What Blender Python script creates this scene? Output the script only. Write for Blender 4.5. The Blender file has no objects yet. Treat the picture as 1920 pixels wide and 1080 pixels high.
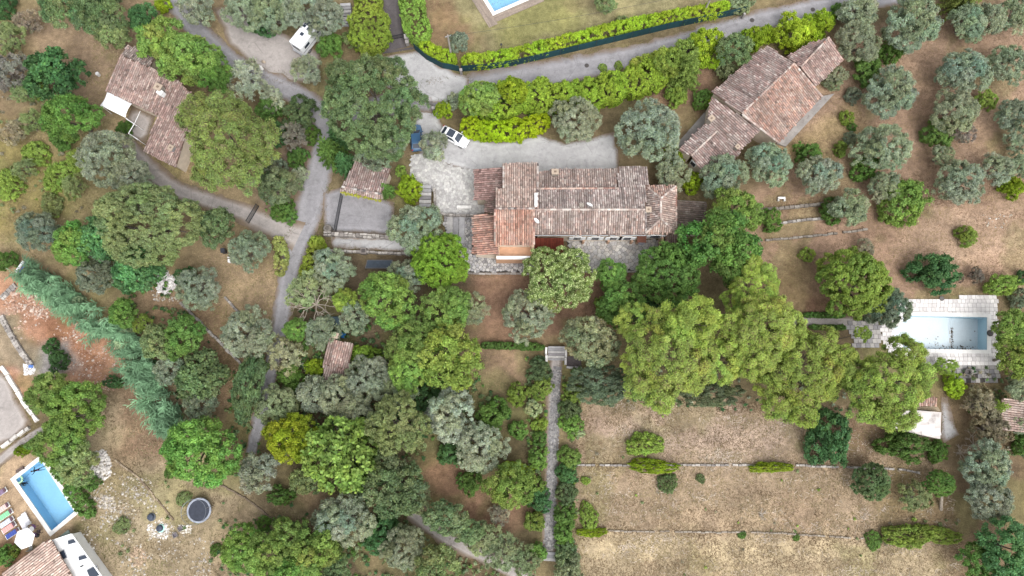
import bpy, bmesh, math, random
import numpy as np
from mathutils import Vector, Matrix
from mathutils.geometry import delaunay_2d_cdt

# ------------------------------------------------------------------ camera, sky, sun, exposure
sc = bpy.context.scene
COL = sc.collection
H_CAM = 90.0
TILT = math.radians(10.2)
FOC = 1280.0                       # focal length in pixels of a 1920 px wide frame (24 mm on 36 mm)
cam_d = bpy.data.cameras.new('camera')
cam = bpy.data.objects.new('camera', cam_d); COL.objects.link(cam)
cam.location = (0, 0, H_CAM); cam.rotation_euler = (TILT, 0, 0)
cam_d.lens = 24.0; cam_d.sensor_width = 36.0; cam_d.clip_end = 2000.0
sc.camera = cam

SUN_EL, SUN_AZ = math.radians(58), math.radians(150)      # azimuth from north, clockwise
w = bpy.data.worlds.new('World'); sc.world = w; w.use_nodes = True
nt = w.node_tree; nt.nodes.clear()
sky = nt.nodes.new('ShaderNodeTexSky'); sky.sky_type = 'NISHITA'; sky.sun_disc = False
sky.sun_elevation = SUN_EL; sky.sun_rotation = SUN_AZ
sky.dust_density = 3.0; sky.air_density = 1.0; sky.ozone_density = 1.0
hs = nt.nodes.new('ShaderNodeHueSaturation'); hs.inputs['Saturation'].default_value = 0.12   # thin overcast
bgd = nt.nodes.new('ShaderNodeBackground'); bgd.inputs['Strength'].default_value = 0.15
wo = nt.nodes.new('ShaderNodeOutputWorld')
nt.links.new(sky.outputs[0], hs.inputs['Color']); nt.links.new(hs.outputs[0], bgd.inputs[0])
nt.links.new(bgd.outputs[0], wo.inputs[0])
sd = bpy.data.lights.new('sun', 'SUN'); sd.energy = 0.8; sd.angle = math.radians(50); sd.color = (1.0, 0.97, 0.93)
so = bpy.data.objects.new('sun', sd); COL.objects.link(so)
sdir = Vector((math.sin(SUN_AZ)*math.cos(SUN_EL), math.cos(SUN_AZ)*math.cos(SUN_EL), math.sin(SUN_EL)))
so.rotation_euler = sdir.to_track_quat('Z', 'Y').to_euler(); so.location = sdir*300
sc.cycles.diffuse_bounces = 8; sc.cycles.max_bounces = 14
sc.view_settings.view_transform = 'Standard'; sc.view_settings.look = 'None'
sc.view_settings.exposure = 1.14; sc.view_settings.gamma = 1.0; sc.view_settings.use_curve_mapping = False

# ------------------------------------------------------------------ helpers
RNG = np.random.default_rng(7)
random.seed(5)
CT, ST = math.cos(TILT), math.sin(TILT)

def P(px, py, h=0.0):
    """where the survey photograph's sight line meets the level h"""
    u, v = (px-960)/FOC, (540-py)/FOC
    d = Vector((u, v*CT+ST, v*ST-CT))
    t = (h-H_CAM)/d.z
    return Vector((d.x*t, d.y*t, h))

def mpp(px, py, h=0.0):            # metres per pixel there
    return (P(px+1, py, h)-P(px, py, h)).length

def PP(pts, h=0.0):
    return [P(x, y, h) for x, y in pts]

def wloc(o):
    v = Vector((0, 0, 0))
    while o is not None:
        v += o.location; o = o.parent
    return v

def tag(o, label=None, cat=None, group=None, kind=None):
    if label: o['label'] = label
    if cat: o['category'] = cat
    if group: o['group'] = group
    if kind: o['kind'] = kind
    return o

def empty(name, loc=(0, 0, 0), label=None, cat=None, group=None, rz=0.0):
    o = bpy.data.objects.new(name, None); COL.objects.link(o)
    o.location = loc; o.rotation_euler = (0, 0, rz); o.empty_display_size = 0.3
    return tag(o, label, cat, group)

def link(name, me, parent=None, loc=(0, 0, 0)):
    o = bpy.data.objects.new(name, me); COL.objects.link(o)
    if parent is not None: o.parent = parent
    o.location = loc
    return o

def copy_tree(o, parent=None):
    c = o.copy(); COL.objects.link(c)
    if parent is not None: c.parent = parent
    for ch in list(o.children): copy_tree(ch, c)
    return c

def np_mesh(name, V, F, tint=None, material=None, smooth=False):
    V = np.asarray(V, dtype=np.float32); F = np.asarray(F, dtype=np.int32)
    me = bpy.data.meshes.new(name)
    n, (m, k) = len(V), F.shape
    me.vertices.add(n); me.vertices.foreach_set('co', V.ravel())
    me.loops.add(m*k); me.loops.foreach_set('vertex_index', F.ravel())
    me.polygons.add(m); me.polygons.foreach_set('loop_start', np.arange(m, dtype=np.int32)*k)
    if smooth: me.polygons.foreach_set('use_smooth', np.ones(m, dtype=bool))
    me.update(calc_edges=True)
    if tint is not None:
        a = me.attributes.new('tint', 'FLOAT_COLOR', 'FACE')
        t = np.ones((m, 4), dtype=np.float32); t[:, :3] = tint
        a.data.foreach_set('color', t.ravel())
    if material: me.materials.append(material)
    return me

class MB:
    """collects shapes for ONE mesh"""
    def __init__(s): s.v, s.f, s.t = [], [], []
    def add(s, vs, fs, tint=(1, 1, 1)):
        b = len(s.v); s.v += [tuple(x) for x in vs]
        for f in fs: s.f.append([i+b for i in f]); s.t.append(tint)
    def box(s, c, d, rz=0.0, tint=(1, 1, 1), tilt=None, taper=1.0):
        hx, hy, hz = d[0]/2, d[1]/2, d[2]/2
        M = Matrix.Rotation(rz, 3, 'Z')
        if tilt: M = M @ Matrix.Rotation(tilt[1], 3, tilt[0])
        vs = []
        for z in (-hz, hz):
            k = 1.0 if z < 0 else taper
            for x, y in ((-hx, -hy), (hx, -hy), (hx, hy), (-hx, hy)):
                vs.append(Vector(c)+M @ Vector((x*k, y*k, z)))
        s.add(vs, [(3, 2, 1, 0), (4, 5, 6, 7), (0, 1, 5, 4), (1, 2, 6, 5), (2, 3, 7, 6), (3, 0, 4, 7)], tint)
    def prism(s, poly, z0, z1, tint=(1, 1, 1), bottom=True):
        """poly: list of xy; z0/z1 numbers or lists"""
        n = len(poly)
        area = sum(poly[i][0]*poly[(i+1) % n][1]-poly[(i+1) % n][0]*poly[i][1] for i in range(n))
        idx = list(range(n)) if area > 0 else list(range(n))[::-1]
        a = z0 if hasattr(z0, '__len__') else [z0]*n
        b = z1 if hasattr(z1, '__len__') else [z1]*n
        vs = [(poly[i][0], poly[i][1], a[i]) for i in idx]+[(poly[i][0], poly[i][1], b[i]) for i in idx]
        fs = [tuple(range(n, 2*n))]+[(i, (i+1) % n, n+(i+1) % n, n+i) for i in range(n)]
        if bottom: fs.append(tuple(range(n))[::-1])
        s.add(vs, fs, tint)
    def tube(s, pts, r, sides=6, tint=(1, 1, 1), cap=True):
        pts = [Vector(p) for p in pts]
        rr = r if hasattr(r, '__len__') else [r]*len(pts)
        rings = []
        for i, p in enumerate(pts):
            d = (pts[min(i+1, len(pts)-1)]-pts[max(i-1, 0)])
            d = d.normalized() if d.length > 1e-9 else Vector((0, 0, 1))
            a = d.cross(Vector((0, 0, 1)) if abs(d.z) < .9 else Vector((1, 0, 0))).normalized()
            b = d.cross(a)
            rings.append([p+(a*math.cos(2*math.pi*k/sides)+b*math.sin(2*math.pi*k/sides))*rr[i] for k in range(sides)])
        vs = [v for ring in rings for v in ring]
        fs = [(i*sides+k, i*sides+(k+1) % sides, (i+1)*sides+(k+1) % sides, (i+1)*sides+k)
              for i in range(len(pts)-1) for k in range(sides)]
        if cap:
            fs.append(tuple(range(sides))[::-1]); fs.append(tuple((len(pts)-1)*sides+k for k in range(sides)))
        s.add(vs, fs, tint)
    def lathe(s, c, prof, sides=16, tint=(1, 1, 1)):
        """prof: (radius, z) from bottom to top"""
        vs = [(c[0]+r*math.cos(2*math.pi*k/sides), c[1]+r*math.sin(2*math.pi*k/sides), c[2]+z) for r, z in prof for k in range(sides)]
        fs = [(i*sides+k, i*sides+(k+1) % sides, (i+1)*sides+(k+1) % sides, (i+1)*sides+k)
              for i in range(len(prof)-1) for k in range(sides)]
        fs.append(tuple(range(sides))[::-1]); fs.append(tuple((len(prof)-1)*sides+k for k in range(sides)))
        s.add(vs, fs, tint)
    def build(s, name, material, parent=None, smooth=False, bevel=0.0, org=None):
        o3 = Vector(org) if org is not None else (wloc(parent) if parent is not None else Vector((0, 0, 0)))
        me = bpy.data.meshes.new(name)
        me.from_pydata([(v[0]-o3.x, v[1]-o3.y, v[2]-o3.z) for v in s.v], [], s.f)
        a = me.attributes.new('tint', 'FLOAT_COLOR', 'FACE')
        a.data.foreach_set('color', np.array([(t[0], t[1], t[2], 1) for t in s.t], dtype=np.float32).ravel())
        me.materials.append(material)
        if smooth: me.polygons.foreach_set('use_smooth', np.ones(len(me.polygons), dtype=bool))
        me.update()
        loc = o3-wloc(parent) if parent is not None else o3
        o = link(name, me, parent, loc)
        if bevel:
            b = o.modifiers.new('bevel', 'BEVEL'); b.width = bevel; b.segments = 2; b.limit_method = 'ANGLE'
        return o

def inpoly(X, Y, poly):
    X = np.asarray(X); Y = np.asarray(Y); r = np.zeros(X.shape, bool); n = len(poly)
    for i in range(n):
        x1, y1 = poly[i][0], poly[i][1]; x2, y2 = poly[(i+1) % n][0], poly[(i+1) % n][1]
        c = ((y1 > Y) != (y2 > Y))
        with np.errstate(divide='ignore', invalid='ignore'):
            xi = (x2-x1)*(Y-y1)/(y2-y1+1e-12)+x1
        r ^= c & (X < xi)
    return r

def sdist(X, Y, poly):              # signed distance, positive inside
    d = np.full(np.asarray(X).shape, 1e9); n = len(poly)
    for i in range(n):
        x1, y1 = poly[i][0], poly[i][1]; x2, y2 = poly[(i+1) % n][0], poly[(i+1) % n][1]
        dx, dy = x2-x1, y2-y1; L = dx*dx+dy*dy+1e-12
        t = np.clip(((X-x1)*dx+(Y-y1)*dy)/L, 0, 1)
        d = np.minimum(d, np.hypot(X-x1-t*dx, Y-y1-t*dy))
    return np.where(inpoly(X, Y, poly), d, -d)

_G = np.random.default_rng(3).random((256, 256))
def vnoise(X, Y, s):
    x = np.asarray(X)/s+1000.3; y = np.asarray(Y)/s+1000.7
    i = np.floor(x).astype(int); j = np.floor(y).astype(int); fx = x-i; fy = y-j
    fx = fx*fx*(3-2*fx); fy = fy*fy*(3-2*fy)
    g = lambda a, b: _G[a % 256, b % 256]
    return (g(i, j)*(1-fx)*(1-fy)+g(i+1, j)*fx*(1-fy)+g(i, j+1)*(1-fx)*fy+g(i+1, j+1)*fx*fy)*2-1
def fnoise(X, Y, s, o=3):
    r = 0; a = 1
    for k in range(o): r = r+a*vnoise(np.asarray(X)+17*k, Y, s/2**k); a *= .55
    return r/1.8

def spline(pts, step=0.8):
    pts = [Vector((p[0], p[1], 0)) for p in pts]
    out = []
    for i in range(len(pts)-1):
        p0 = pts[max(i-1, 0)]; p1 = pts[i]; p2 = pts[i+1]; p3 = pts[min(i+2, len(pts)-1)]
        n = max(2, int((p2-p1).length/step))
        for k in range(n):
            t = k/n
            out.append(0.5*((2*p1)+(p2-p0)*t+(2*p0-5*p1+4*p2-p3)*t*t+(3*p1-p0-3*p2+p3)*t**3))
    out.append(pts[-1])
    return out

# ------------------------------------------------------------------ materials
def srgb(r, g, b, k=1.0):
    m_ = (r+g+b)/3; r, g, b = (m_+(c-m_)*.9 for c in (r, g, b))
    f = lambda c: ((c/255+.055)/1.055)**2.4 if c > 10 else c/255/12.92
    return (f(r)*k, f(g)*k, f(b)*k)

def new_mat(name):
    m = bpy.data.materials.new(name); m.use_nodes = True
    t = m.node_tree; t.nodes.clear()
    out = t.nodes.new('ShaderNodeOutputMaterial'); bs = t.nodes.new('ShaderNodeBsdfPrincipled')
    t.links.new(bs.outputs[0], out.inputs[0])
    return m, t, bs, out

def nz(t, scale, detail=3.0, rough=.55, vec=None):
    n = t.nodes.new('ShaderNodeTexNoise'); n.inputs['Scale'].default_value = scale
    n.inputs['Detail'].default_value = detail; n.inputs['Roughness'].default_value = rough
    if vec is None:
        g = t.nodes.new('ShaderNodeNewGeometry'); vec = g.outputs['Position']
    t.links.new(vec, n.inputs['Vector'])
    return n.outputs['Fac']

def ramp(t, fac, a, b, lo=.3, hi=.7):
    r = t.nodes.new('ShaderNodeMapRange'); r.inputs['From Min'].default_value = lo; r.inputs['From Max'].default_value = hi
    r.inputs['To Min'].default_value = a; r.inputs['To Max'].default_value = b; r.clamp = True
    t.links.new(fac, r.inputs['Value'])
    return r.outputs['Result']

def mul(t, a, b):
    n = t.nodes.new('ShaderNodeMath'); n.operation = 'MULTIPLY'
    t.links.new(a, n.inputs[0]); t.links.new(b, n.inputs[1])
    return n.outputs[0]

def scale_col(t, col, fac):
    n = t.nodes.new('ShaderNodeVectorMath'); n.operation = 'SCALE'
    t.links.new(col, n.inputs[0]); t.links.new(fac, n.inputs['Scale'])
    return n.outputs[0]

def mixc(t, fac, a, b):
    n = t.nodes.new('ShaderNodeMix'); n.data_type = 'RGBA'
    if hasattr(fac, 'links') or hasattr(fac, 'is_linked'): t.links.new(fac, n.inputs[0])
    else: n.inputs[0].default_value = fac
    for s, c in ((6, a), (7, b)):
        if isinstance(c, tuple): n.inputs[s].default_value = (*c, 1)
        else: t.links.new(c, n.inputs[s])
    return n.outputs[2]

def bump(t, bs, h, strength=.4, dist=.05):
    b = t.nodes.new('ShaderNodeBump'); b.inputs['Strength'].default_value = strength; b.inputs['Distance'].default_value = dist
    t.links.new(h, b.inputs['Height']); t.links.new(b.outputs[0], bs.inputs['Normal'])

def mat_tint(name, base=(1, 1, 1), rough=.85, noises=((6, .8, 1.2),), stain=None, bmp=(20, .3, .02), objcol=False, metal=0.0, spec=.3):
    """base colour x the 'tint' attribute of the face x noise"""
    m, t, bs, out = new_mat(name)
    at = t.nodes.new('ShaderNodeAttribute'); at.attribute_name = 'tint'
    mm = t.nodes.new('ShaderNodeVectorMath'); mm.operation = 'MULTIPLY'
    t.links.new(at.outputs['Color'], mm.inputs[0])
    if objcol:
        oi = t.nodes.new('ShaderNodeObjectInfo'); t.links.new(oi.outputs['Color'], mm.inputs[1])
    else: mm.inputs[1].default_value = base
    c = mm.outputs[0]
    for sc_, a, b in noises: c = scale_col(t, c, ramp(t, nz(t, sc_, 4), a, b))
    if stain:
        col, sc_, lo, hi = stain
        c = mixc(t, ramp(t, nz(t, sc_, 5, .65), 0, 1, lo, hi), c, col)
    t.links.new(c, bs.inputs['Base Color'])
    bs.inputs['Roughness'].default_value = rough; bs.inputs['Metallic'].default_value = metal
    bs.inputs['Specular IOR Level'].default_value = spec
    if bmp: bump(t, bs, nz(t, bmp[0], 4), bmp[1], bmp[2])
    return m

def mat_foliage(name='foliage', trans=.36):
    m, t, bs, out = new_mat(name)
    at = t.nodes.new('ShaderNodeAttribute'); at.attribute_name = 'tint'
    oi = t.nodes.new('ShaderNodeObjectInfo')
    mm = t.nodes.new('ShaderNodeVectorMath'); mm.operation = 'MULTIPLY'
    t.links.new(at.outputs['Color'], mm.inputs[0]); t.links.new(oi.outputs['Color'], mm.inputs[1])
    c = scale_col(t, mm.outputs[0], ramp(t, nz(t, .55, 3), .93, 1.36))
    t.links.new(c, bs.inputs['Base Color']); bs.inputs['Roughness'].default_value = .6
    bs.inputs['Specular IOR Level'].default_value = .12
    tr = t.nodes.new('ShaderNodeBsdfTranslucent'); t.links.new(c, tr.inputs['Color'])
    mx = t.nodes.new('ShaderNodeMixShader'); mx.inputs[0].default_value = trans
    t.links.new(bs.outputs[0], mx.inputs[1]); t.links.new(tr.outputs[0], mx.inputs[2]); t.links.new(mx.outputs[0], out.inputs[0])
    return m

M = {}
M['leaf'] = mat_foliage()
M['grass'] = mat_tint('dry_grass_blades', rough=.9, noises=(), bmp=None, spec=.1)
M['bark'] = mat_tint('bark', srgb(150, 140, 128, .6), .95, ((9, .6, 1.3),), None, (14, .6, .05))
M['tile'] = mat_tint('clay_roof_tiles', (1, 1, 1), .9, ((.5, .86, 1.14), (7, .82, 1.18)), (srgb(120, 112, 104, .6), 1.3, .56, .8), (30, .3, .02))
M['slab'] = mat_tint('roof_underlay', srgb(140, 112, 100, .55), .95)
M['wall'] = mat_tint('rendered_wall', srgb(222, 205, 185, .8), .9, ((1.5, .88, 1.1),), None, (25, .2, .01))
M['wallstone'] = mat_tint('rubble_wall', srgb(170, 160, 148, .62), .95, ((5, .7, 1.25),), None, (9, .6, .05))
M['white'] = mat_tint('white_paint', (.78, .78, .78), .6, ((1.2, .94, 1.03),), None, None)
M['dark'] = mat_tint('dark_plastic', (.025, .027, .032), .5, ((3, .8, 1.2),), None, None)
M['metal'] = mat_tint('grey_metal', (.45, .46, .48), .4, ((4, .85, 1.1),), None, None, metal=.6)
M['glass'] = mat_tint('dark_window_glass', (.03, .04, .06), .08, (), None, None, spec=.6)
M['stone'] = mat_tint('paving_stone', (1, 1, 1), .9, ((2.2, .8, 1.12), (14, .85, 1.12)), (srgb(150, 144, 138, .6), .8, .58, .85), (18, .35, .02))
M['joint'] = mat_tint('paving_joints', srgb(104, 98, 94, .42), .95, ((4, .7, 1.3),))
M['rock'] = mat_tint('limestone_rock', (1, 1, 1), .95, ((5, .75, 1.2),), None, (10, .6, .05))
M['paint'] = mat_tint('car_paint', objcol=True, rough=.22, noises=(), bmp=None, spec=.5)
M['plainobj'] = mat_tint('cloth', objcol=True, rough=.85, noises=((8, .9, 1.08),), bmp=None)
M['rust'] = mat_tint('rusty_sheet', srgb(128, 58, 42, .7), .75, ((3, .75, 1.25), (18, .85, 1.15)), None, None)
M['net'] = mat_tint('green_mesh_screen', srgb(28, 72, 80, .7), .8, ((2, .8, 1.2),), None, (60, .3, .01))
M['wood'] = mat_tint('weathered_deck_wood', srgb(178, 160, 145, .6), .85, ((6, .8, 1.15),), None, (30, .2, .01))
M['conc'] = mat_tint('old_concrete', srgb(178, 172, 168, .6), .92, ((.7, .82, 1.15), (9, .85, 1.12)), (srgb(120, 110, 102, .55), .9, .55, .8), (25, .3, .02))
M['white_tile_old'] = mat_tint('bleached_pool_deck', (1, 1, 1), .85, ((.6, .93, 1.05), (8, .92, 1.05)), (srgb(150, 140, 135, .7), .55, .6, .8), (18, .2, .01))

def mat_pool(name, base, dirty):
    m, t, bs, out = new_mat(name)
    c = scale_col(t, mixc(t, ramp(t, nz(t, .35, 4), 0, 1), base, tuple(x*.88 for x in base)), ramp(t, nz(t, 5, 3), .95, 1.04))
    if dirty: c = mixc(t, ramp(t, nz(t, 1.7, 7, .75), 0, 1, .63, .7), c, srgb(110, 100, 92, .6))
    t.links.new(c, bs.inputs['Base Color']); bs.inputs['Roughness'].default_value = .5
    return m
M['pool_dry'] = mat_pool('drained_pool_paint', srgb(214, 228, 236, .8), False)
M['pool_wet'] = mat_pool('pool_tiles', srgb(172, 214, 240, .9), False)
M['pool_wall'] = mat_pool('drained_pool_wall', srgb(178, 212, 228, .85), False)

def mat_water():
    m, t, bs, out = new_mat('pool_water')
    tr = t.nodes.new('ShaderNodeBsdfTransparent'); tr.inputs[0].default_value = (.80, .93, .985, 1)
    gl = t.nodes.new('ShaderNodeBsdfGlossy'); gl.inputs['Roughness'].default_value = .03
    fr = t.nodes.new('ShaderNodeFresnel'); fr.inputs[0].default_value = 1.33
    b = t.nodes.new('ShaderNodeBump'); b.inputs['Strength'].default_value = .15; b.inputs['Distance'].default_value = .05
    t.links.new(nz(t, 2.2, 3), b.inputs['Height']); t.links.new(b.outputs[0], gl.inputs['Normal']); t.links.new(b.outputs[0], fr.inputs['Normal'])
    mx = t.nodes.new('ShaderNodeMixShader'); t.links.new(fr.outputs[0], mx.inputs[0])
    t.links.new(tr.outputs[0], mx.inputs[1]); t.links.new(gl.outputs[0], mx.inputs[2]); t.links.new(mx.outputs[0], out.inputs[0])
    return m
M['water'] = mat_water()

def mat_ground():
    m, t, bs, out = new_mat('dry_ground')
    at = t.nodes.new('ShaderNodeAttribute'); at.attribute_name = 'soil'
    g = t.nodes.new('ShaderNodeNewGeometry')
    c = at.outputs['Color']
    c = scale_col(t, c, ramp(t, nz(t, .22, 5, .6), .76, 1.24))
    c = scale_col(t, c, ramp(t, nz(t, 1.3, 5, .65), .72, 1.28))
    c = scale_col(t, c, ramp(t, nz(t, 7, 4, .7), .68, 1.32))
    c = mixc(t, ramp(t, nz(t, .6, 6, .7), 0, .5, .52, .72), c, scale_col(t, c, ramp(t, nz(t, 3, 3), .5, .8)))
    t.links.new(c, bs.inputs['Base Color']); bs.inputs['Roughness'].default_value = .97
    bs.inputs['Specular IOR Level'].default_value = .1
    bump(t, bs, nz(t, 5, 6, .7), .8, .12)
    return m
M['ground'] = mat_ground()

def mat_road(name, base, litter, lo=.62, hi=1.0, patch=None):
    m, t, bs, out = new_mat(name)
    at = t.nodes.new('ShaderNodeAttribute'); at.attribute_name = 'edge'
    n1 = nz(t, .8, 5, .65)
    ad = t.nodes.new('ShaderNodeMath'); ad.operation = 'MULTIPLY_ADD'
    t.links.new(n1, ad.inputs[0]); ad.inputs[1].default_value = .75; t.links.new(at.outputs['Fac'], ad.inputs[2])
    c = scale_col(t, mixc(t, ramp(t, nz(t, .25, 4), 0, 1), base, patch or tuple(x*.8 for x in base)), ramp(t, nz(t, 1.6, 5, .7), .86, 1.14))
    c = scale_col(t, c, ramp(t, nz(t, 12, 4, .8), .8, 1.2))
    # paler wheel tracks, darker old patches, cracks
    tk = t.nodes.new('ShaderNodeMath'); tk.operation = 'SUBTRACT'; t.links.new(at.outputs['Fac'], tk.inputs[0]); tk.inputs[1].default_value = .45
    tb = t.nodes.new('ShaderNodeMath'); tb.operation = 'ABSOLUTE'; t.links.new(tk.outputs[0], tb.inputs[0])
    c = scale_col(t, c, ramp(t, tb.outputs[0], 1.09, .97, .03, .22))
    c = scale_col(t, c, ramp(t, nz(t, .55, 6, .75), 1.0, .80, .54, .66))
    g = t.nodes.new('ShaderNodeNewGeometry'); vo = t.nodes.new('ShaderNodeTexVoronoi'); vo.feature = 'DISTANCE_TO_EDGE'; vo.inputs['Scale'].default_value = .42
    t.links.new(g.outputs['Position'], vo.inputs['Vector'])
    cr_ = mul(t, ramp(t, vo.outputs['Distance'], 1, 0, .0, .022), ramp(t, nz(t, .3, 2), 0, .55, .5, .6))
    c = mixc(t, cr_, c, tuple(x*.45 for x in base))
    c = mixc(t, ramp(t, ad.outputs[0], 0, 1, lo+.37, hi+.37), c, litter)
    t.links.new(c, bs.inputs['Base Color']); bs.inputs['Roughness'].default_value = .92
    bs.inputs['Specular IOR Level'].default_value = .2
    bump(t, bs, nz(t, 14, 4, .7), .4, .03)
    return m
M['asphalt'] = mat_road('worn_asphalt', srgb(174, 171, 175, .66), srgb(152, 132, 114, .58))
M['gravel'] = mat_road('pale_gravel', srgb(206, 204, 204, .68), srgb(165, 145, 128, .55), .68, 1.0)
M['track'] = mat_road('dusty_track', srgb(188, 179, 174, .72), srgb(152, 132, 112, .6), .4, .9)
M['setts'] = mat_road('dark_sett_driveway', srgb(128, 120, 122, .5), srgb(110, 100, 90, .45), .8, 1.1)

# ------------------------------------------------------------------ ground sheet
GK = .57
TAN = srgb(188, 163, 134, GK); STRAW = srgb(200, 178, 142, GK); RED = srgb(166, 132, 108, GK); BROWN = srgb(168, 136, 110, GK)
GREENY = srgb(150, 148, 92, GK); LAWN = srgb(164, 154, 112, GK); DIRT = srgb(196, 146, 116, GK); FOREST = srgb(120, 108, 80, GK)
PALE = srgb(206, 184, 164, GK); ROCKY = srgb(182, 162, 130, GK); DKG = srgb(92, 96, 52, GK)
SOIL = [  # outline in survey pixels, soil colour, softness in metres
    ([(-300, -300), (480, -300), (480, 500), (250, 620), (-300, 480)], srgb(172, 150, 114, GK), 3),
    ([(40, 20), (260, 30), (250, 110), (190, 270), (60, 90)], srgb(176, 150, 122, GK), 2),
    ([(-50, 230), (130, 260), (150, 360), (90, 420), (-50, 440)], srgb(160, 146, 92, GK), 3),
    ([(800, -300), (1420, -300), (1400, 10), (1100, 70), (880, 120), (800, 40)], LAWN, 1.2),
    ([(800, -40), (850, 10), (900, 70), (870, 115), (800, 70)], srgb(160, 132, 100, GK), 1.5),
    ([(940, -60), (1110, -40), (1080, 60), (940, 80)], srgb(158, 154, 98, GK), 2),
    ([(1240, 130), (1340, 120), (1330, 200), (1280, 240), (1200, 180)], RED, 1.2),
    ([(1550, 60), (2300, -100), (2300, 420), (1660, 400), (1400, 420), (1480, 270)], srgb(188, 156, 130, GK), 2.5),
    ([(1470, 280), (1600, 190), (1620, 250), (1520, 330)], srgb(190, 164, 122, GK), 1.5),
    ([(1420, 370), (2300, 340), (2300, 560), (1690, 560), (1500, 600), (1420, 480)], srgb(190, 156, 130, GK), 2),
    ([(1690, 400), (1930, 370), (1930, 480), (1780, 520), (1690, 470)], srgb(204, 172, 144, GK), 2.5),
    ([(1480, 470), (1560, 560), (1500, 640), (1420, 560)], srgb(150, 114, 92, GK), 2),
    ([(860, 500), (1230, 495), (1200, 600), (1080, 670), (890, 650)], srgb(168, 132, 108, GK), 1.5),
    ([(880, 655), (1030, 650), (1020, 760), (880, 760)], srgb(176, 146, 118, GK), 1.5),
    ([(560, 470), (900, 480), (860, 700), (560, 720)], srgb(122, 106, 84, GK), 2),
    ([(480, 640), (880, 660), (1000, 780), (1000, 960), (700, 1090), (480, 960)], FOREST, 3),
    ([(780, 850), (900, 870), (1000, 950), (940, 1000), (820, 960)], srgb(164, 128, 102, GK), 1.5),
    ([(1070, 740), (1520, 760), (1700, 820), (1800, 880), (1820, 1200), (1060, 1200)], TAN, 1.5),
    ([(1070, 1000), (1640, 1010), (1800, 1030), (1800, 1300), (1060, 1300)], srgb(204, 182, 146, GK), 1.2),
    ([(1110, 790), (1300, 760), (1480, 800), (1480, 860), (1120, 865)], srgb(204, 178, 156, GK), 2),
    ([(1540, 780), (1680, 770), (1700, 860), (1560, 870)], srgb(168, 138, 112, GK), 2),
    ([(1640, 870), (1840, 880), (1830, 1010), (1660, 990)], srgb(176, 152, 112, GK), 2.5),
    ([(1780, 680), (2300, 640), (2300, 1300), (1800, 1300), (1780, 900)], srgb(140, 118, 92, GK), 3),
    ([(370, 480), (520, 480), (530, 590), (500, 660), (400, 560)], srgb(182, 156, 124, GK), 1.5),
    ([(270, 530), (400, 560), (500, 700), (470, 800), (400, 760), (300, 640)], srgb(160, 132, 104, GK), 1.5),
    ([(-300, 500), (30, 520), (200, 620), (250, 700), (200, 740), (-300, 720)], srgb(200, 150, 120, GK), 1.2),
    ([(60, 600), (130, 590), (180, 660), (190, 700), (110, 660)], srgb(170, 120, 92, GK), 1.5),
    ([(-300, 560), (20, 590), (70, 660), (120, 690), (60, 700), (-300, 640)], srgb(190, 166, 152, GK), 1),
    ([(60, 650), (130, 640), (150, 690), (70, 710)], srgb(188, 180, 176, GK), .9),
    ([(140, 740), (310, 700), (440, 900), (640, 1000), (560, 1300), (150, 1300)], ROCKY, 2),
    ([(200, 700), (310, 700), (330, 850), (230, 860)], srgb(160, 132, 106, GK), 2),
    ([(200, 940), (300, 920), (330, 1000), (240, 1040)], srgb(188, 170, 140, GK), 2),
    ([(-300, 860), (60, 840), (170, 960), (130, 1010), (-300, 1100)], srgb(206, 176, 142, GK), .7),
    ([(-40, 1030), (30, 1010), (70, 1060), (-40, 1100)], srgb(184, 140, 108, GK), .8),
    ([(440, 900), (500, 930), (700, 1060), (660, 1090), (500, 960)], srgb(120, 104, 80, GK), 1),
    ([(560, 880), (640, 940), (720, 1040), (700, 1060), (560, 940)], srgb(150, 128, 100, GK), 1),
    ([(485, 330), (600, 200), (600, 290), (540, 420), (490, 420)], srgb(150, 128, 110, GK), 1.2),
]
BLOB = np.random.default_rng(11)
POOL_E = PP([(1692, 592), (1850, 595), (1850, 656), (1692, 654)])       # drained pool basin
POOL_W = PP([(77, 862), (30, 899), (97, 995), (140, 959)])              # bathing pool, bottom left
POOL_N = PP([(903, -16), (927, 22), (1010, -14), (986, -52)])           # pool beyond the lawn

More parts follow.
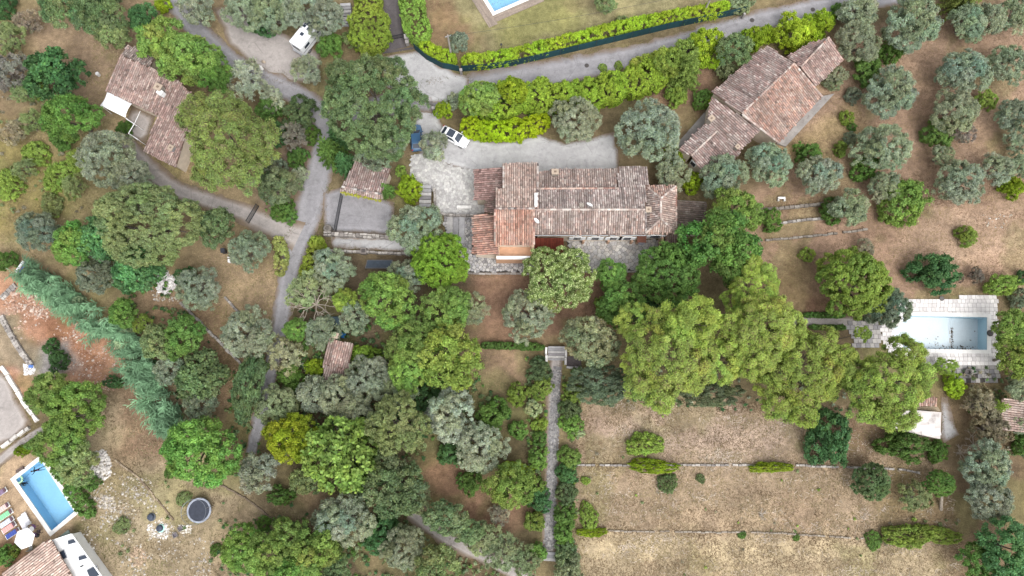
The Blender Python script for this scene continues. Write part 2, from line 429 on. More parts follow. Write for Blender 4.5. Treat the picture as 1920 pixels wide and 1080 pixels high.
def make_ground():
    fine = .38
    xs = np.concatenate([np.linspace(-420, -85, 40)[:-1], np.arange(-85, 85, fine), np.linspace(85, 420, 40)])
    ys = np.concatenate([np.linspace(-420, -34, 40)[:-1], np.arange(-34, 86, fine), np.linspace(86, 500, 40)])
    X, Y = np.meshgrid(xs, ys); nx, ny = len(xs), len(ys)
    C = np.zeros(X.shape+(3,)); C[:] = srgb(140, 124, 92, GK)
    wob = fnoise(X, Y, 3.0, 4)
    for poly, col, soft in SOIL:
        pw = PP(poly)
        wgt = np.clip((sdist(X, Y, pw)+wob*soft*1.1)/soft*.5+.5, 0, 1); wgt = wgt*wgt*(3-2*wgt)
        C = C*(1-wgt[..., None])+np.array(col)*wgt[..., None]
    # green weeds and bleached straw come in drifts
    g = np.clip((fnoise(X, Y, 6.5, 4)-.2)*2.5, 0, .42)[..., None]
    C = C*(1-g)+np.array(GREENY)*g
    s = np.clip((fnoise(X+90, Y-40, 4.5, 4)-.12)*2.0, 0, .5)[..., None]
    C = C*(1-s)+(C*1.22+np.array((.02, .015, .0)))*s
    r = np.clip((fnoise(X-50, Y+70, 5.5, 4)-.15)*2.0, 0, .45)[..., None]
    C = C*(1-r)+np.array(RED)*r*.5+C*.5*r
    mo = 1+.16*fnoise(X*.7, Y*1.3, 2.4, 4)+.10*fnoise(X+9, Y, .9, 2); C = C*mo[..., None]
    V = np.stack([X.ravel(), Y.ravel(), np.zeros(X.size)], 1)
    i, j = np.meshgrid(np.arange(nx-1), np.arange(ny-1)); a = (j*nx+i).ravel()
    F = np.stack([a, a+1, a+nx+1, a+nx], 1)
    hole = np.zeros(X.size, bool)
    for p in (POOL_E, POOL_W, POOL_N): hole |= inpoly(X.ravel(), Y.ravel(), p)
    keep = ~hole[F].any(1)
    me = np_mesh('ground', V, F[keep], None, M['ground'])
    at = me.attributes.new('soil', 'FLOAT_COLOR', 'POINT')
    c4 = np.ones((X.size, 4), np.float32); c4[:, :3] = C.reshape(-1, 3)
    at.data.foreach_set('color', c4.ravel())
    return tag(link('ground', me), kind='structure')
make_ground()

EDGES = []
HARD = []          # outlines (world xy) of what is paved or built, so that no grass grows there

def strip(name, pts, wpx, material, z, kind='structure', rag=.32, widths=None):
    """a road or path along survey pixels"""
    cl = spline([P(x, y) for x, y in pts], .6); n = len(cl); K = 8
    base = [ww for ww in (widths or [wpx]*len(pts))]
    V, E = [], []; outl, outr = [], []
    for i, p in enumerate(cl):
        d = (cl[min(i+1, n-1)]-cl[max(i-1, 0)]).normalized(); nn = Vector((-d.y, d.x, 0))
        f = i/(n-1)*(len(base)-1); k = min(int(f), len(base)-2); wm = (base[k]*(1-(f-k))+base[k+1]*(f-k))*.0735
        for s in range(K+1):
            t = s/K*2-1
            jit = rag*float(vnoise(p.x*1.0+t*50, p.y*1.0, .9)) if s in (0, K) else 0
            q = p+nn*(t*wm/2+jit); V.append((q.x, q.y, z)); E.append(abs(t))
            if s == 0: outl.append((q.x, q.y))
            if s == K: outr.append((q.x, q.y))
    F = [(i*(K+1)+s+1, i*(K+1)+s, (i+1)*(K+1)+s, (i+1)*(K+1)+s+1) for i in range(n-1) for s in range(K)]
    me = np_mesh(name, V, F, None, material)
    a = me.attributes.new('edge', 'FLOAT', 'POINT'); a.data.foreach_set('value', np.array(E, np.float32))
    HARD.append(outl+outr[::-1]); EDGES.extend(outl); EDGES.extend(outr)
    return tag(link(name, me), kind=kind)

def sheet(name, poly, material, z, rag=.25, kind='structure', hard=True, step=.6):
    """an irregular paved patch: outline in survey pixels, with an edge ring"""
    pw = [P(x, y) for x, y in poly]; n = len(pw)
    area = sum(pw[i].x*pw[(i+1) % n].y-pw[(i+1) % n].x*pw[i].y for i in range(n))
    if area < 0: pw = pw[::-1]
    pts = []
    for i in range(n):
        a, b = pw[i], pw[(i+1) % n]; k = max(1, int((b-a).length/step))
        for s in range(k):
            q = a+(b-a)*s/k; nn = Vector(((b-a).y, -(b-a).x, 0)).normalized()
            pts.append(q+nn*rag*float(vnoise(q.x, q.y, 1.1)))
    m = len(pts)
    x0, x1 = min(q.x for q in pts), max(q.x for q in pts); y0, y1 = min(q.y for q in pts), max(q.y for q in pts)
    gx, gy = np.meshgrid(np.arange(x0, x1, .8), np.arange(y0, y1, .8)); gx = gx.ravel(); gy = gy.ravel()
    ring = [(q.x, q.y) for q in pts]; ins = sdist(gx, gy, ring) > .3
    vin = [Vector((q.x, q.y)) for q in pts]+[Vector((float(a), float(b))) for a, b in zip(gx[ins], gy[ins])]
    vo, _, fo, *_r = delaunay_2d_cdt(vin, [], [list(range(m))], 2, 1e-5)
    me = bpy.data.meshes.new(name); me.from_pydata([(q.x, q.y, z) for q in vo], [], [list(f) for f in fo])
    dd = sdist(np.array([q.x for q in vo]), np.array([q.y for q in vo]), ring)
    a = me.attributes.new('edge', 'FLOAT', 'POINT'); a.data.foreach_set('value', np.clip(1-np.maximum(dd, 0)/1.3, 0, 1).astype(np.float32))
    me.materials.append(material); me.update()
    EDGES.extend([(q.x, q.y) for q in pts])
    if hard: HARD.append([(q.x, q.y) for q in pts])
    return tag(link(name, me), kind=kind)

# lanes, drives and courts
strip('lane', [(1720, -12), (1580, 6), (1400, 46), (1200, 102), (1050, 135), (940, 158), (830, 178), (740, 195), (650, 215)], 46, M['asphalt'], .012,
      widths=[44, 40, 46, 44, 46, 58, 74, 60, 44])
strip('lane', [(318, -20), (360, 45), (415, 100), (480, 140), (560, 180), (606, 225), (605, 290), (590, 350), (574, 415), (552, 475), (536, 545), (524, 620), (508, 690), (492, 770), (470, 850)], 40, M['asphalt'], .016,
      widths=[46, 44, 42, 38, 42, 46, 46, 56, 60, 44, 34, 32, 30, 28, 20])
sheet('road_junction', [(715, 105), (790, 95), (820, 122), (880, 145), (880, 185), (800, 196), (720, 160)], M['gravel'], .020)
sheet('gravel_turnout', [(400, 15), (470, 10), (520, 60), (600, 95), (600, 150), (555, 160), (490, 140), (430, 80)], M['track'], .008)
strip('gravel_drive', [(225, 245), (262, 300), (320, 350), (390, 376), (450, 396), (500, 420), (560, 445)], 36, M['track'], .020, widths=[30, 40, 40, 34, 36, 44, 60])
sheet('gravel_court', [(785, 200), (818, 190), (830, 235), (872, 258), (940, 266), (1010, 254), (1060, 268), (1110, 258), (1152, 248), (1162, 322), (1010, 332), (890, 328), (800, 300), (765, 260)], M['gravel'], .008)
sheet('parking_pad', [(606, 362), (640, 352), (715, 372), (740, 380), (735, 440), (608, 436)], M['asphalt'], .024, .1)
strip('sett_driveway', [(735, -30), (735, 40), (745, 92)], 42, M['setts'], .024, rag=.03, widths=[34, 36, 42])
strip('dirt_track', [(770, 960), (830, 1005), (900, 1040), (985, 1085), (1050, 1120)], 26, M['track'], .012)
strip('stony_path', [(1048, 655), (1040, 700), (1036, 800), (1034, 900), (1031, 970), (1029, 1040)], 24, M['track'], .012, rag=.08)
strip('footpath', [(1480, 601), (1600, 604)], 20, M['track'], .012, rag=.1)
sheet('dusty_yard', [(-40, 690), (10, 700), (62, 795), (20, 830), (-60, 850)], M['track'], .008)
strip('dirt_track', [(-20, 880), (40, 830), (90, 800)], 18, M['track'], .016)
sheet('cottage_yard', [(249, 199), (292, 216), (272, 272), (238, 254), (236, 222)], M['track'], .028, .1)
sheet('gravel_walk', [(620, 443), (735, 447), (800, 462), (800, 473), (625, 466)], M['gravel'], .012, .15)

# ------------------------------------------------------------------ foliage
def unit(a): return a/np.maximum(np.linalg.norm(a, axis=-1, keepdims=True), 1e-9)

def rand_dirs(rng, n, zmin=-.35):
    z = rng.uniform(zmin, 1, n); a = rng.uniform(0, 2*np.pi, n); r = np.sqrt(1-z*z)
    return np.stack([r*np.cos(a), r*np.sin(a), z], 1)

def leaf_quads(rng, C, N, length, width, along=None):
    """rhombic leaf sprays at C facing N"""
    n = len(C)
    N = unit(N)
    T = unit(np.cross(N, rng.normal(size=(n, 3)))) if along is None else unit(along-N*np.sum(along*N, 1, keepdims=True)+rng.normal(size=(n, 3))*.15)
    B = np.cross(N, T)
    L = length*rng.uniform(.7, 1.3, (n, 1))/2; W = width*rng.uniform(.7, 1.3, (n, 1))/2
    V = np.stack([C-T*L, C-B*W+N*.01, C+T*L, C+B*W+N*.01], 1).reshape(-1, 3)
    F = np.arange(n*4, dtype=np.int32).reshape(-1, 4)
    return V, F

def puffs_to_leaves(rng, PC, PN, PR, PT, per, length, width, fan=.9, up=.25, radial=False, jit=.5, lv=.16, core=5, ct=(.92, .92, .92)):
    """each puff (centre, outward normal, radius, tint) becomes a little dome of leaves"""
    n = len(PC); k = per
    d = rng.normal(size=(n, k, 3)); d = unit(d+PN[:, None, :]*fan)
    rr = PR[:, None, None]*rng.uniform(.55, 1.08, (n, k, 1))
    C = (PC[:, None, :]+d*rr).reshape(-1, 3)
    N = unit(d+np.array([0, 0, up])+rng.normal(size=(n, k, 3))*jit).reshape(-1, 3)
    al = None
    if radial:
        al = unit(d+np.array([0, 0, .2])).reshape(-1, 3)
        N = unit(np.cross(al, rng.normal(size=al.shape))); N *= np.sign(N[:, 2:3]+1e-6)
        N = unit(N+np.array([0, 0, .6]))
    V, F = leaf_quads(rng, C, N, length, width, al)
    t = np.repeat(PT, k, 0)*(1+rng.normal(size=(n*k, 1))*lv).clip(.55, 1.5)
    t = t*np.stack([1+rng.normal(size=n*k)*.06, np.ones(n*k), 1+rng.normal(size=n*k)*.1], 1)
    if core:                        # broader inner leaves close the dome
        d = unit(rng.normal(size=(n, core, 3))*.7+PN[:, None, :])
        C = (PC[:, None, :]+d*PR[:, None, None]*.34).reshape(-1, 3)
        s = np.repeat(PR, core)[:, None]*1.3
        V2, F2 = leaf_quads(rng, C, d.reshape(-1, 3)+rng.normal(size=(n*core, 3))*.25, s, s*.8)
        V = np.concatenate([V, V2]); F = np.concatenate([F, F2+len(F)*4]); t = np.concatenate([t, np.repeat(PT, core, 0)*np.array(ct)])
    return V, F, t

def crown_mesh(name, seed, r, kv, lobe, puff, per, leaf, nlobes=None, radial=False, cover=1.25, irregular=.22, fan=.9, up=.25,
               lobevar=.12, lv=.16, jit=.5, flowers=None, low=-.3, ct=(.92, .92, .92), hv=.045):
    rng = np.random.default_rng(seed)
    nl = nlobes or max(5, int(3.2*(r/lobe)**2*.55))
    ph = rng.uniform(0, 6.28, 4)
    i = np.arange(nl)+.5
    z = 1-i/nl*1.15; a = i*2.39996+rng.uniform(0, .8, nl)
    q = np.sqrt(np.clip(1-z*z, 0, 1))
    az = np.arctan2(np.sin(a), np.cos(a))
    out = 1+irregular*(np.sin(az*2+ph[0])*.5+np.sin(az*3+ph[1])*.35+np.sin(az*5+ph[2])*.3)+rng.normal(size=nl)*irregular*.3
    rl = lobe*rng.uniform(.75, 1.28, nl)
    rad = np.maximum(r*out-rl*.75, .05)
    LC = np.stack([q*np.cos(a)*rad, q*np.sin(a)*rad, z*kv*np.maximum(r-rl*.6, .1)*rng.uniform(.85, 1.12, nl)], 1)
    LC = np.concatenate([LC, [[0, 0, 0]]]); rl = np.concatenate([rl, [max(r-lobe*1.25, lobe*.6)]])
    LT = (1+rng.normal(size=(nl+1, 1))*lobevar)*np.stack([1+rng.normal(size=nl+1)*hv, np.ones(nl+1), 1+rng.normal(size=nl+1)*.05], 1)
    pc, pn, pr, pt = [], [], [], []
    for k in range(nl+1):
        m = int(cover*2.0*(rl[k]/puff)**2*1.35)+3
        d = rand_dirs(rng, m, low)
        rr = rl[k]*(1+.10*np.sin(d[:, 0]*7+k)+.10*np.sin(d[:, 1]*8+2*k))*rng.uniform(.86, 1.06, m)
        c = LC[k]+d*rr[:, None]*np.array([1, 1, .85])
        ok = np.ones(m, bool)
        for j in range(nl+1):
            if j != k: ok &= np.linalg.norm((c-LC[j])/np.array([1, 1, .85]), axis=1) > rl[j]*.84
        pc.append(c[ok]); pn.append(d[ok]); s = ok.sum()
        pr.append(puff*rng.uniform(.7, 1.3, s)); pt.append(LT[k]*(1+rng.normal(size=(s, 1))*.10))
    PC, PN, PR, PT = map(np.concatenate, (pc, pn, pr, pt))
    PC[:, :2] *= r/(np.quantile(np.hypot(PC[:, 0], PC[:, 1]), .93)+puff*.35)
    PN = unit(PN+np.array([0, 0, .35]))
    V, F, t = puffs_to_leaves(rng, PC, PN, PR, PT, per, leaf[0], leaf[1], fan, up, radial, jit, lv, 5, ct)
    if flowers:
        m = int(len(F)*flowers[0]); sel = rng.choice(len(F), m, False); t[sel] = np.array(flowers[1])*rng.uniform(.8, 1.1, (m, 1))
    return np_mesh(name, V, F, t, M['leaf'])

def trunk_mesh(name, seed, h, r, spread, limbs=6, lean=.1):
    """tapered trunk that forks into limbs reaching up into the crown; origin on the ground, crown centre at height h"""
    rnd = random.Random(seed); mb = MB()
    top = Vector((rnd.uniform(-lean, lean)*h, rnd.uniform(-lean, lean)*h, h*.62))
    mb.tube([(0, 0, -.05), (top.x*.2, top.y*.2, h*.12), top*.6, top], [r*1.35, r, r*.85, r*.7], 8)
    for k in range(limbs):
        a = k*2*math.pi/limbs+rnd.uniform(-.4, .4); s = spread*rnd.uniform(.5, .85)
        e = Vector((math.cos(a)*s, math.sin(a)*s, h*rnd.uniform(.95, 1.2)))
        mid = top.lerp(e, .5)+Vector((rnd.uniform(-.1, .1)*s, rnd.uniform(-.1, .1)*s, h*.05))
        mb.tube([top*.92, mid, e], [r*.55, r*.35, r*.12], 5)
        for q in range(2):
            e2 = e+Vector((rnd.uniform(-.4, .4)*s, rnd.uniform(-.4, .4)*s, rnd.uniform(-.05, .2)*h))
            mb.tube([mid, mid.lerp(e2, .6)+Vector((0, 0, .1*h)), e2], [r*.3, r*.18, r*.06], 4)
    me = bpy.data.meshes.new(name); me.from_pydata(mb.v, [], mb.f)
    me.materials.append(M['bark']); 
    a = me.attributes.new('tint', 'FLOAT_COLOR', 'FACE'); a.data.foreach_set('color', np.ones(len(me.polygons)*4, np.float32))
    me.update()
    return me

def conifer_mesh(name, seed, r, h):
    """a cone of drooping sprays in whorls"""
    rng = np.random.default_rng(seed); pc, pn, pr, pt = [], [], [], []
    z = .2
    while z < h:
        rr = r*(1-z/h)**.8; n = max(3, int(rr*6))
        a0 = rng.uniform(0, 6.28)
        for k in range(n):
            a = a0+k*6.283/n+rng.normal()*.15; L = rr*rng.uniform(.75, 1.12)
            tn = 1+rng.normal()*.14
            for s in np.arange(.25, L+.01, .26):
                pc.append((math.cos(a)*s, math.sin(a)*s, z+.15-.28*(s/max(L, .1))**2*L)); pn.append((math.cos(a)*.6, math.sin(a)*.6, .8)); pr.append(.2); pt.append((tn,)*3)
        z += .42
    V, F, t = puffs_to_leaves(rng, np.array(pc), unit(np.array(pn)), np.array(pr), np.array(pt), 9, .3, .1, .8, .4, True)
    return np_mesh(name, V, F, t, M['leaf'])

PROTO = {
    'olive': [(3.2, crown_mesh('olive_crown', 20+i, 3.2, .75, 1.15, .40, 62, (.23, .08), irregular=.11, lobevar=.07, jit=.75, lv=.2)) for i in range(4)] +
             [(1.9, crown_mesh('olive_crown', 30+i, 1.9, .78, .8, .34, 50, (.21, .075), irregular=.12, lobevar=.07, jit=.75, lv=.2)) for i in range(3)],
    'broad': [(3.4, crown_mesh('broadleaf_crown', 40+i, 3.4, .78, 1.15, .46, 46, (.23, .15), irregular=.14, lobevar=.14, hv=.09)) for i in range(4)] +
             [(2.0, crown_mesh('broadleaf_crown', 46+i, 2.0, .8, .8, .36, 38, (.2, .125), irregular=.13, lobevar=.1)) for i in range(3)],
    'bigoak': [(7.4, crown_mesh('great_oak_crown', 50, 7.4, .6, 1.7, .56, 60, (.25, .15), irregular=.2, lobevar=.1, hv=.08, cover=1.15, nlobes=52))],
    'dull': [(6.8, crown_mesh('dull_oak_crown', 52, 6.8, .6, 1.8, .44, 46, (.22, .13), irregular=.11, lobevar=.06, cover=1.3, nlobes=42)),
             (4.2, crown_mesh('dull_oak_crown', 53, 4.2, .7, 1.3, .40, 44, (.21, .125), irregular=.07, lobevar=.06, cover=1.3))],
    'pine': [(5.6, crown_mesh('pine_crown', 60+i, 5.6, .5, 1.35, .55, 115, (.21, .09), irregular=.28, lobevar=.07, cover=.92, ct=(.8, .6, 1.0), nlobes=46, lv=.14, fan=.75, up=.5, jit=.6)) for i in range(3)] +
            [(2.6, crown_mesh('pine_crown', 66+i, 2.6, .7, .95, .48, 95, (.2, .085), irregular=.24, cover=.9, lv=.14, fan=.75, up=.5)) for i in range(2)],
    'bush': [(1.7, crown_mesh('bush_foliage', 70+i, 1.7, .8, .8, .27, 36, (.15, .095), irregular=.08, lobevar=.06, low=-.8)) for i in range(4)] +
            [(.9, crown_mesh('bush_foliage', 75+i, .9, .8, .5, .2, 30, (.12, .075), irregular=.08, low=-.8, lobevar=.06)) for i in range(3)],
    'round': [(3.4, crown_mesh('clipped_round_crown', 80+i, 3.4, .78, 1.05, .31, 36, (.18, .115), irregular=.02, lobevar=.04, low=-.6, cover=1.7)) for i in range(2)],
    'bigleaf': [(3.2, crown_mesh('large_leaf_crown', 84+i, 3.2, .75, 1.05, .44, 17, (.36, .25), irregular=.11, lobevar=.1, lv=.24, jit=.6)) for i in range(2)],
    'flower': [(4.3, crown_mesh('flowering_crown', 88, 4.3, .75, 1.4, .36, 42, (.22, .11), irregular=.07, lobevar=.05, cover=1.35, flowers=(.30, (3.2, 2.6, 4.4))))],
    'scrub': [(2.2, crown_mesh('thin_scrub_foliage', 90+i, 2.2, .55, .75, .34, 16, (.24, .07), radial=True, cover=.9, irregular=.28, lobevar=.1)) for i in range(3)],
    'low': [(1.8, crown_mesh('low_shrub_foliage', 94+i, 1.8, .3, .65, .24, 18, (.17, .10), irregular=.22, lobevar=.1)) for i in range(2)],
    'conifer': [(2.0, conifer_mesh('conifer_foliage', 98+i, 2.0, 6.5)) for i in range(2)],
}
TRUNK = {'olive': trunk_mesh('olive_trunk', 1, 2.8, .28, 2.2, 6, .12), 'broad': trunk_mesh('broadleaf_trunk', 2, 4.5, .24, 2.4, 6),
         'pine': trunk_mesh('pine_trunk', 3, 8.5, .26, 3.2, 9, .05), 'bush': trunk_mesh('bush_stem', 4, .8, .06, .9, 6), 'bigoak': trunk_mesh('oak_trunk', 5, 7.0, .5, 5.5, 9, .04)}
TR = {'olive': (2.8, 3.2, 'olive'), 'broad': (4.5, 3.4, 'broad'), 'bigoak': (7, 7.4, 'bigoak'), 'dull': (7, 6.8, 'bigoak'), 'pine': (8.5, 5.6, 'pine'), 'bush': (.8, 1.7, 'bush'),
      'round': (4.5, 3.4, 'broad'), 'bigleaf': (4.5, 3.2, 'broad'), 'flower': (4.5, 4.3, 'broad'), 'scrub': (2.8, 2.2, 'olive'), 'low': (.8, 1.8, 'bush'), 'conifer': (4.5, 3, 'broad')}
HC = {'olive': lambda r: .6*r+.9, 'broad': lambda r: .75*r+1.6, 'bigoak': lambda r: 6.5, 'dull': lambda r: 5.5, 'pine': lambda r: 5.5+.4*r, 'bush': lambda r: .45*r, 'round': lambda r: .75*r+.4,
      'bigleaf': lambda r: .7*r+.8, 'flower': lambda r: .6*r+1, 'scrub': lambda r: .6*r+.3, 'low': lambda r: .12*r, 'conifer': lambda r: .3}
TINT = {'O': (.272, .316, .222), 'S': (.36, .405, .30), 'B': (.138, .198, .092), 'L': (.192, .288, .075), 'P': (.282, .368, .086), 'Y': (.30, .425, .038), 'G': (.120, .218, .055),
        'D': (.066, .140, .055), 'R': (.28, .255, .18), 'N': (.198, .248, .112), 'V': (.225, .32, .07), 'U': (.28, .34, .19)}

FOOT = []      # discs under the plants
_n = [0]
def plant(kind, tint, px, py, r, label, ry=None, name=None, cat=None, group=None, hc=None, tm=1.0):
    """one tree or bush: crown seen at (px,py) with radius r survey pixels"""
    _n[0] += 1; rnd = random.Random(_n[0]*31+7)
    if kind == 'olive': r *= .94
    rm = r*.0714*.97
    h = hc if hc is not None else HC[kind](rm)
    c = P(px, py, h); k = mpp(px, py, h); rx = r*k; ryy = (ry or r)*k
    isbush = kind in ('bush', 'low', 'scrub')
    nm = name or {'olive': 'olive_tree', 'broad': 'broadleaf_tree', 'bigoak': 'oak_tree', 'dull': 'oak_tree', 'pine': 'pine_tree', 'bush': 'bush', 'round': 'round_tree', 'bigleaf': 'large_leaved_tree',
                  'flower': 'flowering_tree', 'scrub': 'scrub_bush', 'low': 'low_shrub', 'conifer': 'conifer_tree'}[kind]
    ct = cat or {'olive': 'olive tree', 'pine': 'pine tree', 'bush': 'bush', 'low': 'shrub', 'scrub': 'bush', 'conifer': 'conifer'}.get(kind, 'tree')
    root = empty(nm, (c.x, c.y, 0), label, ct, group)
    if ry is None: root.rotation_euler = (0, 0, rnd.uniform(0, 6.28))
    else: root.rotation_euler = (0, 0, rnd.choice((0, math.pi)))
    opts = PROTO[kind]; best = min(abs(math.log(q[0]/max(rx, ryy))) for q in opts)
    cand = [q for q in opts if abs(math.log(q[0]/max(rx, ryy))) < best+.12]
    r0, me = rnd.choice(cand)
    s = (rx*ryy)**.5/r0
    th, tr, tk = TR[kind]
    t = link('stem' if isbush else 'trunk', TRUNK[tk], root); t.scale = (s*r0/tr, s*r0/tr, max(h, .25)/th)
    cr = link('foliage' if isbush else 'crown', me, root, (0, 0, h)); cr.scale = (rx/r0, ryy/r0, s)
    if kind == 'conifer': cr.scale.z = s*1.0
    b = np.array(TINT[tint] if isinstance(tint, str) else tint)*tm*rnd.uniform(.93, 1.07)
    cr.color = (b[0]*rnd.uniform(.95, 1.06), b[1], b[2]*rnd.uniform(.88, 1.02), 1)
    FOOT.append((c.x, c.y, (rx+ryy)/2))
    return root

def hedge(pts, wpx, hm, tint, label, tm=1.0, name='hedge', puff=.27, leaf=(.17, .105), rough=.14, per=30, dens=2.1, grp=None):
    """a hedge along survey pixels (its top is seen there): a box of leaf clumps with uneven faces"""
    _n[0] += 1; rng = np.random.default_rng(900+_n[0])
    cl = spline([P(x, y, hm*.8) for x, y in pts], .3); k = mpp(pts[0][0], pts[0][1], hm); w = wpx*k/2
    n = len(cl)
    pc, pn, pt = [], [], []
    ntot = 0
    for i in range(n-1):
        p, q = cl[i], cl[i+1]; d = (q-p); L = d.length; d = d.normalized(); nn = Vector((-d.y, d.x, 0))
        taper = min(1.0, .55+.45*min(i, n-2-i)*.3/ max(w, .3))
        ww = w*taper*(1+rough*float(vnoise(p.x*1.3, p.y*1.3, 1.2)))
        m = rng.poisson(L*(2*ww+1.6*hm)/(math.pi*puff*puff)*dens)
        bulge = 1+.09*float(vnoise(p.x, p.y, 1.7))
        tn = np.array([1+.10*float(vnoise(p.x+33, p.y, 2.5)), 1+.08*float(vnoise(p.x, p.y+50, 1.9)), 1.0])
        for _ in range(m):
            u = rng.uniform(-(ww+.8*hm), ww+.8*hm)
            if abs(u) < ww:
                f = u/ww; zz = hm*bulge*(1-.18*f**4)+rng.normal()*.05; o = u; nrm = nn*(.5*f**3)+Vector((0, 0, 1))
            else:
                sg = math.copysign(1, u); zz = hm*(1-(abs(u)-ww)/(.8*hm))*.9; o = sg*(ww-.05+rng.normal()*.05); nrm = nn*sg+Vector((0, 0, .3))
            c = p+d*rng.uniform(0, L)+nn*o
            pc.append((c.x, c.y, max(zz, .1))); pn.append(tuple(nrm.normalized())); pt.append(tn*(1+rng.normal()*.09))
    for e, s in ((cl[0], -1), (cl[-1], 1)):
        d = (cl[1]-cl[0] if s < 0 else cl[-1]-cl[-2]).normalized()*s; nn = Vector((-d.y, d.x, 0))
        for _ in range(int(2*w*hm*.8/(math.pi*puff*puff)*dens)+2):
            c = e+nn*rng.uniform(-w*.6, w*.6)+d*rng.normal()*.06
            pc.append((c.x, c.y, rng.uniform(.1, hm*.95))); pn.append((d.x, d.y, .3)); pt.append(np.ones(3))
    PC = np.array(pc); org = np.array([cl[0].x, cl[0].y, 0])
    V, F, t = puffs_to_leaves(rng, PC-org, unit(np.array(pn)), puff*rng.uniform(.7, 1.3, len(PC)), np.array(pt), per, leaf[0], leaf[1])
    o = link(name, np_mesh(name, V, F, t, M['leaf']), None, tuple(org))
    b = np.array(TINT[tint] if isinstance(tint, str) else tint)*tm
    o.color = (*b, 1)
    return tag(o, label, 'hedge', grp)

# kind, tint, px, py, radius px, label, options
def T(*a, **k): plant(*a, **k)

# --- north-west corner
T('broad', 'B', 128, 14, 48, 'mid-green tree at the top edge above the bare brown clearing')
T('broad', 'B', 190, 30, 46, 'mid-green tree on the top edge, second from the cottage corner')
T('broad', 'N', 214, 66, 30, 'feathery dull green tree just above the top corner of the cottage roof')
T('broad', 'D', 272, 36, 27, 'small dark green tree between the top-edge trees and the lane', tm=1.3)
T('bush', 'D', 10, 14, 24, 'dark green bush in the top left corner')
T('scrub', 'N', 18, 74, 34, 'yellowish grey scrub bush at the left edge above the grey thicket')
T('scrub', 'R', 52, 44, 26, 'thin dry bush at the edge of the brown clearing')
T('scrub', (.2, .2, .17), 20, 136, 38, 'ash-grey thicket bush at the left edge beside the dark rounded trees')
T('scrub', 'N', 46, 172, 24, 'pale dry bush tucked against the dark rounded trees')
T('bigleaf', 'D', 106, 144, 50, 'large dark glossy tree standing alone west of the cottage', tm=1.15)
T('broad', 'G', 136, 224, 48, 'mid-green tree joined below the dark glossy tree')
T('bush', 'V', 76, 170, 18, 'small yellow-green bush on the left side of the dark glossy tree')
T('bush', 'G', 118, 262, 22, 'green bush at the foot of the dark western trees')
T('broad', 'L', 312, 84, 50, 'light green tree overhanging the north side of the cottage roof')
T('broad', 'L', 356, 116, 52, 'leafy light green tree between the cottage roof and the lane', tm=.92)
T('broad', 'G', 400, 138, 37, 'green tree leaning over the lane side of the cottage')
T('bush', 'Y', 308, 12, 15, 'bright yellow-green bush at the top edge left of the lane')
T('olive', 'O', 370, 18, 36, 'grey-green olive at the top edge over the start of the lane')
T('olive', 'O', 462, 24, 42, 'grey-green olive at the top edge beside the gravel turnout')
T('olive', 'O', 512, 22, 44, 'olive at the top edge just left of the campervan')
T('olive', 'O', 562, 14, 42, 'olive at the top edge above the campervan roof')
T('olive', 'O', 612, 38, 38, 'olive between the campervan and the stone steps')
T('bush', 'D', 494, 46, 26, 'dark bush under the olives left of the campervan', tm=1.3)
T('bush', 'G', 620, 88, 25, 'round glossy green bush beside the rear wheel of the campervan', tm=1.15)
T('bush', 'N', 660, 76, 18, 'loose dull bush at the foot of the stone steps')
T('olive', 'O', 577, 133, 30, 'small olive on the verge between the turnout and the lane')
T('bigoak', 'B', 702, 199, 95, 'huge spreading oak over the bend of the lane in the upper middle', tm=1.08)
T('olive', 'O', 738, 266, 30, 'grey-green low bough tree at the lower right of the huge oak')
T('olive', 'O', 700, 295, 34, 'grey-green tree over the garage roof below the huge oak', tm=.9)
T('pine', (.215, .275, .092), 430, 268, 96, 'broad round pine beside the cottage wing')
T('scrub', 'S', 462, 156, 40, 'silvery shrub at the lane side above the round pine', tm=.9)
T('scrub', 'S', 512, 188, 24, 'pale silver shrub on the verge near the lane bend', tm=.9)
T('bush', 'G', 506, 210, 25, 'green bush right of the round pine', tm=.9)
T('bush', 'B', 566, 214, 32, 'dark olive-green bush on the inside of the lane bend', tm=.8)
T('scrub', (.24, .22, .19), 555, 257, 27, 'greyish pink flowering shrub by the lane right of the pine')
T('bush', 'G', 560, 298, 21, 'dark green bush below the greyish pink shrub', tm=.85)
T('bush', 'D', 522, 252, 24, 'deep green bush between the pine and the greyish shrub', tm=1.1)
T('bush', 'O', 512, 318, 26, 'grey-green bush under the lower right side of the pine', tm=.8)
T('scrub', 'S', 564, 328, 17, 'small silver-blue shrub beside the lane', tm=1.05)
T('broad', (.15, .2, .1), 525, 352, 36, 'dull green spreading shrub beside the lane junction')
T('bush', 'G', 535, 399, 25, 'round green bush at the corner of the drive and the lane')
T('bush', 'G', 585, 255, 18, 'low dark bush at the lane edge opposite the conifers', tm=.8)
T('olive', 'O', 205, 300, 54, 'large olive below the cottage terrace')
T('olive', 'O', 252, 338, 40, 'olive on the verge of the cottage drive')
T('bush', 'V', 150, 300, 22, 'yellowish green bush left of the large cottage olive')
T('bush', 'G', 236, 242, 16, 'dark round shrub beneath the white pergola frame', tm=.8)
T('scrub', 'N', 140, 350, 24, 'dry weedy bush on the western slope')
T('scrub', 'N', 62, 232, 24, 'dull green scrub bush on the upper western slope')
T('low', 'V', 112, 332, 30, 'low weedy green patch in the middle of the western slope')
T('scrub', 'N', 48, 318, 22, 'small dry green bush between two weed patches on the western slope')
T('scrub', 'R', 30, 250, 26, 'straw-coloured bush at the left edge of the western slope')
T('low', 'V', 70, 290, 26, 'low yellow-green weed patch on the western slope')
T('low', 'V', 20, 350, 30, 'low green weed patch at the left edge of the western slope')
T('low', 'N', 100, 385, 24, 'low olive-green weed patch above the lone grey olive')
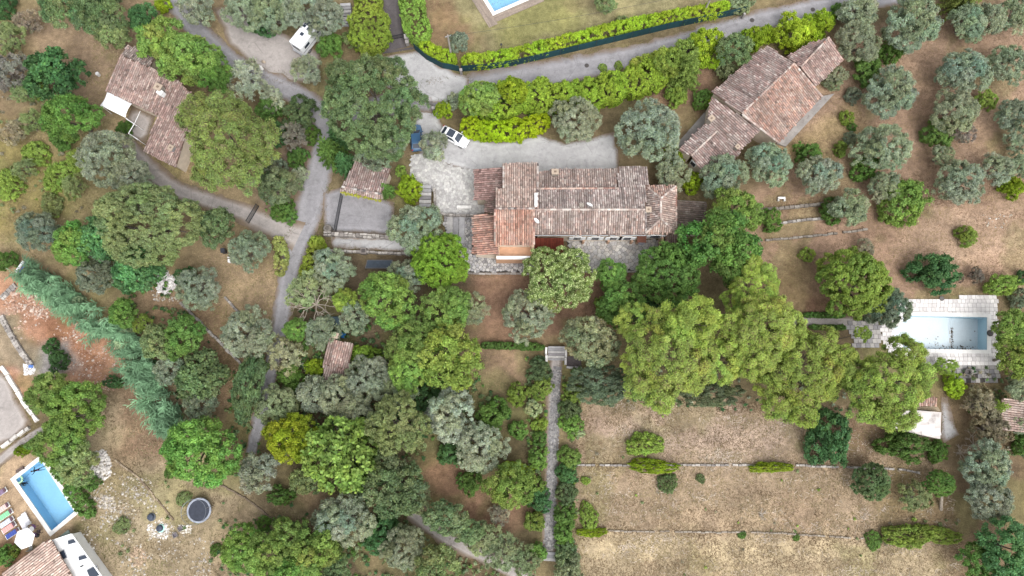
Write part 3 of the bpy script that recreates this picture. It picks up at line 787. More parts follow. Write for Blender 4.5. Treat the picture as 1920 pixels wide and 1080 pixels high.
# --- conifers, garage, parking
T('conifer', 'G', 626, 296, 30, 'dark conifer with drooping sprays left of the garage roof', tm=.95)
T('conifer', 'D', 655, 318, 26, 'dark conifer pressed against the garage roof', tm=1.2)
T('conifer', 'D', 640, 268, 24, 'conifer at the foot of the huge oak', tm=1.2)
T('conifer', 'G', 727, 362, 17, 'slim green conifer at the corner of the garage roof', tm=1.15)
T('bush', 'Y', 768, 355, 25, 'round yellow-green bush by the stone steps and the paved court', tm=.85)
T('bush', 'V', 752, 322, 11, 'small yellow-green bush squeezed behind the garage')
T('olive', 'O', 816, 277, 29, 'small olive standing in the court beside the white car')
T('bush', 'Y', 831, 208, 18, 'round yellow-green bush at the entrance of the gravel court', tm=.8)
T('olive', 'O', 780, 430, 51, 'large olive between the parking pad and the stone steps')
T('round', (.165, .295, .04), 825, 490, 52, 'dense round bright green tree at the corner of the lower terrace')
T('olive', 'O', 626, 506, 42, 'olive below the gravel walk, near the lane')
T('olive', 'O', 862, 80, 21, 'small faint olive on the lawn beside the light pole', tm=.85)
T('olive', (.22, .28, .13), 1135, 8, 22, 'small green tree on the lawn at the top edge')
T('bush', 'N', 1164, 42, 13, 'low faint bush on the lawn behind the long hedge')
# --- hedges and trees along the road
hedge([(788, 78), (808, 92), (852, 111)], 20, 1.7, 'Y', 'short clipped lime-green hedge left of the light pole, behind the dark mesh screen')
hedge([(868, 112), (910, 110), (960, 102), (1060, 77), (1160, 51), (1260, 30), (1340, 16), (1365, 8)], 21, 1.7, 'Y', 'long clipped lime-green hedge between the lawn and the road')
T('bush', 'U', 1388, 10, 24, 'pale grey-green oleander-like bush at the end of the long hedge', ry=18)
hedge([(770, -20), (774, 25), (790, 75)], 42, 2.2, (.23, .36, .07), 'wide clipped green hedge on the right of the sett driveway')
hedge([(688, -20), (690, 40), (694, 95)], 58, 2.6, (.23, .30, .05), 'tall shaggy hedge on the left of the sett driveway', rough=.4)
T('broad', 'L', 898, 188, 36, 'light green tree at the west end of the big hedge', tm=1.05)
T('broad', 'Y', 962, 172, 26, 'yellow-green tree inside the big hedge near its west end', tm=.75)
T('bush', 'O', 852, 192, 18, 'dull green bush at the western tip of the big hedge')
hedge([(885, 196), (930, 186), (985, 178), (1040, 178), (1100, 174), (1150, 160), (1200, 146), (1250, 128)], 52, 3.0, (.235, .345, .042), 'big loose yellow-green hedge on the south side of the road', rough=.4, puff=.3, leaf=(.24, .14))
hedge([(868, 232), (915, 243), (975, 240), (1026, 222)], 34, 2.0, (.33, .43, .02), 'curved bright lime hedge beside the white car', rough=.3)
hedge([(1186, 119), (1230, 106), (1276, 94)], 16, 1.2, (.38, .44, .09), 'low pale yellow hedge at the road edge')
T('low', 'V', 1130, 128, 9, 'tiny tuft on the road verge, first of three going east')
T('low', 'V', 1160, 124, 9, 'tiny tuft on the road verge, middle of three')
T('low', 'V', 1187, 118, 8, 'tiny tuft on the road verge next to the low yellow hedge')
T('bush', 'Y', 1322, 94, 36, 'brightest lime-yellow tree bush beside the road, near the tiled house', tm=.95)
T('bush', 'L', 1288, 104, 32, 'green bush left of the brightest lime-yellow bush', tm=.9)
T('broad', 'V', 1252, 120, 28, 'green tree at the east end of the big hedge', tm=.85)
T('conifer', (.19, .28, .07), 1278, 152, 34, 'drooping pale green conifer on the brown bank north of the tiled house')
T('bush', 'V', 1266, 183, 21, 'light green bush at the foot of the drooping conifer')
T('broad', 'B', 1374, 96, 32, 'mid-green tree against the upper side of the tiled house', tm=1.05)
T('bush', 'U', 1362, 134, 20, 'pale variegated shrub touching the wall of the tiled house')
T('bush', 'Y', 1412, 74, 24, 'yellow-green bush above the roof of the tiled house', tm=.8)
T('bush', 'Y', 1438, 66, 18, 'small lime bush at the corner of the tiled house roof')
T('bush', 'Y', 1487, 66, 38, 'large vivid lime bush left of the rear wing of the tiled house')
T('bush', 'Y', 1534, 48, 29, 'vivid lime bush at the top corner of the rear wing')
T('bush', 'G', 1316, 187, 19, 'round dark bush next to the chimney wing of the tiled house')
T('bush', 'Y', 1338, 191, 14, 'small yellow bush pressed against the tiled house')
T('olive', 'O', 1078, 229, 46, 'round grey-green olive at the edge of the gravel court')
T('olive', 'O', 1214, 250, 60, 'largest round olive, between the gravel court and the tiled house')
T('olive', 'O', 1260, 326, 33, 'olive at the north-east corner of the long villa')
T('bush', 'Y', 1262, 298, 22, 'lime bush between the two olives beside the tiled house', tm=.7)
T('bush', 'Y', 1300, 345, 20, 'lime bush below the white gable wall', tm=.85)
T('olive', 'O', 1355, 332, 45, 'olive in front of the low wing of the tiled house')
T('olive', 'O', 1441, 310, 43, 'olive at the lower corner of the tiled house')
# --- olive grove, north-east
T('olive', 'O', 1607, 24, 37, 'olive at the top edge right of the vivid lime bushes')
T('olive', 'O', 1604, 84, 43, 'olive directly behind the rear wing of the tiled house')
T('bush', 'G', 1570, 22, 14, 'small dark bush at the road end beside the lime bushes')
T('olive', 'O', 1706, 50, 55, 'largest olive on the top edge of the grove')
T('bush', 'G', 1664, 100, 24, 'green bush at the foot of the largest top-edge olive', tm=.9)
T('bush', 'G', 1622, 134, 29, 'green bush below the olive behind the rear wing', tm=1.1)
T('conifer', (.19, .235, .07), 1787, 16, 34, 'drooping olive-green conifer at the top edge of the grove')
T('olive', 'O', 1812, 44, 37, 'olive right of the drooping top-edge conifer')
T('olive', 'O', 1852, 38, 32, 'olive second from the top right corner')
T('olive', 'O', 1902, 30, 35, 'olive in the top right corner')
T('olive', 'O', 1805, 139, 47, 'large olive in the middle of the upper grove')
T('olive', 'O', 1886, 124, 39, 'olive at the right edge below the corner olive')
T('olive', 'O', 1666, 178, 50, 'lone wide olive on the tan clearing of the grove')
T('olive', 'O', 1783, 213, 44, 'olive just below the large middle olive')
T('bush', 'V', 1846, 190, 20, 'yellow-green bush between the grove olives near the right edge')
T('olive', 'O', 1902, 224, 37, 'olive at the right edge in the middle of the grove')
T('bush', 'O', 1563, 148, 23, 'rounded grey-green bush beside the rear wing corner', tm=.85)
T('bush', 'V', 1553, 128, 11, 'small lime bush touching the roof of the rear wing')
T('bush', 'O', 1597, 180, 15, 'small grey bush at the left of the lone wide olive', tm=.8)
T('bush', 'V', 1586, 222, 13, 'small round lime bush on the straw clearing, upper of two', tm=.8)
T('bush', 'G', 1597, 239, 8, 'tiny dark bush below the small round lime bush')
T('olive', 'O', 1650, 281, 53, 'wide olive with a dark green bush at its lower side', ry=44)
T('bush', 'G', 1622, 318, 27, 'dark green bush under the wide grove olive', tm=.95)
T('bush', 'G', 1755, 255, 28, 'dark green bush beside the bare grey twiggy shrub')
T('scrub', (.26, .24, .22), 1803, 250, 24, 'bare grey twiggy shrub in the grove')
T('bush', 'V', 1573, 279, 15, 'round lime bush on the straw clearing, lower of two', tm=.75)
T('bush', 'O', 1592, 262, 13, 'small grey bush above the lower lime bush', tm=.8)
T('bush', 'G', 1512, 290, 25, 'green bush behind the olive below the stone terrace', tm=.95)
T('olive', 'O', 1534, 330, 41, 'olive below the stone terrace of the tiled house')
T('olive', 'O', 1765, 294, 21, 'small olive in the middle of the lower grove')
T('olive', 'O', 1796, 345, 44, 'olive at the lower side of the grove, beside the bare slope')
T('olive', 'O', 1866, 318, 30, 'small olive between the lower grove and the right edge')
T('olive', 'O', 1908, 312, 24, 'small olive cut by the right edge of the lower grove')
T('scrub', 'O', 1902, 272, 22, 'thin grey bush at the right edge of the grove')
T('bush', 'Y', 1893, 352, 23, 'lime bush on the slope at the right edge', tm=.6)
T('olive', 'O', 1655, 352, 29, 'small olive above the big bright shrub on the slope')
T('bush', 'L', 1690, 380, 40, 'big bright green shrub on the slope', ry=48, tm=.95)
T('olive', 'O', 1590, 392, 36, 'olive beside the low terrace walls')
T('bush', 'G', 1560, 396, 24, 'dark green bush at the end of the low terrace walls', tm=.85)
T('bush', 'G', 1443, 414, 22, 'round dark green bush on the terraces right of the villa')
T('bush', 'V', 1513, 478, 14, 'small lime bush on the brown slope')
T('bush', 'V', 1810, 444, 20, 'lone lime bush on the bare slope')
T('scrub', 'R', 1622, 466, 18, 'small dry grey bush above the large round tree')
T('round', 'V', 1596, 532, 64, 'large round light green tree near the drained pool', tm=.92)
T('olive', (.165, .2, .13), 1660, 577, 43, 'dark olive at the corner of the drained pool deck')
T('bush', 'D', 1747, 513, 47, 'wide dark green bush above the drained pool', ry=38, tm=1.15)
T('scrub', (.17, .15, .12), 1830, 517, 15, 'brown twiggy shrub above the pool deck')
T('scrub', (.16, .13, .11), 1798, 521, 9, 'tiny brown shrub right of the wide dark bush')
T('bush', 'V', 1877, 534, 30, 'yellow-green bush at the upper right of the pool deck', ry=21)
T('bush', 'D', 1917, 520, 12, 'small dark bush at the right edge above the pool')
T('bush', 'O', 1908, 562, 20, 'dull bush at the right edge beside the pool deck', tm=.7)
T('broad', 'L', 1892, 612, 32, 'light green tree at the right edge of the pool deck')
T('broad', 'V', 1898, 672, 36, 'yellow-green tree below the pool deck at the right edge', tm=.85)
T('olive', 'O', 1908, 728, 30, 'grey tree above the small tiled roof at the right edge')
T('olive', 'O', 1908, 792, 20, 'grey bush lying over the small tiled roof')
T('bush', 'G', 1918, 830, 22, 'dark bush under the small tiled roof at the right edge', tm=.8)
# --- pines and garden trees south of the villa
T('pine', 'P', 1412, 548, 62, 'pine crown nearest the villa, topmost of the big pine row', hc=6.2, tm=1.04)
T('pine', 'P', 1292, 602, 52, 'pine standing at the upper left of the big pine row', hc=9.5, tm=1.03)
T('pine', 'P', 1422, 626, 78, 'huge pine in the heart of the pine row', hc=8.6)
T('pine', 'P', 1252, 672, 88, 'huge leftmost pine with a ragged outline', hc=8.0, tm=.97)
T('pine', 'P', 1494, 696, 88, 'broad pine in the lower middle of the pine row', hc=6.6, tm=.9)
T('pine', 'P', 1664, 722, 85, 'broad rounded pine beside the drained pool', hc=8.0, tm=.98)
T('pine', 'P', 1346, 676, 46, 'pine wedged between the huge leftmost pine and the heart of the row')
T('pine', 'P', 1580, 690, 40, 'smaller pine filling the gap left of the broad rounded pine', tm=.95)
T('pine', 'P', 1186, 602, 34, 'small thin-topped pine at the left tip of the row', tm=1.0)
T('pine', 'P', 1616, 626, 15, 'thin pine top rising at the pool path')
T('broad', 'G', 1166, 573, 42, 'mid-green rounded tree beside the thin-topped pine', tm=1.1)
T('bush', 'V', 1140, 578, 26, 'yellow-green bush at the left of the rounded garden tree')
T('bush', 'D', 1215, 585, 28, 'dark bush between the rounded garden tree and the pines')
T('flower', (.17, .235, .075), 1050, 522, 63, 'round tree covered in whitish blossom beside the red lean-to roof')
T('broad', 'G', 1145, 518, 30, 'small bright green tree at the edge of the villa terrace', tm=1.15)
T('round', 'G', 1250, 514, 58, 'dense dark round tree below the villa terrace', tm=1.0)
T('broad', 'G', 1346, 462, 70, 'large glossy green tree at the right of the villa terrace', tm=.95)
T('broad', 'L', 1380, 398, 44, 'light green tree over the dark annexe roof', tm=1.0)
T('olive', 'S', 990, 592, 48, 'silvery tree below the blossoming tree', tm=.85)
T('broad', (.25, .265, .15), 1106, 640, 50, 'greyish brown-green tree beside the top of the garden path')
T('olive', (.15, .19, .12), 1125, 722, 62, 'dark grey-green thicket tree left under the pines', ry=36)
T('olive', (.14, .18, .11), 1330, 738, 58, 'dark grey-green thicket tree below the leftmost pines', ry=24)
T('bush', 'D', 1547, 822, 41, 'tall dark green bush at the top of the dry field', ry=56, tm=1.2)
T('bush', 'G', 1690, 838, 46, 'dark spreading conifer bush in front of the ruined roof', ry=28, tm=.72)
T('bush', 'G', 1756, 846, 20, 'small green bush right of the dark spreading conifer bush', tm=.9)
T('bush', 'Y', 1786, 722, 22, 'clipped lime block of hedge beside the broad rounded pine')
T('scrub', 'V', 1768, 686, 28, 'feathery yellow-green grass clump at the pool deck', ry=16)
T('scrub', 'R', 1838, 760, 34, 'brown tangled shrub beside the ruin')
T('scrub', (.2, .18, .13), 1858, 806, 34, 'dead-looking brown thicket bush below the small tiled roof')
T('conifer', 'V', 1850, 762, 20, 'pale slim conifer rising from the brown tangle')
T('bush', 'G', 1872, 790, 20, 'green bush in the brown tangle near the right edge')
T('olive', 'O', 1845, 872, 46, 'grey olive in the lower right corner, upper of two', tm=1.05)
T('olive', 'O', 1848, 934, 44, 'grey olive in the lower right corner, lower of two')
T('broad', 'D', 1888, 1030, 56, 'dark green tree in the bottom right corner', tm=1.6)
T('broad', 'G', 1830, 1052, 34, 'green tree left of the bottom right corner tree', tm=.9)
T('round', 'B', 1633, 903, 33, 'round dark green bush-tree on the wall of the dry field', tm=.95)
T('round', 'G', 1760, 906, 29, 'round lollipop tree with its pale trunk leaning out below', ry=22, tm=1.0)
T('scrub', 'N', 1712, 930, 30, 'straggly yellowish bush between the two round field trees')
T('low', 'V', 1700, 1004, 46, 'low green bramble patch in the dry field, middle of three', ry=26, tm=.8)
T('low', 'G', 1636, 1012, 17, 'dark low bramble patch at the end of the field wall')
T('low', 'V', 1768, 1004, 34, 'low light-green bramble patch in the dry field, rightmost of three', ry=16)
T('low', 'Y', 1444, 876, 40, 'flat lime shrub spilling over the field wall, right of the vine patch', ry=12, tm=.7)
T('low', 'Y', 1226, 874, 48, 'flat lime shrub spilling over the field wall below the vine patch', ry=14, tm=.7)
T('low', 'V', 1208, 832, 34, 'low square vine patch in the dry field', ry=26)
T('low', 'B', 1251, 906, 18, 'small dark weedy shrub under the field wall', ry=22)
T('low', 'B', 1313, 897, 9, 'tiny weed under the middle of the field wall')
T('low', 'V', 1098, 901, 9, 'tiny bright weed tuft at the left end of the dry field')
T('low', 'V', 1104, 968, 18, 'thin weedy shrub at the left end of the lower field wall', ry=26)
T('low', 'Y', 1110, 998, 28, 'flat lime shrub on the left end of the lower field wall', ry=10, tm=.7)
T('low', 'G', 1391, 1003, 8, 'tiny dark weed on the lower field wall, left of two')
T('low', 'G', 1493, 1008, 7, 'tiny dark weed on the lower field wall, right of two')
# --- garden path borders
for px, py, r, lab, tn, tm in [
    (1011, 694, 22, 'dull bush left of the path, just below the stairs', 'B', .8), (1015, 727, 20, 'light bush left of the path, second below the stairs', 'V', .8),
    (999, 766, 14, 'white-flowered bush left of the path', 'U', 1.3), (1014, 794, 15, 'clipped lime ball left of the path below the white flowers', 'V', .95),
    (1011, 822, 13, 'dark green bush left of the path between two clipped balls', 'G', .8), (1010, 858, 18, 'clipped green ball left of the path across from the field wall', 'G', 1.3),
    (1007, 912, 15, 'clipped ball left of the path beside the bright lime tree', 'L', .85), (1014, 938, 20, 'blue-green bush left of the path', 'D', 1.3),
    (1003, 976, 17, 'lime-topped bush left of the path near its lower end', 'V', .8), (1005, 1032, 17, 'bush left of the path beside the bottom step', 'G', 1.2),
    (972, 739, 19, 'low green bush on the small lawn edge, left of the path border', 'V', .75), (972, 806, 15, 'small mid-green bush left of the path border', 'G', 1.1),
    (1072, 737, 18, 'lime-green bush right of the path, below the grey thicket', 'V', .8), (1068, 768, 19, 'dark bush right of the path between two clipped balls', 'B', .8),
    (1070, 797, 20, 'clipped ball right of the path ringed by white flowers', 'G', 1.35), (1067, 856, 19, 'clipped green ball right of the path at the field wall', 'L', .85),
    (1062, 888, 18, 'blue-green bush right of the path below the field wall', 'D', 1.4), (1062, 925, 19, 'loose dull bush right of the path beside the dry field', 'B', .9),
    (1060, 965, 20, 'dark glossy bush right of the path near the lower field wall', 'G', .9), (1058, 999, 18, 'green bush right of the path, second from its lower end', 'G', 1.2),
    (1059, 1033, 18, 'olive-green bush right of the bottom step', 'B', 1.1), (1064, 1066, 28, 'pale green bush below the lower end of the path', 'U', .75)]:
    plant('bush', tn, px, py, r*1.13, lab, tm=tm, group='bushes bordering the garden path')
T('low', 'U', 1082, 812, 16, 'ring of low white flowers beside the clipped path ball', ry=7, tm=1.4)
hedge([(905, 647), (960, 648), (1018, 651)], 10, .9, 'G', 'thin dark clipped hedge between the upper and lower garden', puff=.18, tm=.75)
hedge([(1510, 590), (1582, 591)], 7, .6, 'G', 'narrow dark hedge on the upper side of the pool path', puff=.16, tm=.9)
hedge([(1522, 613), (1584, 614)], 7, .6, 'G', 'narrow dark hedge on the lower side of the pool path', puff=.16, tm=.9)
# --- lane side, middle left
hedge([(597, 446), (588, 470), (578, 505), (572, 528)], 26, 1.6, (.23, .3, .05), 'shaggy yellow-tipped hedge on the right of the lane', rough=.4)
hedge([(520, 446), (526, 480), (522, 512)], 18, 1.5, (.33, .37, .12), 'pale yellow hedge strip on the left of the lane')
T('bush', 'Y', 598, 458, 14, 'bright yellow shrub where the wall meets the lane', tm=.75)
T('scrub', 'U', 576, 546, 38, 'pale yellow-green thin tree beside the lane above the bare branches')
T('broad', 'G', 556, 618, 22, 'green tree right of the lane below the pale thin tree', tm=1.1)
T('broad', 'V', 648, 562, 22, 'lime young tree behind the bare branches')
T('olive', 'O', 664, 594, 32, 'olive between the lime young tree and the bright oaks')
T('olive', 'O', 604, 622, 34, 'olive under the bare branches beside the shed', tm=.92)
T('scrub', (.31, .33, .21), 536, 668, 36, 'pale greyish tree left of the shed by the lane')
T('bush', 'Y', 592, 690, 20, 'bright lime bush at the lower left corner of the shed', tm=.75)
T('bush', 'G', 548, 706, 26, 'dark green bush below the pale greyish tree', tm=.85)
T('bush', (.2, .32, .05), 684, 668, 32, 'grassy bright green bush over the right edge of the shed', ry=20)
T('broad', 'L', 728, 562, 53, 'bright green oak below the dark basin', tm=.95)
T('olive', 'O', 762, 520, 36, 'olive between the round tree and the bright oaks')
T('broad', 'L', 836, 584, 46, 'bright green oak below the round tree', tm=.95)
T('broad', 'L', 775, 640, 46, 'bright oak in the middle of the garden wood', tm=.9)
T('broad', 'V', 846, 668, 60, 'largest bright lime oak of the garden wood')
T('broad', 'L', 768, 690, 42, 'bright oak at the lower left of the largest lime oak')
T('bush', 'D', 800, 745, 26, 'dark undergrowth bush below the lime oaks', tm=1.2)
T('olive', 'O', 884, 580, 32, 'grey olive right of the bright oaks beside the brown garden')
T('olive', 'O', 694, 712, 46, 'grey olive below the shed')
T('olive', 'O', 748, 722, 38, 'grey olive below the bright oaks')
T('olive', 'O', 640, 742, 44, 'grey olive left below the shed')
T('olive', 'O', 590, 742, 36, 'grey olive nearest the lane below the shed')
T('olive', 'U', 522, 762, 40, 'pale grey-green tree beside the lane at mid-left', tm=.85)
T('broad', (.25, .305, .025), 552, 820, 48, 'mustard-green tree in the lower wood')
T('olive', 'O', 672, 792, 40, 'grey olive above the fig-like tree')
T('bigleaf', 'L', 644, 852, 70, 'large clumpy fig-like tree in the lower wood', tm=.98)
T('bigleaf', 'D', 690, 880, 30, 'dark broad bush at the right of the fig-like tree', tm=1.5)
T('dull', 'N', 746, 798, 57, 'dense dull-green domed tree in the lower wood', tm=1.0)
T('olive', 'S', 842, 778, 50, 'silvery olive right of the dull-green dome', tm=.95)
T('olive', 'S', 902, 838, 48, 'silvery olive at the small brown clearing')
T('bush', 'D', 846, 852, 24, 'dark bush between the two silvery olives', tm=1.4)
T('bush', 'G', 926, 778, 31, 'large-leaved dark bush in the lower garden', tm=.95)
T('bush', 'G', 880, 904, 24, 'dark bush at the upper side of the brown clearing', tm=.85)
T('broad', 'L', 958, 908, 44, 'bright glossy tree left of the path bushes', tm=1.0)
T('low', 'Y', 970, 880, 34, 'flat lime hedge top above the bright glossy tree', ry=14, tm=.75)
T('broad', 'B', 742, 908, 58, 'olive-green oak below the dull-green dome')
T('olive', 'O', 650, 972, 54, 'grey olive above the two ditches', tm=.95)
T('olive', 'O', 612, 966, 28, 'small grey-green tree left of the grey olive by the ditches', tm=.8)
T('scrub', 'U', 782, 936, 30, 'pale yellowish bush left of the brown clearing', tm=.85)
T('olive', 'O', 758, 1026, 42, 'grey tree at the bottom edge beside the dusty track')
T('bush', 'D', 716, 1002, 34, 'dark bush between the grey trees near the bottom edge', tm=1.2)
T('broad', (.17, .23, .11), 838, 970, 40, 'grey-green thicket below the brown clearing', ry=30)
T('broad', (.17, .23, .11), 876, 996, 30, 'grey-green thicket beside the dusty track', ry=22)
T('scrub', 'U', 906, 1006, 34, 'pale thin tree above the dusty track, upper of three', tm=.8)
T('scrub', 'U', 944, 1036, 36, 'pale thin tree at the dusty track, middle of three', tm=.8)
T('scrub', 'U', 985, 1052, 30, 'pale thin tree at the dusty track, lower of three', tm=.78)
T('broad', 'N', 820, 1064, 42, 'yellowish green tree at the bottom edge below the dusty track')
T('scrub', 'R', 935, 965, 20, 'dry brown bush under the bright glossy tree')
# --- left wood
T('olive', (.19, .22, .155), 76, 436, 42, 'lone dark grey olive on the western slope')
T('broad', 'G', 142, 458, 40, 'green tree left of the great dull oak', tm=1.2)
T('bigleaf', 'D', 198, 448, 46, 'dark ivy-covered tree left of the great dull oak', tm=1.6)
T('bigleaf', 'D', 262, 508, 44, 'dark ivy-covered tree under the great dull oak', tm=1.5)
T('dull', 'N', 282, 424, 98, 'great domed dull-green oak left of the gravel drive', ry=76)
T('broad', 'B', 407, 428, 35, 'dark green tree right of the great dull oak')
T('olive', 'O', 470, 470, 39, 'olive beside the white bench frame')
T('olive', (.19, .22, .155), 184, 516, 38, 'dark grey olive beside the cane thicket')
T('olive', 'O', 375, 542, 42, 'olive beside the white rubble heap', tm=.95)
T('bush', 'D', 350, 520, 20, 'dark bush behind the olive by the white rubble heap', tm=1.2)
T('bush', 'G', 14, 490, 20, 'dark green bush at the left edge above the blue pipe', tm=.8)
T('broad', 'G', 234, 588, 26, 'dark green tree beside the middle of the cane thicket')
T('scrub', 'V', 268, 606, 20, 'yellowing bush beside the cane thicket', tm=.8)
T('broad', 'N', 300, 642, 32, 'mottled tree right of the cane thicket', tm=.95)
T('broad', 'G', 346, 632, 38, 'green tree on the diagonal terrace', tm=1.1)
T('olive', 'O', 322, 692, 30, 'small olive below the diagonal terrace trees')
T('bigleaf', 'B', 380, 706, 46, 'mottled dense tree on the left terraces')
T('olive', 'O', 466, 626, 48, 'olive left of the lane in the middle of the left side')
T('broad', 'B', 470, 728, 30, 'tall dark green tree strip left of the lane', ry=62, tm=.85)
T('olive', 'O', 380, 756, 32, 'faint grey olive below the mottled dense tree', tm=.9)
T('broad', 'G', 382, 845, 66, 'large green walnut-like tree on the rocky ground', tm=1.2)
T('olive', 'S', 486, 884, 39, 'pale grey olive beside the ditch', tm=.75)
T('broad', 'L', 100, 738, 40, 'light green tree beside the dusty yard', tm=.9)
T('broad', 'L', 150, 766, 52, 'light green spreading tree above the bathing pool', tm=.88)
T('broad', 'L', 118, 828, 46, 'light green tree leaning towards the bathing pool', tm=.85)
T('broad', 'N', 150, 866, 40, 'yellowish tree between the pool and the white boulders', tm=1.1)
T('bush', 'D', 98, 652, 16, 'small dark shrub on the orange earth, upper of two', tm=1.0)
T('bush', 'D', 112, 678, 20, 'small dark shrub on the orange earth, lower of two', tm=1.0)
T('bush', 'G', 172, 905, 15, 'dark bush by the white boulders')
T('bush', 'D', 218, 716, 22, 'dark weed clump at the end of the dirt bank', ry=12)
T('bush', 'Y', 42, 846, 13, 'lime shrub beside the garden wall above the pool', tm=.5)
hedge([(50, 838), (66, 830), (82, 818)], 14, 1.2, 'G', 'short hedge along the garden wall above the bathing pool')
hedge([(102, 872), (130, 912), (152, 948), (168, 966)], 20, 1.3, 'G', 'hedge along the right side of the bathing pool', rough=.4)
T('bush', 'G', 8, 1042, 20, 'green bush beside the parasol terrace at the left edge', tm=1.1)
T('bush', 'V', 28, 1034, 11, 'small bush next to the white parasol', tm=.6)
T('broad', 'L', 456, 1026, 40, 'green tree at the bottom edge, leftmost of the bottom clump', tm=.85)
T('broad', 'L', 508, 1042, 46, 'green tree at the bottom edge, second of the bottom clump', tm=.9)
T('broad', 'L', 545, 1006, 36, 'green tree at the top of the bottom clump', tm=.8)
T('broad', 'L', 592, 1034, 48, 'green tree at the bottom edge beside the ditches', tm=.85)
T('broad', 'G', 540, 1075, 40, 'dark green tree on the bottom edge in the clump')
T('broad', 'B', 626, 1066, 30, 'dull green tree at the right end of the bottom clump')
T('bush', 'G', 528, 928, 24, 'dark round bush between the lane and the ditch', ry=18, tm=.75)
T('bush', 'G', 495, 981, 13, 'small dark shrub on the pale bank')
T('bush', 'N', 575, 900, 30, 'yellowish bush below the mustard-green tree')
T('broad', 'B', 486, 690, 18, 'small dark tree by the lane opposite the pale greyish tree', tm=.85)
T('low', 'G', 322, 882, 14, 'faint green weed patch left of the walnut-like tree', tm=.8)
T('low', 'N', 345, 935, 14, 'faint weed patch above the trampoline')
T('low', 'N', 230, 985, 16, 'faint weed patch among the stones')
T('low', 'G', 405, 1030, 12, 'faint dark weed patch left of the bottom clump', tm=.8)

# --- undergrowth below the woods
def undergrowth(poly, dens, tints, hmax=.7, puff=.34, per=10, leaf=(.22, .14)):
    pw = PP(poly); rng = np.random.default_rng(len(poly)*17+int(abs(pw[0].x)*10))
    x0, x1 = min(p.x for p in pw), max(p.x for p in pw); y0, y1 = min(p.y for p in pw), max(p.y for p in pw)
    n = int((x1-x0)*(y1-y0)*dens)
    X = rng.uniform(x0, x1, n); Y = rng.uniform(y0, y1, n)
    ok = inpoly(X, Y, pw) & (fnoise(X, Y, 2.2)+rng.normal(size=n)*.15 > -.12)
    for hp in HARD: ok &= ~inpoly(X, Y, hp)
    X, Y = X[ok], Y[ok]; n = len(X)
    PC = np.stack([X, Y, rng.uniform(.05, hmax, n)*(.5+.5*np.clip(fnoise(X, Y, 1.5)+.5, 0, 1))], 1)
    PT = np.array(tints)[rng.integers(0, len(tints), n)]*(1+.15*rng.normal(size=(n, 1)))
    V, F, t = puffs_to_leaves(rng, PC, np.tile([0, 0, 1.0], (n, 1)), puff*rng.uniform(.6, 1.3, n), PT, per, *leaf)
    o = link('undergrowth', np_mesh('undergrowth', V, F, t, M['leaf'])); o.color = (1, 1, 1, 1)
    return tag(o, kind='stuff')
UG = [TINT['G'], TINT['B'], TINT['D'], TINT['N']]
undergrowth([(490, 640), (700, 600), (900, 700), (960, 780), (900, 860), (780, 860), (700, 960), (560, 900), (490, 800)], 3.0, UG, 1.0)
undergrowth([(690, 940), (800, 960), (960, 1040), (1000, 1090), (700, 1090), (640, 1010)], 2.6, UG+[TINT['U']], .9)
undergrowth([(420, 980), (520, 960), (660, 1000), (680, 1090), (400, 1090)], 2.4, UG, .9)
undergrowth([(100, 420), (300, 480), (330, 560), (250, 560), (120, 480)], 2.3, UG, .8)
undergrowth([(220, 560), (390, 590), (400, 700), (340, 800), (270, 690)], 2.3, UG+[TINT['N']], .7)
undergrowth([(440, 680), (490, 640), (490, 850), (440, 900), (400, 780)], 2.3, UG, .8)
undergrowth([(480, 190), (590, 200), (590, 300), (540, 400), (490, 400), (500, 300)], 1.6, UG, .8)
undergrowth([(985, 660), (1030, 680), (1020, 1060), (985, 1060), (990, 850)], 2.8, UG+[TINT['V']], .8)
undergrowth([(1052, 690), (1090, 690), (1080, 1060), (1046, 1060)], 2.8, UG+[TINT['V']], .8)
undergrowth([(1060, 690), (1400, 690), (1740, 700), (1740, 770), (1400, 770), (1090, 750)], 1.5, [TINT['D'], TINT['B'], TINT['O']], .8)
undergrowth([(1800, 690), (1930, 690), (1930, 860), (1830, 850)], 1.6, UG+[TINT['R']], .9)
undergrowth([(450, 905), (480, 900), (700, 1040), (690, 1090), (640, 1040)], 1.4, UG, .5)
undergrowth([(560, 440), (600, 440), (640, 560), (560, 640)], 2.2, UG, .6)
undergrowth([(-10, 0), (70, 30), (90, 220), (40, 260), (-10, 240)], 1.0, [TINT['R'], TINT['N'], (.19, .19, .16)], .8, leaf=(.24, .08))
undergrowth([(1620, 975), (1800, 965), (1790, 1025), (1640, 1035)], .8, [TINT['N'], TINT['V'], TINT['R']], .35)
undergrowth([(840, 170), (1250, 110), (1260, 150), (1030, 220), (860, 225)], 1.0, [TINT['G'], TINT['B']], .5)
undergrowth([(60, 240), (140, 280), (170, 400), (60, 440), (-10, 420), (-10, 260)], .6, [TINT['N'], TINT['V'], TINT['R']], .3)
undergrowth([(1090, 770), (1500, 780), (1640, 900), (1620, 1080), (1090, 1080)], .07, [TINT['N'], TINT['V'], TINT['R']], .15, puff=.24)
undergrowth([(230, 880), (440, 900), (480, 1000), (420, 1060), (220, 1060)], .16, [TINT['N'], TINT['B']], .2)

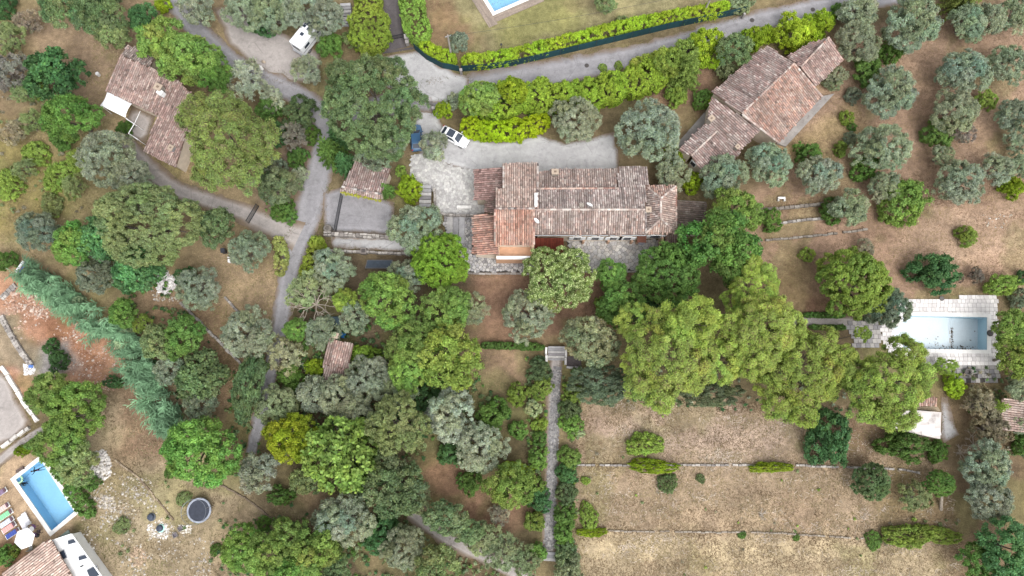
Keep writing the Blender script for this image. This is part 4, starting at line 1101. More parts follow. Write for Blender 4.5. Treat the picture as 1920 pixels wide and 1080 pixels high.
# --- giant cane thicket
def cane_thicket():
    rng = np.random.default_rng(77)
    cl = spline([P(46, 506, 2.5), P(110, 545, 2.5), P(175, 595, 2.5), P(235, 640, 2.5), P(268, 700, 2.5), P(298, 755, 2.5), P(328, 812, 2.5)], .25); n = len(cl)
    V, F, t = [], [], []
    for tu in range(190):
        i = rng.integers(1, n-1); p = cl[i]; d = (cl[i+1]-cl[i-1]).normalized(); nn = Vector((-d.y, d.x, 0))
        wd = 1.25*min(1, .5+i/n*4); c0 = np.array(p+nn*rng.uniform(-wd, wd)); c0[2] = 0
        lean0 = np.array([-.30+.2*rng.normal(), -.30+.2*rng.normal(), 1.0]); tn = 1+rng.normal()*.2; dry = 1.35 if rng.random() < .08 else 1.0; h0 = rng.uniform(1.9, 3.9)
        for s in range(6):
            c = c0+np.array([rng.normal()*.22, rng.normal()*.22, 0]); h = h0*rng.uniform(.85, 1.1); lean2 = lean0+rng.normal(size=3)*.07
            az0 = math.atan2(lean2[1], lean2[0])
            for k in range(15):
                f = .3+.7*k/14; base = c+lean2*h*f*np.array([.5*f, .5*f, .95])
                a = az0+rng.normal()*.55; L = rng.uniform(.55, 1.1)
                dirv = np.array([math.cos(a), math.sin(a), rng.uniform(.0, .5)]); dirv /= np.linalg.norm(dirv)
                sd_ = np.cross(dirv, [0, 0, 1]); sd_ /= np.linalg.norm(sd_); mid = base+dirv*L*.5+np.array([0, 0, .06]); tip = base+dirv*L+np.array([0, 0, -.3])
                b = len(V); wv = sd_*.06
                V += [base, mid-wv, tip, mid+wv]; F.append((b, b+1, b+2, b+3)); t.append(np.array([dry, 1, 1])*tn*(1+rng.normal()*.12))
    o = link('cane_thicket', np_mesh('cane_thicket', np.array(V), np.array(F), np.array(t), M['leaf']))
    o.color = (.17, .295, .17, 1)
    tag(o, kind='stuff')
cane_thicket()

# --- bare tree and dead branches
def bare_tree(px, py, r, label, seed, h=4.5, n=11, name='bare_tree'):
    rnd = random.Random(seed); c = P(px, py, 0); mb = MB(); R = r*.072
    root = empty(name, (c.x, c.y, 0), label, 'tree')
    tb = MB(); tb.tube([c, c+Vector((.1, .1, h*.35)), c+Vector((.15, .2, h*.55))], [.16, .13, .1], 7, tint=(1.7, 1.7, 1.7)); tb.build('trunk', M['bark'], root)
    def br(p, d, L, rr, lv):
        q = p+d*L*.5+Vector((rnd.uniform(-.1, .1), rnd.uniform(-.1, .1), .05))*L; e = p+d*L
        mb.tube([p, q, e], [rr, rr*.75, rr*.4], 4, tint=(1.9, 1.88, 1.85), cap=False)
        if lv > 0:
            for k in range(3):
                nd = (d+Vector((rnd.uniform(-.8, .8), rnd.uniform(-.8, .8), rnd.uniform(-.25, .35)))).normalized()
                br(q.lerp(e, rnd.uniform(.2, 1)), nd, L*rnd.uniform(.45, .75), rr*.55, lv-1)
    for k in range(n):
        a = k*6.283/n+rnd.uniform(-.3, .3)
        br(c+Vector((.12, .15, h*.5)), Vector((math.cos(a), math.sin(a), rnd.uniform(.15, .6))).normalized(), R*rnd.uniform(.55, .8), .07, 2)
    mb.build('branches', M['bark'], root)
bare_tree(600, 578, 42, 'bare pale-branched tree beside the lane above the shed', 3)
bare_tree(1818, 836, 24, 'bleached dead branches beside the ruin', 9, 1.2, 8)
bare_tree(1795, 850, 14, 'small fallen bleached branch below the ruin', 12, .6, 6, 'dead_branch')
bare_tree(1425, 966, 9, 'tiny dead twiggy bush in the middle of the dry field', 15, .6, 7, 'dead_branch')

# ------------------------------------------------------------------ roofs and houses
RK = .72
PAL_PINK = [srgb(*c, RK) for c in ((196, 158, 142), (178, 138, 124), (208, 184, 168), (152, 118, 108), (142, 126, 118), (222, 202, 186), (122, 98, 92), (200, 150, 128), (186, 168, 158))]
PAL_GREY = [srgb(*c, RK) for c in ((186, 164, 156), (166, 142, 136), (206, 192, 182), (144, 122, 118), (132, 122, 120), (222, 210, 200), (118, 100, 98), (176, 134, 122))]
PAL_ORANGE = [srgb(*c, RK) for c in ((206, 140, 112), (216, 158, 130), (190, 122, 98), (224, 180, 156), (168, 110, 92), (200, 150, 130), (186, 160, 140))]
PAL_RED = [srgb(*c, RK) for c in ((152, 106, 98), (134, 96, 92), (168, 122, 112), (192, 154, 144), (112, 86, 82), (176, 140, 130))]
PAL_DARK = [srgb(*c, RK) for c in ((112, 94, 86), (92, 80, 74), (128, 110, 100), (146, 124, 114), (100, 96, 70))]
PAL_PALE = [srgb(*c, RK) for c in ((222, 196, 180), (206, 172, 156), (232, 214, 200), (196, 160, 146), (184, 158, 146))]

def dusty(pal, k=.18):
    return [tuple(sum(c)/3*1.0*k+x*(1-k) for x in c) for c in pal]
PAL_PINK, PAL_GREY, PAL_RED, PAL_DARK = map(dusty, (PAL_PINK, PAL_GREY, PAL_RED, PAL_DARK)); PAL_ORANGE = dusty(PAL_ORANGE, .1)

def plane_fit(Q):
    A = np.array([(q.x, q.y, 1) for q in Q]); b = np.array([q.z for q in Q])
    c, *_ = np.linalg.lstsq(A, b, rcond=None)
    return c

def tiles_on(parent, Q, edge, pal, rng, pitch=.29, length=.42, name='roof_tiles', lift=.025, damage=.0):
    """rows of round clay tiles over the plane polygon Q, rows running away from the edge direction"""
    c = plane_fit(Q); n = Vector((-c[0], -c[1], 1)).normalized()
    e = edge-n*edge.dot(n); e.normalize(); d = n.cross(e)
    if d.z > 0: d = -d
    o = Q[0]
    pts = [((q-o).dot(e), (q-o).dot(d)) for q in Q]
    u0, u1 = min(p[0] for p in pts), max(p[0] for p in pts); v0, v1 = min(p[1] for p in pts), max(p[1] for p in pts)
    U, Vv = np.meshgrid(np.arange(u0+pitch*.5, u1, pitch), np.arange(v0+length*.4, v1+length*.3, length*.86))
    U = U+rng.normal(size=U.shape)*.008; Vv = Vv+np.tile(rng.normal(size=U.shape[1])*.06, (U.shape[0], 1))+rng.normal(size=U.shape)*.015
    sel = inpoly(U.ravel(), Vv.ravel(), pts)
    if damage: sel &= rng.random(sel.shape) > damage
    col = np.tile(rng.integers(0, 1000, U.shape[1]), (U.shape[0], 1)).ravel()[sel]
    U = U.ravel()[sel]; Vv = Vv.ravel()[sel]; N = len(U)
    if N == 0: return None
    ang = np.array([0, .25, .5, .75, 1])*math.pi
    w = pitch*.43; hgt = .10
    tem = []
    for lv, (s, dv, dz) in enumerate(((.88, -length/2, 0.0), (1.05, length/2, .014))):
        for a in ang: tem.append((math.cos(a)*w*s, dv, math.sin(a)*hgt*s+dz))
    tem = np.array(tem)
    E, D, NN = np.array(e), np.array(d), np.array(n)
    rot = rng.normal(size=N)*.035
    T = np.repeat(tem[None], N, 0)
    x = T[:, :, 0]+T[:, :, 1]*rot[:, None]; y = T[:, :, 1]; z = T[:, :, 2]+lift+(rng.normal(size=N)*.008)[:, None]
    V = np.array(o)+(x+U[:, None])[..., None]*E+(y+Vv[:, None])[..., None]*D+z[..., None]*NN
    f = np.array([(k, k+1, 6+k, 5+k) for k in range(4)]+[])
    F = (np.arange(N)[:, None, None]*10+f[None]).reshape(-1, 4)
    pal = np.array(pal)
    idx = rng.integers(0, len(pal), N)
    pm = pal.mean(0); t = (pm*.58+pal[idx]*.42)*(1+rng.normal(size=(N, 1))*.07)
    ct = np.random.default_rng(5).normal(size=1000)[col]
    t = t*(1+ct[:, None]*.13)
    dkt = rng.random(N) < .05; t[dkt] *= .6
    wx = np.array(o)+U[:, None]*E+Vv[:, None]*D
    dk = np.clip((fnoise(wx[:, 0], wx[:, 1], 1.6, 3)-.1)*1.0, 0, .32)[:, None]
    t = t*(1-dk)+np.array(srgb(120, 108, 100, RK))*dk*rng.uniform(.6, 1.3, (N, 1))
    lt = np.clip((fnoise(wx[:, 0]+40, wx[:, 1]+11, 1.3, 3)-.15)*.8, 0, .22)[:, None]
    t = t*(1-lt)+np.array(srgb(216, 206, 196, RK))*lt*rng.uniform(.7, 1.15, (N, 1))
    V = V.reshape(-1, 3)-np.array(wloc(parent))
    ob = link(name, np_mesh(name, V, F, np.repeat(t, 4, 0), M['tile'], smooth=False), parent)
    return tag(ob, kind='stuff')

def wing(root, corners, edge, pal, seed, wall=True, inset=.32, thick=.16, wallmat='wall', pitch=.29, damage=0.0, ridges=(), base=0.0):
    rng = np.random.default_rng(seed)
    Q = [P(*c) for c in corners]; c = plane_fit(Q)
    Q = [Vector((q.x, q.y, c[0]*q.x+c[1]*q.y+c[2])) for q in Q]
    e = P(edge[1][0], edge[1][1], corners[0][2])-P(edge[0][0], edge[0][1], corners[0][2])
    mb = MB(); mb.prism([(q.x, q.y) for q in Q], [q.z-thick for q in Q], [q.z for q in Q])
    r = mb.build('roof', M['slab'], root)
    tiles_on(r, Q, e, pal, rng, pitch, damage=damage)
    if wall:
        cx = sum((q.x for q in Q))/len(Q); cy = sum((q.y for q in Q))/len(Q)
        W = []
        for q in Q:
            v = Vector((q.x-cx, q.y-cy)); L = v.length; v = v*max(.1, (L-inset*1.35)/L); W.append((cx+v.x, cy+v.y))
        wb = MB(); wb.prism(W, base, [c[0]*x+c[1]*y+c[2]-thick-.01 for x, y in W])
        wb.build('wall', M[wallmat], root)
    HARD.append([(q.x, q.y) for q in Q])
    return r, Q, c

def ridge_tiles(parent, a, b, pal, seed, r=.15):
    pal = dusty(pal, .3); pal = [tuple(x*.88 for x in c) for c in pal]; rng = np.random.default_rng(seed); a, b = P(*a), P(*b); L = (b-a).length; n = max(1, int(L/.38)); d = (b-a)/n
    s = d.normalized().cross(Vector((0, 0, 1))).normalized(); up = s.cross(d).normalized()
    mb = MB()
    for i in range(n):
        p = a+d*i+Vector((0, 0, .04)); q = p+d*1.1; vs = []
        for pt, k in ((p, .88), (q, 1.05)):
            for ang in (0, .25, .5, .75, 1): vs.append(pt+s*math.cos(ang*math.pi)*r*k+up*math.sin(ang*math.pi)*r*k)
        mb.add(vs, [(k+5, k+6, k+1, k) for k in range(4)], tuple(np.array(pal[rng.integers(0, len(pal))])*rng.uniform(.85, 1.15)))
    return tag(mb.build('ridge_tiles', M['tile'], parent), kind='stuff')

def wall_window(root, px, py, h, wdir, wid=1.0, hgt=1.2, shutters=True, door=False):
    """window on a wall: (px,py) is seen at height h on the wall, wdir = outward direction"""
    c = P(px, py, h); n = Vector((wdir[0], wdir[1], 0)).normalized(); ang = math.atan2(n.y, n.x)-math.pi/2
    f = MB(); f.box(c+n*.03, (wid+.16, .10, hgt+.16), ang); fr = f.build('door' if door else 'window', M['white'], root)
    g = MB(); g.box(c+n*.085, (wid-.06, .03, hgt-.06), ang); g.build('pane', M['glass'], fr)
    if shutters:
        s = Vector((-n.y, n.x, 0))
        for k in (-1, 1):
            b = MB(); b.box(c+n*.07+s*k*(wid*.75+.1), (wid*.5, .06, hgt+.1), ang, (.92, .93, .95)); b.build('shutter', M['white'], root)

def chimney(root, px, py, h, size=(.7, .6, 1.0), mat='wall', rz=0.0, cap=True):
    c = P(px, py, h)
    m = MB(); m.box((c.x, c.y, h-size[2]/2), size, rz); ch = m.build('chimney', M[mat], root)
    if cap:
        k = MB(); k.box((c.x, c.y, h+.05), (size[0]+.14, size[1]+.14, .09), rz, (.62, .58, .56)); k.box((c.x, c.y, h+.1), (size[0]*.4, size[1]*.4, .04), rz, (.3, .26, .24))
        k.build('chimney_cap', M['wall'], ch)

def dish(root, px, py, h, rz):
    c = P(px, py, h); m = MB(); m.tube([c-Vector((0, 0, .7)), c], .03, 5); d = m.build('dish_mast', M['metal'], root)
    b = MB(); R = Matrix.Rotation(rz, 3, 'Z') @ Matrix.Rotation(math.radians(50), 3, 'X'); vs = []; K = 12
    for r_, z in ((0.0, .0), (.28, .05), (.45, .13)):
        for k in range(K): vs.append(c+R @ Vector((r_*math.cos(6.2832*k/K), r_*math.sin(6.2832*k/K), z)))
    b.add(vs, [(i*K+k, i*K+(k+1) % K, (i+1)*K+(k+1) % K, (i+1)*K+k) for i in range(2) for k in range(K)])
    b.build('satellite_dish', M['white'], root)

# --- the long villa
villa = empty('villa', P(1075, 385, 0), 'long stone-coloured villa with many tiled roofs in the middle of the photo', 'house')
EW = ((0, 0), (10, 0)); EW = ((900, 390), (1200, 390)); NS = ((1240, 360), (1240, 430))
wing(villa, [(890, 317, 3.2), (944, 314, 3.9), (943, 373, 3.9), (890, 375, 3.2)], ((920, 320), (920, 370)), PAL_RED, 1)
wing(villa, [(911, 374, 3.3), (929, 373, 3.7), (929, 399, 3.7), (911, 399, 3.3)], ((920, 320), (920, 370)), PAL_DARK+PAL_RED, 2)
wing(villa, [(944, 307, 4.5), (1008, 306, 4.5), (1008, 391, 6.0), (929, 391, 6.0), (929, 354, 5.35), (944, 354, 5.35)], EW, PAL_PINK+PAL_PALE, 3, inset=.25)
wing(villa, [(928, 391, 6.0), (1001, 391, 6.0), (1001, 459, 4.7), (928, 459, 4.7)], EW, PAL_ORANGE, 4, wall=False)
wing(villa, [(887, 403, 3.3), (928, 402, 4.2), (935, 477, 4.2), (887, 477, 3.3)], ((905, 403), (905, 477)), PAL_ORANGE+PAL_RED[:3], 5)
r5, _, _ = wing(villa, [(1003, 392.5, 5.4), (1211, 392.5, 5.4), (1211, 440, 3.8), (1003, 440, 3.8)], EW, PAL_PINK+PAL_GREY, 6)
r6, _, _ = wing(villa, [(1008, 354, 4.5), (1212, 350, 4.5), (1211, 392, 5.4), (1003, 392, 5.4)], EW, PAL_GREY, 7)
wing(villa, [(1008, 324, 3.4), (1038, 318, 3.4), (1158, 316, 3.4), (1158, 353, 4.3), (1008, 355, 4.3)], EW, PAL_PINK+PAL_DARK[2:4]+PAL_GREY, 8)
wing(villa, [(1159, 313, 3.6), (1214, 313, 3.6), (1215, 349, 4.5), (1159, 351, 4.5)], EW, PAL_GREY, 9)
rw, _, _ = wing(villa, [(1211, 350, 4.0), (1239, 372, 5.2), (1239, 410, 5.2), (1211, 437, 4.0)], NS, PAL_PINK+PAL_GREY, 10, wall=False)
wing(villa, [(1267, 349, 4.0), (1239, 372, 5.2), (1239, 410, 5.2), (1268, 437, 4.0)], NS, PAL_PINK+PAL_PALE, 11, wall=False)
wing(villa, [(1211, 349, 4.0), (1267, 349, 4.0), (1239, 372, 5.2)], EW, PAL_PINK+PAL_ORANGE[:2], 12, wall=False)
wing(villa, [(1211, 437, 4.0), (1268, 437, 4.0), (1239, 410, 5.2)], EW, PAL_PINK+PAL_ORANGE[:3]+PAL_PALE, 13, wall=False)
q = [P(1214, 352, 4.0), P(1264, 352, 4.0), P(1265, 433, 4.0), P(1213, 434, 4.0)]
m = MB(); m.prism([(v.x, v.y) for v in q], 0, 3.84); m.build('wall', M['wall'], villa)
wing(villa, [(1269, 376, 2.5), (1325, 378, 2.2), (1320, 440, 2.2), (1270, 438, 2.5)], ((1270, 376), (1270, 438)), PAL_DARK, 14)
wing(villa, [(1249, 439, 2.6), (1269, 439, 2.6), (1268, 464, 2.2), (1246, 467, 2.2)], EW, PAL_PINK[:4]+PAL_DARK, 15)
for a, b, pl in (((1003, 393, 5.42), (1211, 393, 5.42), PAL_PALE), ((1008, 354, 4.55), (1158, 353, 4.55), PAL_ORANGE), ((929, 391, 6.03), (1002, 391, 6.03), PAL_PINK), ((1239, 372, 5.22), (1239, 410, 5.22), PAL_PALE),
                 ((1211, 349, 4.03), (1239, 372, 5.22), PAL_PALE), ((1267, 349, 4.03), (1239, 372, 5.22), PAL_PALE), ((1211, 437, 4.03), (1239, 410, 5.22), PAL_PALE), ((1268, 437, 4.03), (1239, 410, 5.22), PAL_PALE),
                 ((1008, 307, 4.53), (1008, 391, 6.03), PAL_PINK), ((944, 307, 4.53), (944, 353, 5.38), PAL_PALE), ((1267, 349, 4.02), (1268, 437, 4.02), PAL_ORANGE), ((1001, 392, 6.0), (1001, 458, 4.72), PAL_ORANGE),
                 ((928, 392, 6.0), (928, 458, 4.72), PAL_ORANGE), ((1211, 393, 5.35), (1211, 438, 3.85), PAL_GREY)):
    ridge_tiles(r5, a, b, pl, int(a[0]+b[1]))
# walls that carry the orange roof, its loggia and railing
m = MB(); v = [P(931, 393, 6.0), P(998, 393, 6.0), P(998, 456, 4.75), P(931, 456, 4.75)]; m.prism([(a.x, a.y) for a in v], 0, [5.75, 5.75, 4.5, 4.5]); m.build('wall', M['wall'], villa)
m = MB(); v = [P(930, 462, 2.6), P(1000, 462, 2.6), P(1000, 486, 2.6), P(930, 486, 2.6)]; m.prism([(a.x, a.y) for a in v], 0, 2.6, (.86, .6, .47)); lg = m.build('loggia', M['wall'], villa)
m = MB()
for x in (934, 999): m.box(P(x, 468, 3.2), (.35, 1.5, 1.3), 0, (1.0, .85, .75))
m.build('loggia_pier', M['wall'], villa)
m = MB(); a, b = P(931, 482, 3.4), P(999, 482, 3.4); m.box((a+b)/2, ((b-a).length, .26, .12)); m.box((a+b)/2-Vector((0, 0, .75)), ((b-a).length, .26, .1)); rl = m.build('railing', M['white'], villa)
m = MB(); n = 22
for i in range(n+1): m.box(a+(b-a)*i/n-Vector((0, 0, .38)), (.1, .12, .66))
tag(m.build('balusters', M['white'], rl), kind='stuff')
# rusty lean-to roof
c4 = [P(1003, 446, 3.0), P(1057, 446, 3.0), P(1056, 478, 2.5), P(1002, 478, 2.5)]
m = MB(); N = 34
for i in range(N):
    a, b = c4[0].lerp(c4[1], i/N), c4[3].lerp(c4[2], i/N); a2, b2 = c4[0].lerp(c4[1], (i+1)/N), c4[3].lerp(c4[2], (i+1)/N); am, bm = (a+a2)/2+Vector((0, 0, .07)), (b+b2)/2+Vector((0, 0, .07))
    k = random.uniform(.8, 1.2); m.add([a, am, a2, b2, bm, b], [(0, 5, 4, 1), (1, 4, 3, 2)], (k, k, k))
m.build('lean_to_roof', M['rust'], villa)
m = MB()
for q in (c4[2], c4[3]): m.box((q.x, q.y+.1, 1.2), (.14, .14, 2.4))
m.build('lean_to_post', M['bark'], villa)
# south wall: windows, shutters, wall lamps, door hood
for x in (1082, 1116, 1150, 1176): wall_window(villa, x, 446.5, 2.0, (0, -1), 1.0, 1.35)
wall_window(villa, 1228, 443, 2.0, (0, -1), 1.3, 1.2)
for x in (1094, 1141, 1185, 1196):
    c = P(x, 450, 1.2); m = MB(); m.box((c.x, c.y-.1, .7), (.28, .4, 1.4), 0, (.72, .55, .47)); m.build('buttress', M['wall'], villa)
c = P(1204, 444, 3.0); m = MB(); m.box((c.x, c.y-.2, 2.7), (1.2, 1.0, .12), 0, (.7, .45, .38), ('X', .25)); m.build('door_hood', M['slab'], villa)
c = P(1238, 455, 1.2); m = MB(); m.box((c.x+.15, c.y, 1.0), (.3, 2.2, 2.0), 0, (.8, .62, .52)); m.build('screen_wall', M['wall'], villa)
c = P(1212, 440.5, 3.75); m = MB(); m.tube([P(1003, 441.5, 3.7), P(1211, 441.5, 3.7)], .07, 6); m.build('gutter', M['metal'], villa)
chimney(villa, 1041, 322, 4.6, (.8, .6, 1.3), 'wallstone'); chimney(villa, 1005, 368, 6.3, (.35, .9, 1.0), 'white', cap=False); chimney(villa, 1005, 380, 6.4, (.35, .9, 1.0), 'white', cap=False)
chimney(villa, 1216, 393, 5.7, (.6, .6, .8), 'wallstone'); chimney(villa, 1091, 384, 5.9, (.6, .5, .9), 'wallstone', cap=False)
dish(villa, 1105, 385, 6.0, 2.6); dish(villa, 1005, 415, 5.9, 2.2)

# --- the tiled house, upper right
th = empty('tiled_house', P(1430, 200, 0), 'large angled house with brownish tiled roofs beside the olive grove', 'house')
ER = ((1489, 120), (1391, 214))
wing(th, [(1489, 119, 5.2), (1391, 213, 5.2), (1336, 173, 3.6), (1424, 95, 3.6), (1440, 87, 3.6)], ER, PAL_RED+PAL_GREY, 20)
r2, _, _ = wing(th, [(1489, 119, 5.2), (1391, 213, 5.2), (1460, 268, 3.3), (1541, 181, 3.3)], ER, PAL_PINK+PAL_ORANGE+PAL_RED[:2], 21)
wing(th, [(1333, 183, 3.5), (1391, 215, 4.3), (1424, 244, 3.9), (1387, 284, 3.1), (1346, 258, 3.1), (1325, 230, 3.2)], ER, PAL_GREY+PAL_RED, 22)
wing(th, [(1322, 231, 2.9), (1344, 246, 3.4), (1296, 292, 3.4), (1272, 281, 2.9)], ER, PAL_GREY+PAL_RED[:2], 23)
wing(th, [(1345, 246, 3.4), (1388, 284, 2.8), (1350, 326, 2.8), (1314, 319, 3.0), (1296, 292, 3.4)], ER, PAL_GREY+PAL_RED, 24)
wing(th, [(1554, 70, 4.6), (1501, 126, 4.6), (1475, 105, 3.7), (1520, 82, 3.7)], ER, PAL_RED+PAL_GREY[3:], 25)
wing(th, [(1555, 70, 4.6), (1582, 112, 3.6), (1530, 162, 3.6), (1501, 127, 4.6)], ER, PAL_RED+PAL_PINK, 26)
for a, b in (((1489, 119, 5.23), (1391, 213, 5.23)), ((1554, 70, 4.63), (1501, 126, 4.63)), ((1344, 246, 3.43), (1296, 292, 3.43)), ((1391, 214, 5.22), (1460, 268, 3.33)), ((1489, 120, 5.22), (1541, 181, 3.33))):
    ridge_tiles(r2, a, b, PAL_ORANGE+PAL_PALE if a[0] > 1480 else PAL_PALE, int(a[0]))
chimney(th, 1334, 222, 4.3, (.7, .6, 1.3), 'wallstone', .7); chimney(th, 1383, 275, 3.9, (.5, .45, .8), 'wallstone', .7)
T_ = plant('low', 'Y', 1328, 229, 9, 'yellow moss and creeper tuft beside the chimney of the tiled house', tm=1.0)
wall_window(th, 1300, 307, 1.6, (-.75, -.65), .8, 1.0, False)
m = MB(); v = PP([(1541, 182), (1563, 177), (1472, 276), (1455, 270)], 0); m.prism([(p.x, p.y) for p in v], .0, .3); tag(m.build('terrace', M['conc']), kind='structure'); HARD.append([(p.x, p.y) for p in v])
m = MB(); v = PP([(1262, 278), (1320, 212), (1330, 222), (1276, 286)], 0); m.prism([(p.x, p.y) for p in v], .0, .22); tag(m.build('side_terrace', M['conc']), kind='structure'); HARD.append([(p.x, p.y) for p in v])

# --- cottage, upper left
ct = empty('cottage', P(280, 190, 0), 'angled tiled cottage with a white awning in the upper left', 'house')
EC = ((198, 169), (292, 215))
wing(ct, [(226, 103, 4.4), (334, 152, 4.4), (295, 216, 3.2), (198, 170, 3.2)], EC, PAL_RED+PAL_PINK, 30)
wing(ct, [(240, 84, 3.4), (290, 104, 3.4), (280, 128, 3.9), (227, 103, 3.9)], EC, PAL_GREY+PAL_DARK, 31)
wing(ct, [(334, 153, 4.6), (369, 184, 4.6), (329, 315, 3.0), (269, 281, 3.0), (297, 214, 3.9)], EC, PAL_RED+PAL_PINK[:6], 32)
chimney(ct, 296, 163, 5.0, (.9, .8, 1.1), 'wallstone', -.45); chimney(ct, 299, 172, 4.8, (.8, .6, .9), 'white', -.45, False)
chimney(ct, 320, 277, 4.0, (.6, .6, .7), 'metal', -.45)
v = PP([(203, 173), (249, 196), (237, 222), (190, 199)], 2.5)
aw = empty('awning', P(220, 198, 0), 'white stretched canvas awning over the cottage terrace', 'awning')
m = MB(); K = 8
for i in range(K+1):
    for j in range(K+1):
        s, t = i/K, j/K; p = v[0].lerp(v[1], s).lerp(v[3].lerp(v[2], s), t); cpt = sum(v, Vector())/4
        pinch = .12*(4*t*(1-t))*(1-abs(2*s-1)*0) if s in (0, 1) else 0
        p = p.lerp(cpt, pinch*.7); p.z += .25-.5*(4*s*(1-s)*4*t*(1-t))*.35; m.v.append(tuple(p))
for i in range(K):
    for j in range(K): m.f.append([i*(K+1)+j, (i+1)*(K+1)+j, (i+1)*(K+1)+j+1, i*(K+1)+j+1]); m.t.append((1.08, 1.08, 1.12))
s_ = m.build('canvas', M['white'], aw, True)
md = s_.modifiers.new('thickness', 'SOLIDIFY'); md.thickness = .02
for q in (v[2], v[3]):
    m = MB(); m.tube([(q.x, q.y, 0), (q.x, q.y, 2.6)], .05, 6); m.build('post', M['white'], aw)
pg = empty('pergola_frame', P(245, 245, 0), 'thin white pipe pergola frame beside the white awning', 'pergola')
pp = [(237, 223), (252, 232), (241, 250), (258, 261)]
for a, b in ((0, 1), (1, 2), (2, 3)):
    m = MB(); m.tube([P(*pp[a], 2.4), P(*pp[b], 2.4)], .05, 6); m.build('rail', M['white'], pg)
m = MB(); m.tube([P(263, 208, 2.4), P(*pp[1], 2.4)], .035, 6); m.build('rail', M['white'], pg)
for q in (pp[1], pp[2], pp[3]):
    c = P(*q, 2.4); m = MB(); m.tube([(c.x, c.y, 0), c], .04, 6); m.build('post', M['white'], pg)

# --- garage and shed
ga = empty('garage', P(690, 340, 0), 'small tiled garage with a mossy front edge below the huge oak', 'garage')
EG = ((641, 350), (714, 364))
rg, _, _ = wing(ga, [(641, 350, 3.4), (714, 364, 3.4), (733, 318, 2.7), (666, 302, 2.7)], EG, PAL_RED+PAL_GREY, 40)
wing(ga, [(641, 350, 3.4), (714, 364, 3.4), (714, 376, 3.0), (637, 360, 3.0)], EG, PAL_GREY+PAL_PINK, 41, wall=False)
ridge_tiles(rg, (641, 350, 3.42), (714, 364, 3.42), PAL_GREY, 4)
rng = np.random.default_rng(8); a, b = P(637, 360, 3.05), P(714, 377, 3.05); n = 110
f = rng.random(n)[:, None]; PC = np.array(a)*(1-f)+np.array(b)*f+rng.normal(size=(n, 3))*.08
V, F, t = puffs_to_leaves(rng, PC-np.array(wloc(rg)), np.tile([0, 0, 1.0], (n, 1)), rng.uniform(.08, .2, n), np.tile(np.array((.36, .36, .06)), (n, 1)), 10, .1, .07)
o = link('moss', np_mesh('moss', V, F, t, M['leaf']), rg); tag(o, kind='stuff')
sh = empty('shed', P(635, 670, 0), 'small tiled shed half hidden among the trees below the bare tree', 'shed')
ES = ((617, 634), (661, 645))
wing(sh, [(617, 634, 2.9), (663, 646, 2.9), (652, 694, 2.4), (605, 682, 2.4)], ES, PAL_PINK+PAL_RED, 42)
wing(sh, [(606, 683, 2.2), (652, 694, 2.2), (648, 722, 1.9), (607, 713, 1.9)], ES, PAL_PINK+PAL_RED, 43)
chimney(sh, 629, 629, 3.2, (.6, .6, 1.0), 'wallstone', -.25)

# --- villa in the bottom left corner
bl = empty('modern_villa', P(100, 1050, 0), 'white flat-roofed villa with a pale tiled wing in the bottom left corner', 'house')
v = PP([(97, 1014), (136, 1001), (204, 1096), (150, 1110)], 1.6)
m = MB(); m.prism([(p.x, p.y) for p in v], 0, 1.6, (1, 1, 1)); fb = m.build('wall', M['white'], bl)
m = MB()
for i in range(4):
    a, b = v[i], v[(i+1) % 4]; d = b-a; m.box(((a+b)/2)+Vector((0, 0, .12)), (d.length, .16, .24), math.atan2(d.y, d.x))
m.build('parapet', M['white'], bl)
for px, py, sx, sy in ((136, 1015, .95, .42), (119, 1040, .55, .95), (156, 1045, .95, .42), (176, 1073, 1.2, 1.2)):
    c = P(px, py, 1.65); rz = math.radians(16 if sx > .6 and sy < 1 else 28); m = MB(); m.box(c, (sx+.12, sy+.12, .16), rz); k = m.build('skylight', M['metal'], bl)
    g = MB(); g.box(c+Vector((0, 0, .1)), (sx, sy, .04), rz); g.build('pane', M['glass'], k)
c = P(155, 1061, 1.7); m = MB(); m.lathe((c.x, c.y, 1.6), [(.08, 0), (.08, .35), (.12, .36), (.12, .45)], 8); m.build('vent_pipe', M['dark'], bl)
wing(bl, [(89, 1012, 2.3), (97, 1014, 2.3), (140, 1090, 2.3), (-30, 1110, 1.3), (20, 1064, 1.3)], ((95, 1013), (140, 1088)), PAL_PALE, 50)
m = MB(); v = PP([(103, 1012), (128, 993), (132, 1001)], 1.3); m.prism([(p.x, p.y) for p in v], 1.2, 1.3, (.3, .36, .3)); m.build('side_canopy', M['metal'], bl)

# --- ruin and the small roof on the right
ru = empty('ruined_outbuilding', P(1725, 795, 0), 'ruined outbuilding with a bleached flat roof below the drained pool', 'ruin')
v = PP([(1702, 768), (1765, 773), (1763, 823), (1724, 815), (1672, 802), (1673, 794)], 2.4)
m = MB(); m.prism([(p.x, p.y) for p in v], 0, 2.3, (.8, .78, .75)); m.build('wall', M['wallstone'], ru)
m = MB(); m.prism([(p.x*1.0, p.y) for p in v], 2.302, 2.42, (.50, .46, .44)); fl = m.build('flat_roof', M['white_tile_old'], ru)
for k, (x, y, s, r_) in enumerate(((1712, 790, 1.1, .2), (1735, 782, 1.2, 0), (1752, 790, 1.1, .05), (1740, 806, 1.3, .02), (1718, 803, 1.0, .3), (1755, 810, .9, .1), (1690, 796, .9, .4))):
    c = P(x, y, 2.45); m = MB(); kk = random.uniform(.9, 1.1); m.box((c.x, c.y, 2.4300+.004*k), (s*1.3, s, .04), r_, (.56*kk, .52*kk, .50*kk)); m.build('screed_plate', M['white_tile_old'], ru)
wing(ru, [(1726, 745, 2.5), (1757, 745, 2.5), (1756, 760, 2.2), (1722, 762, 2.2)], EW, PAL_ORANGE+PAL_PINK, 60)
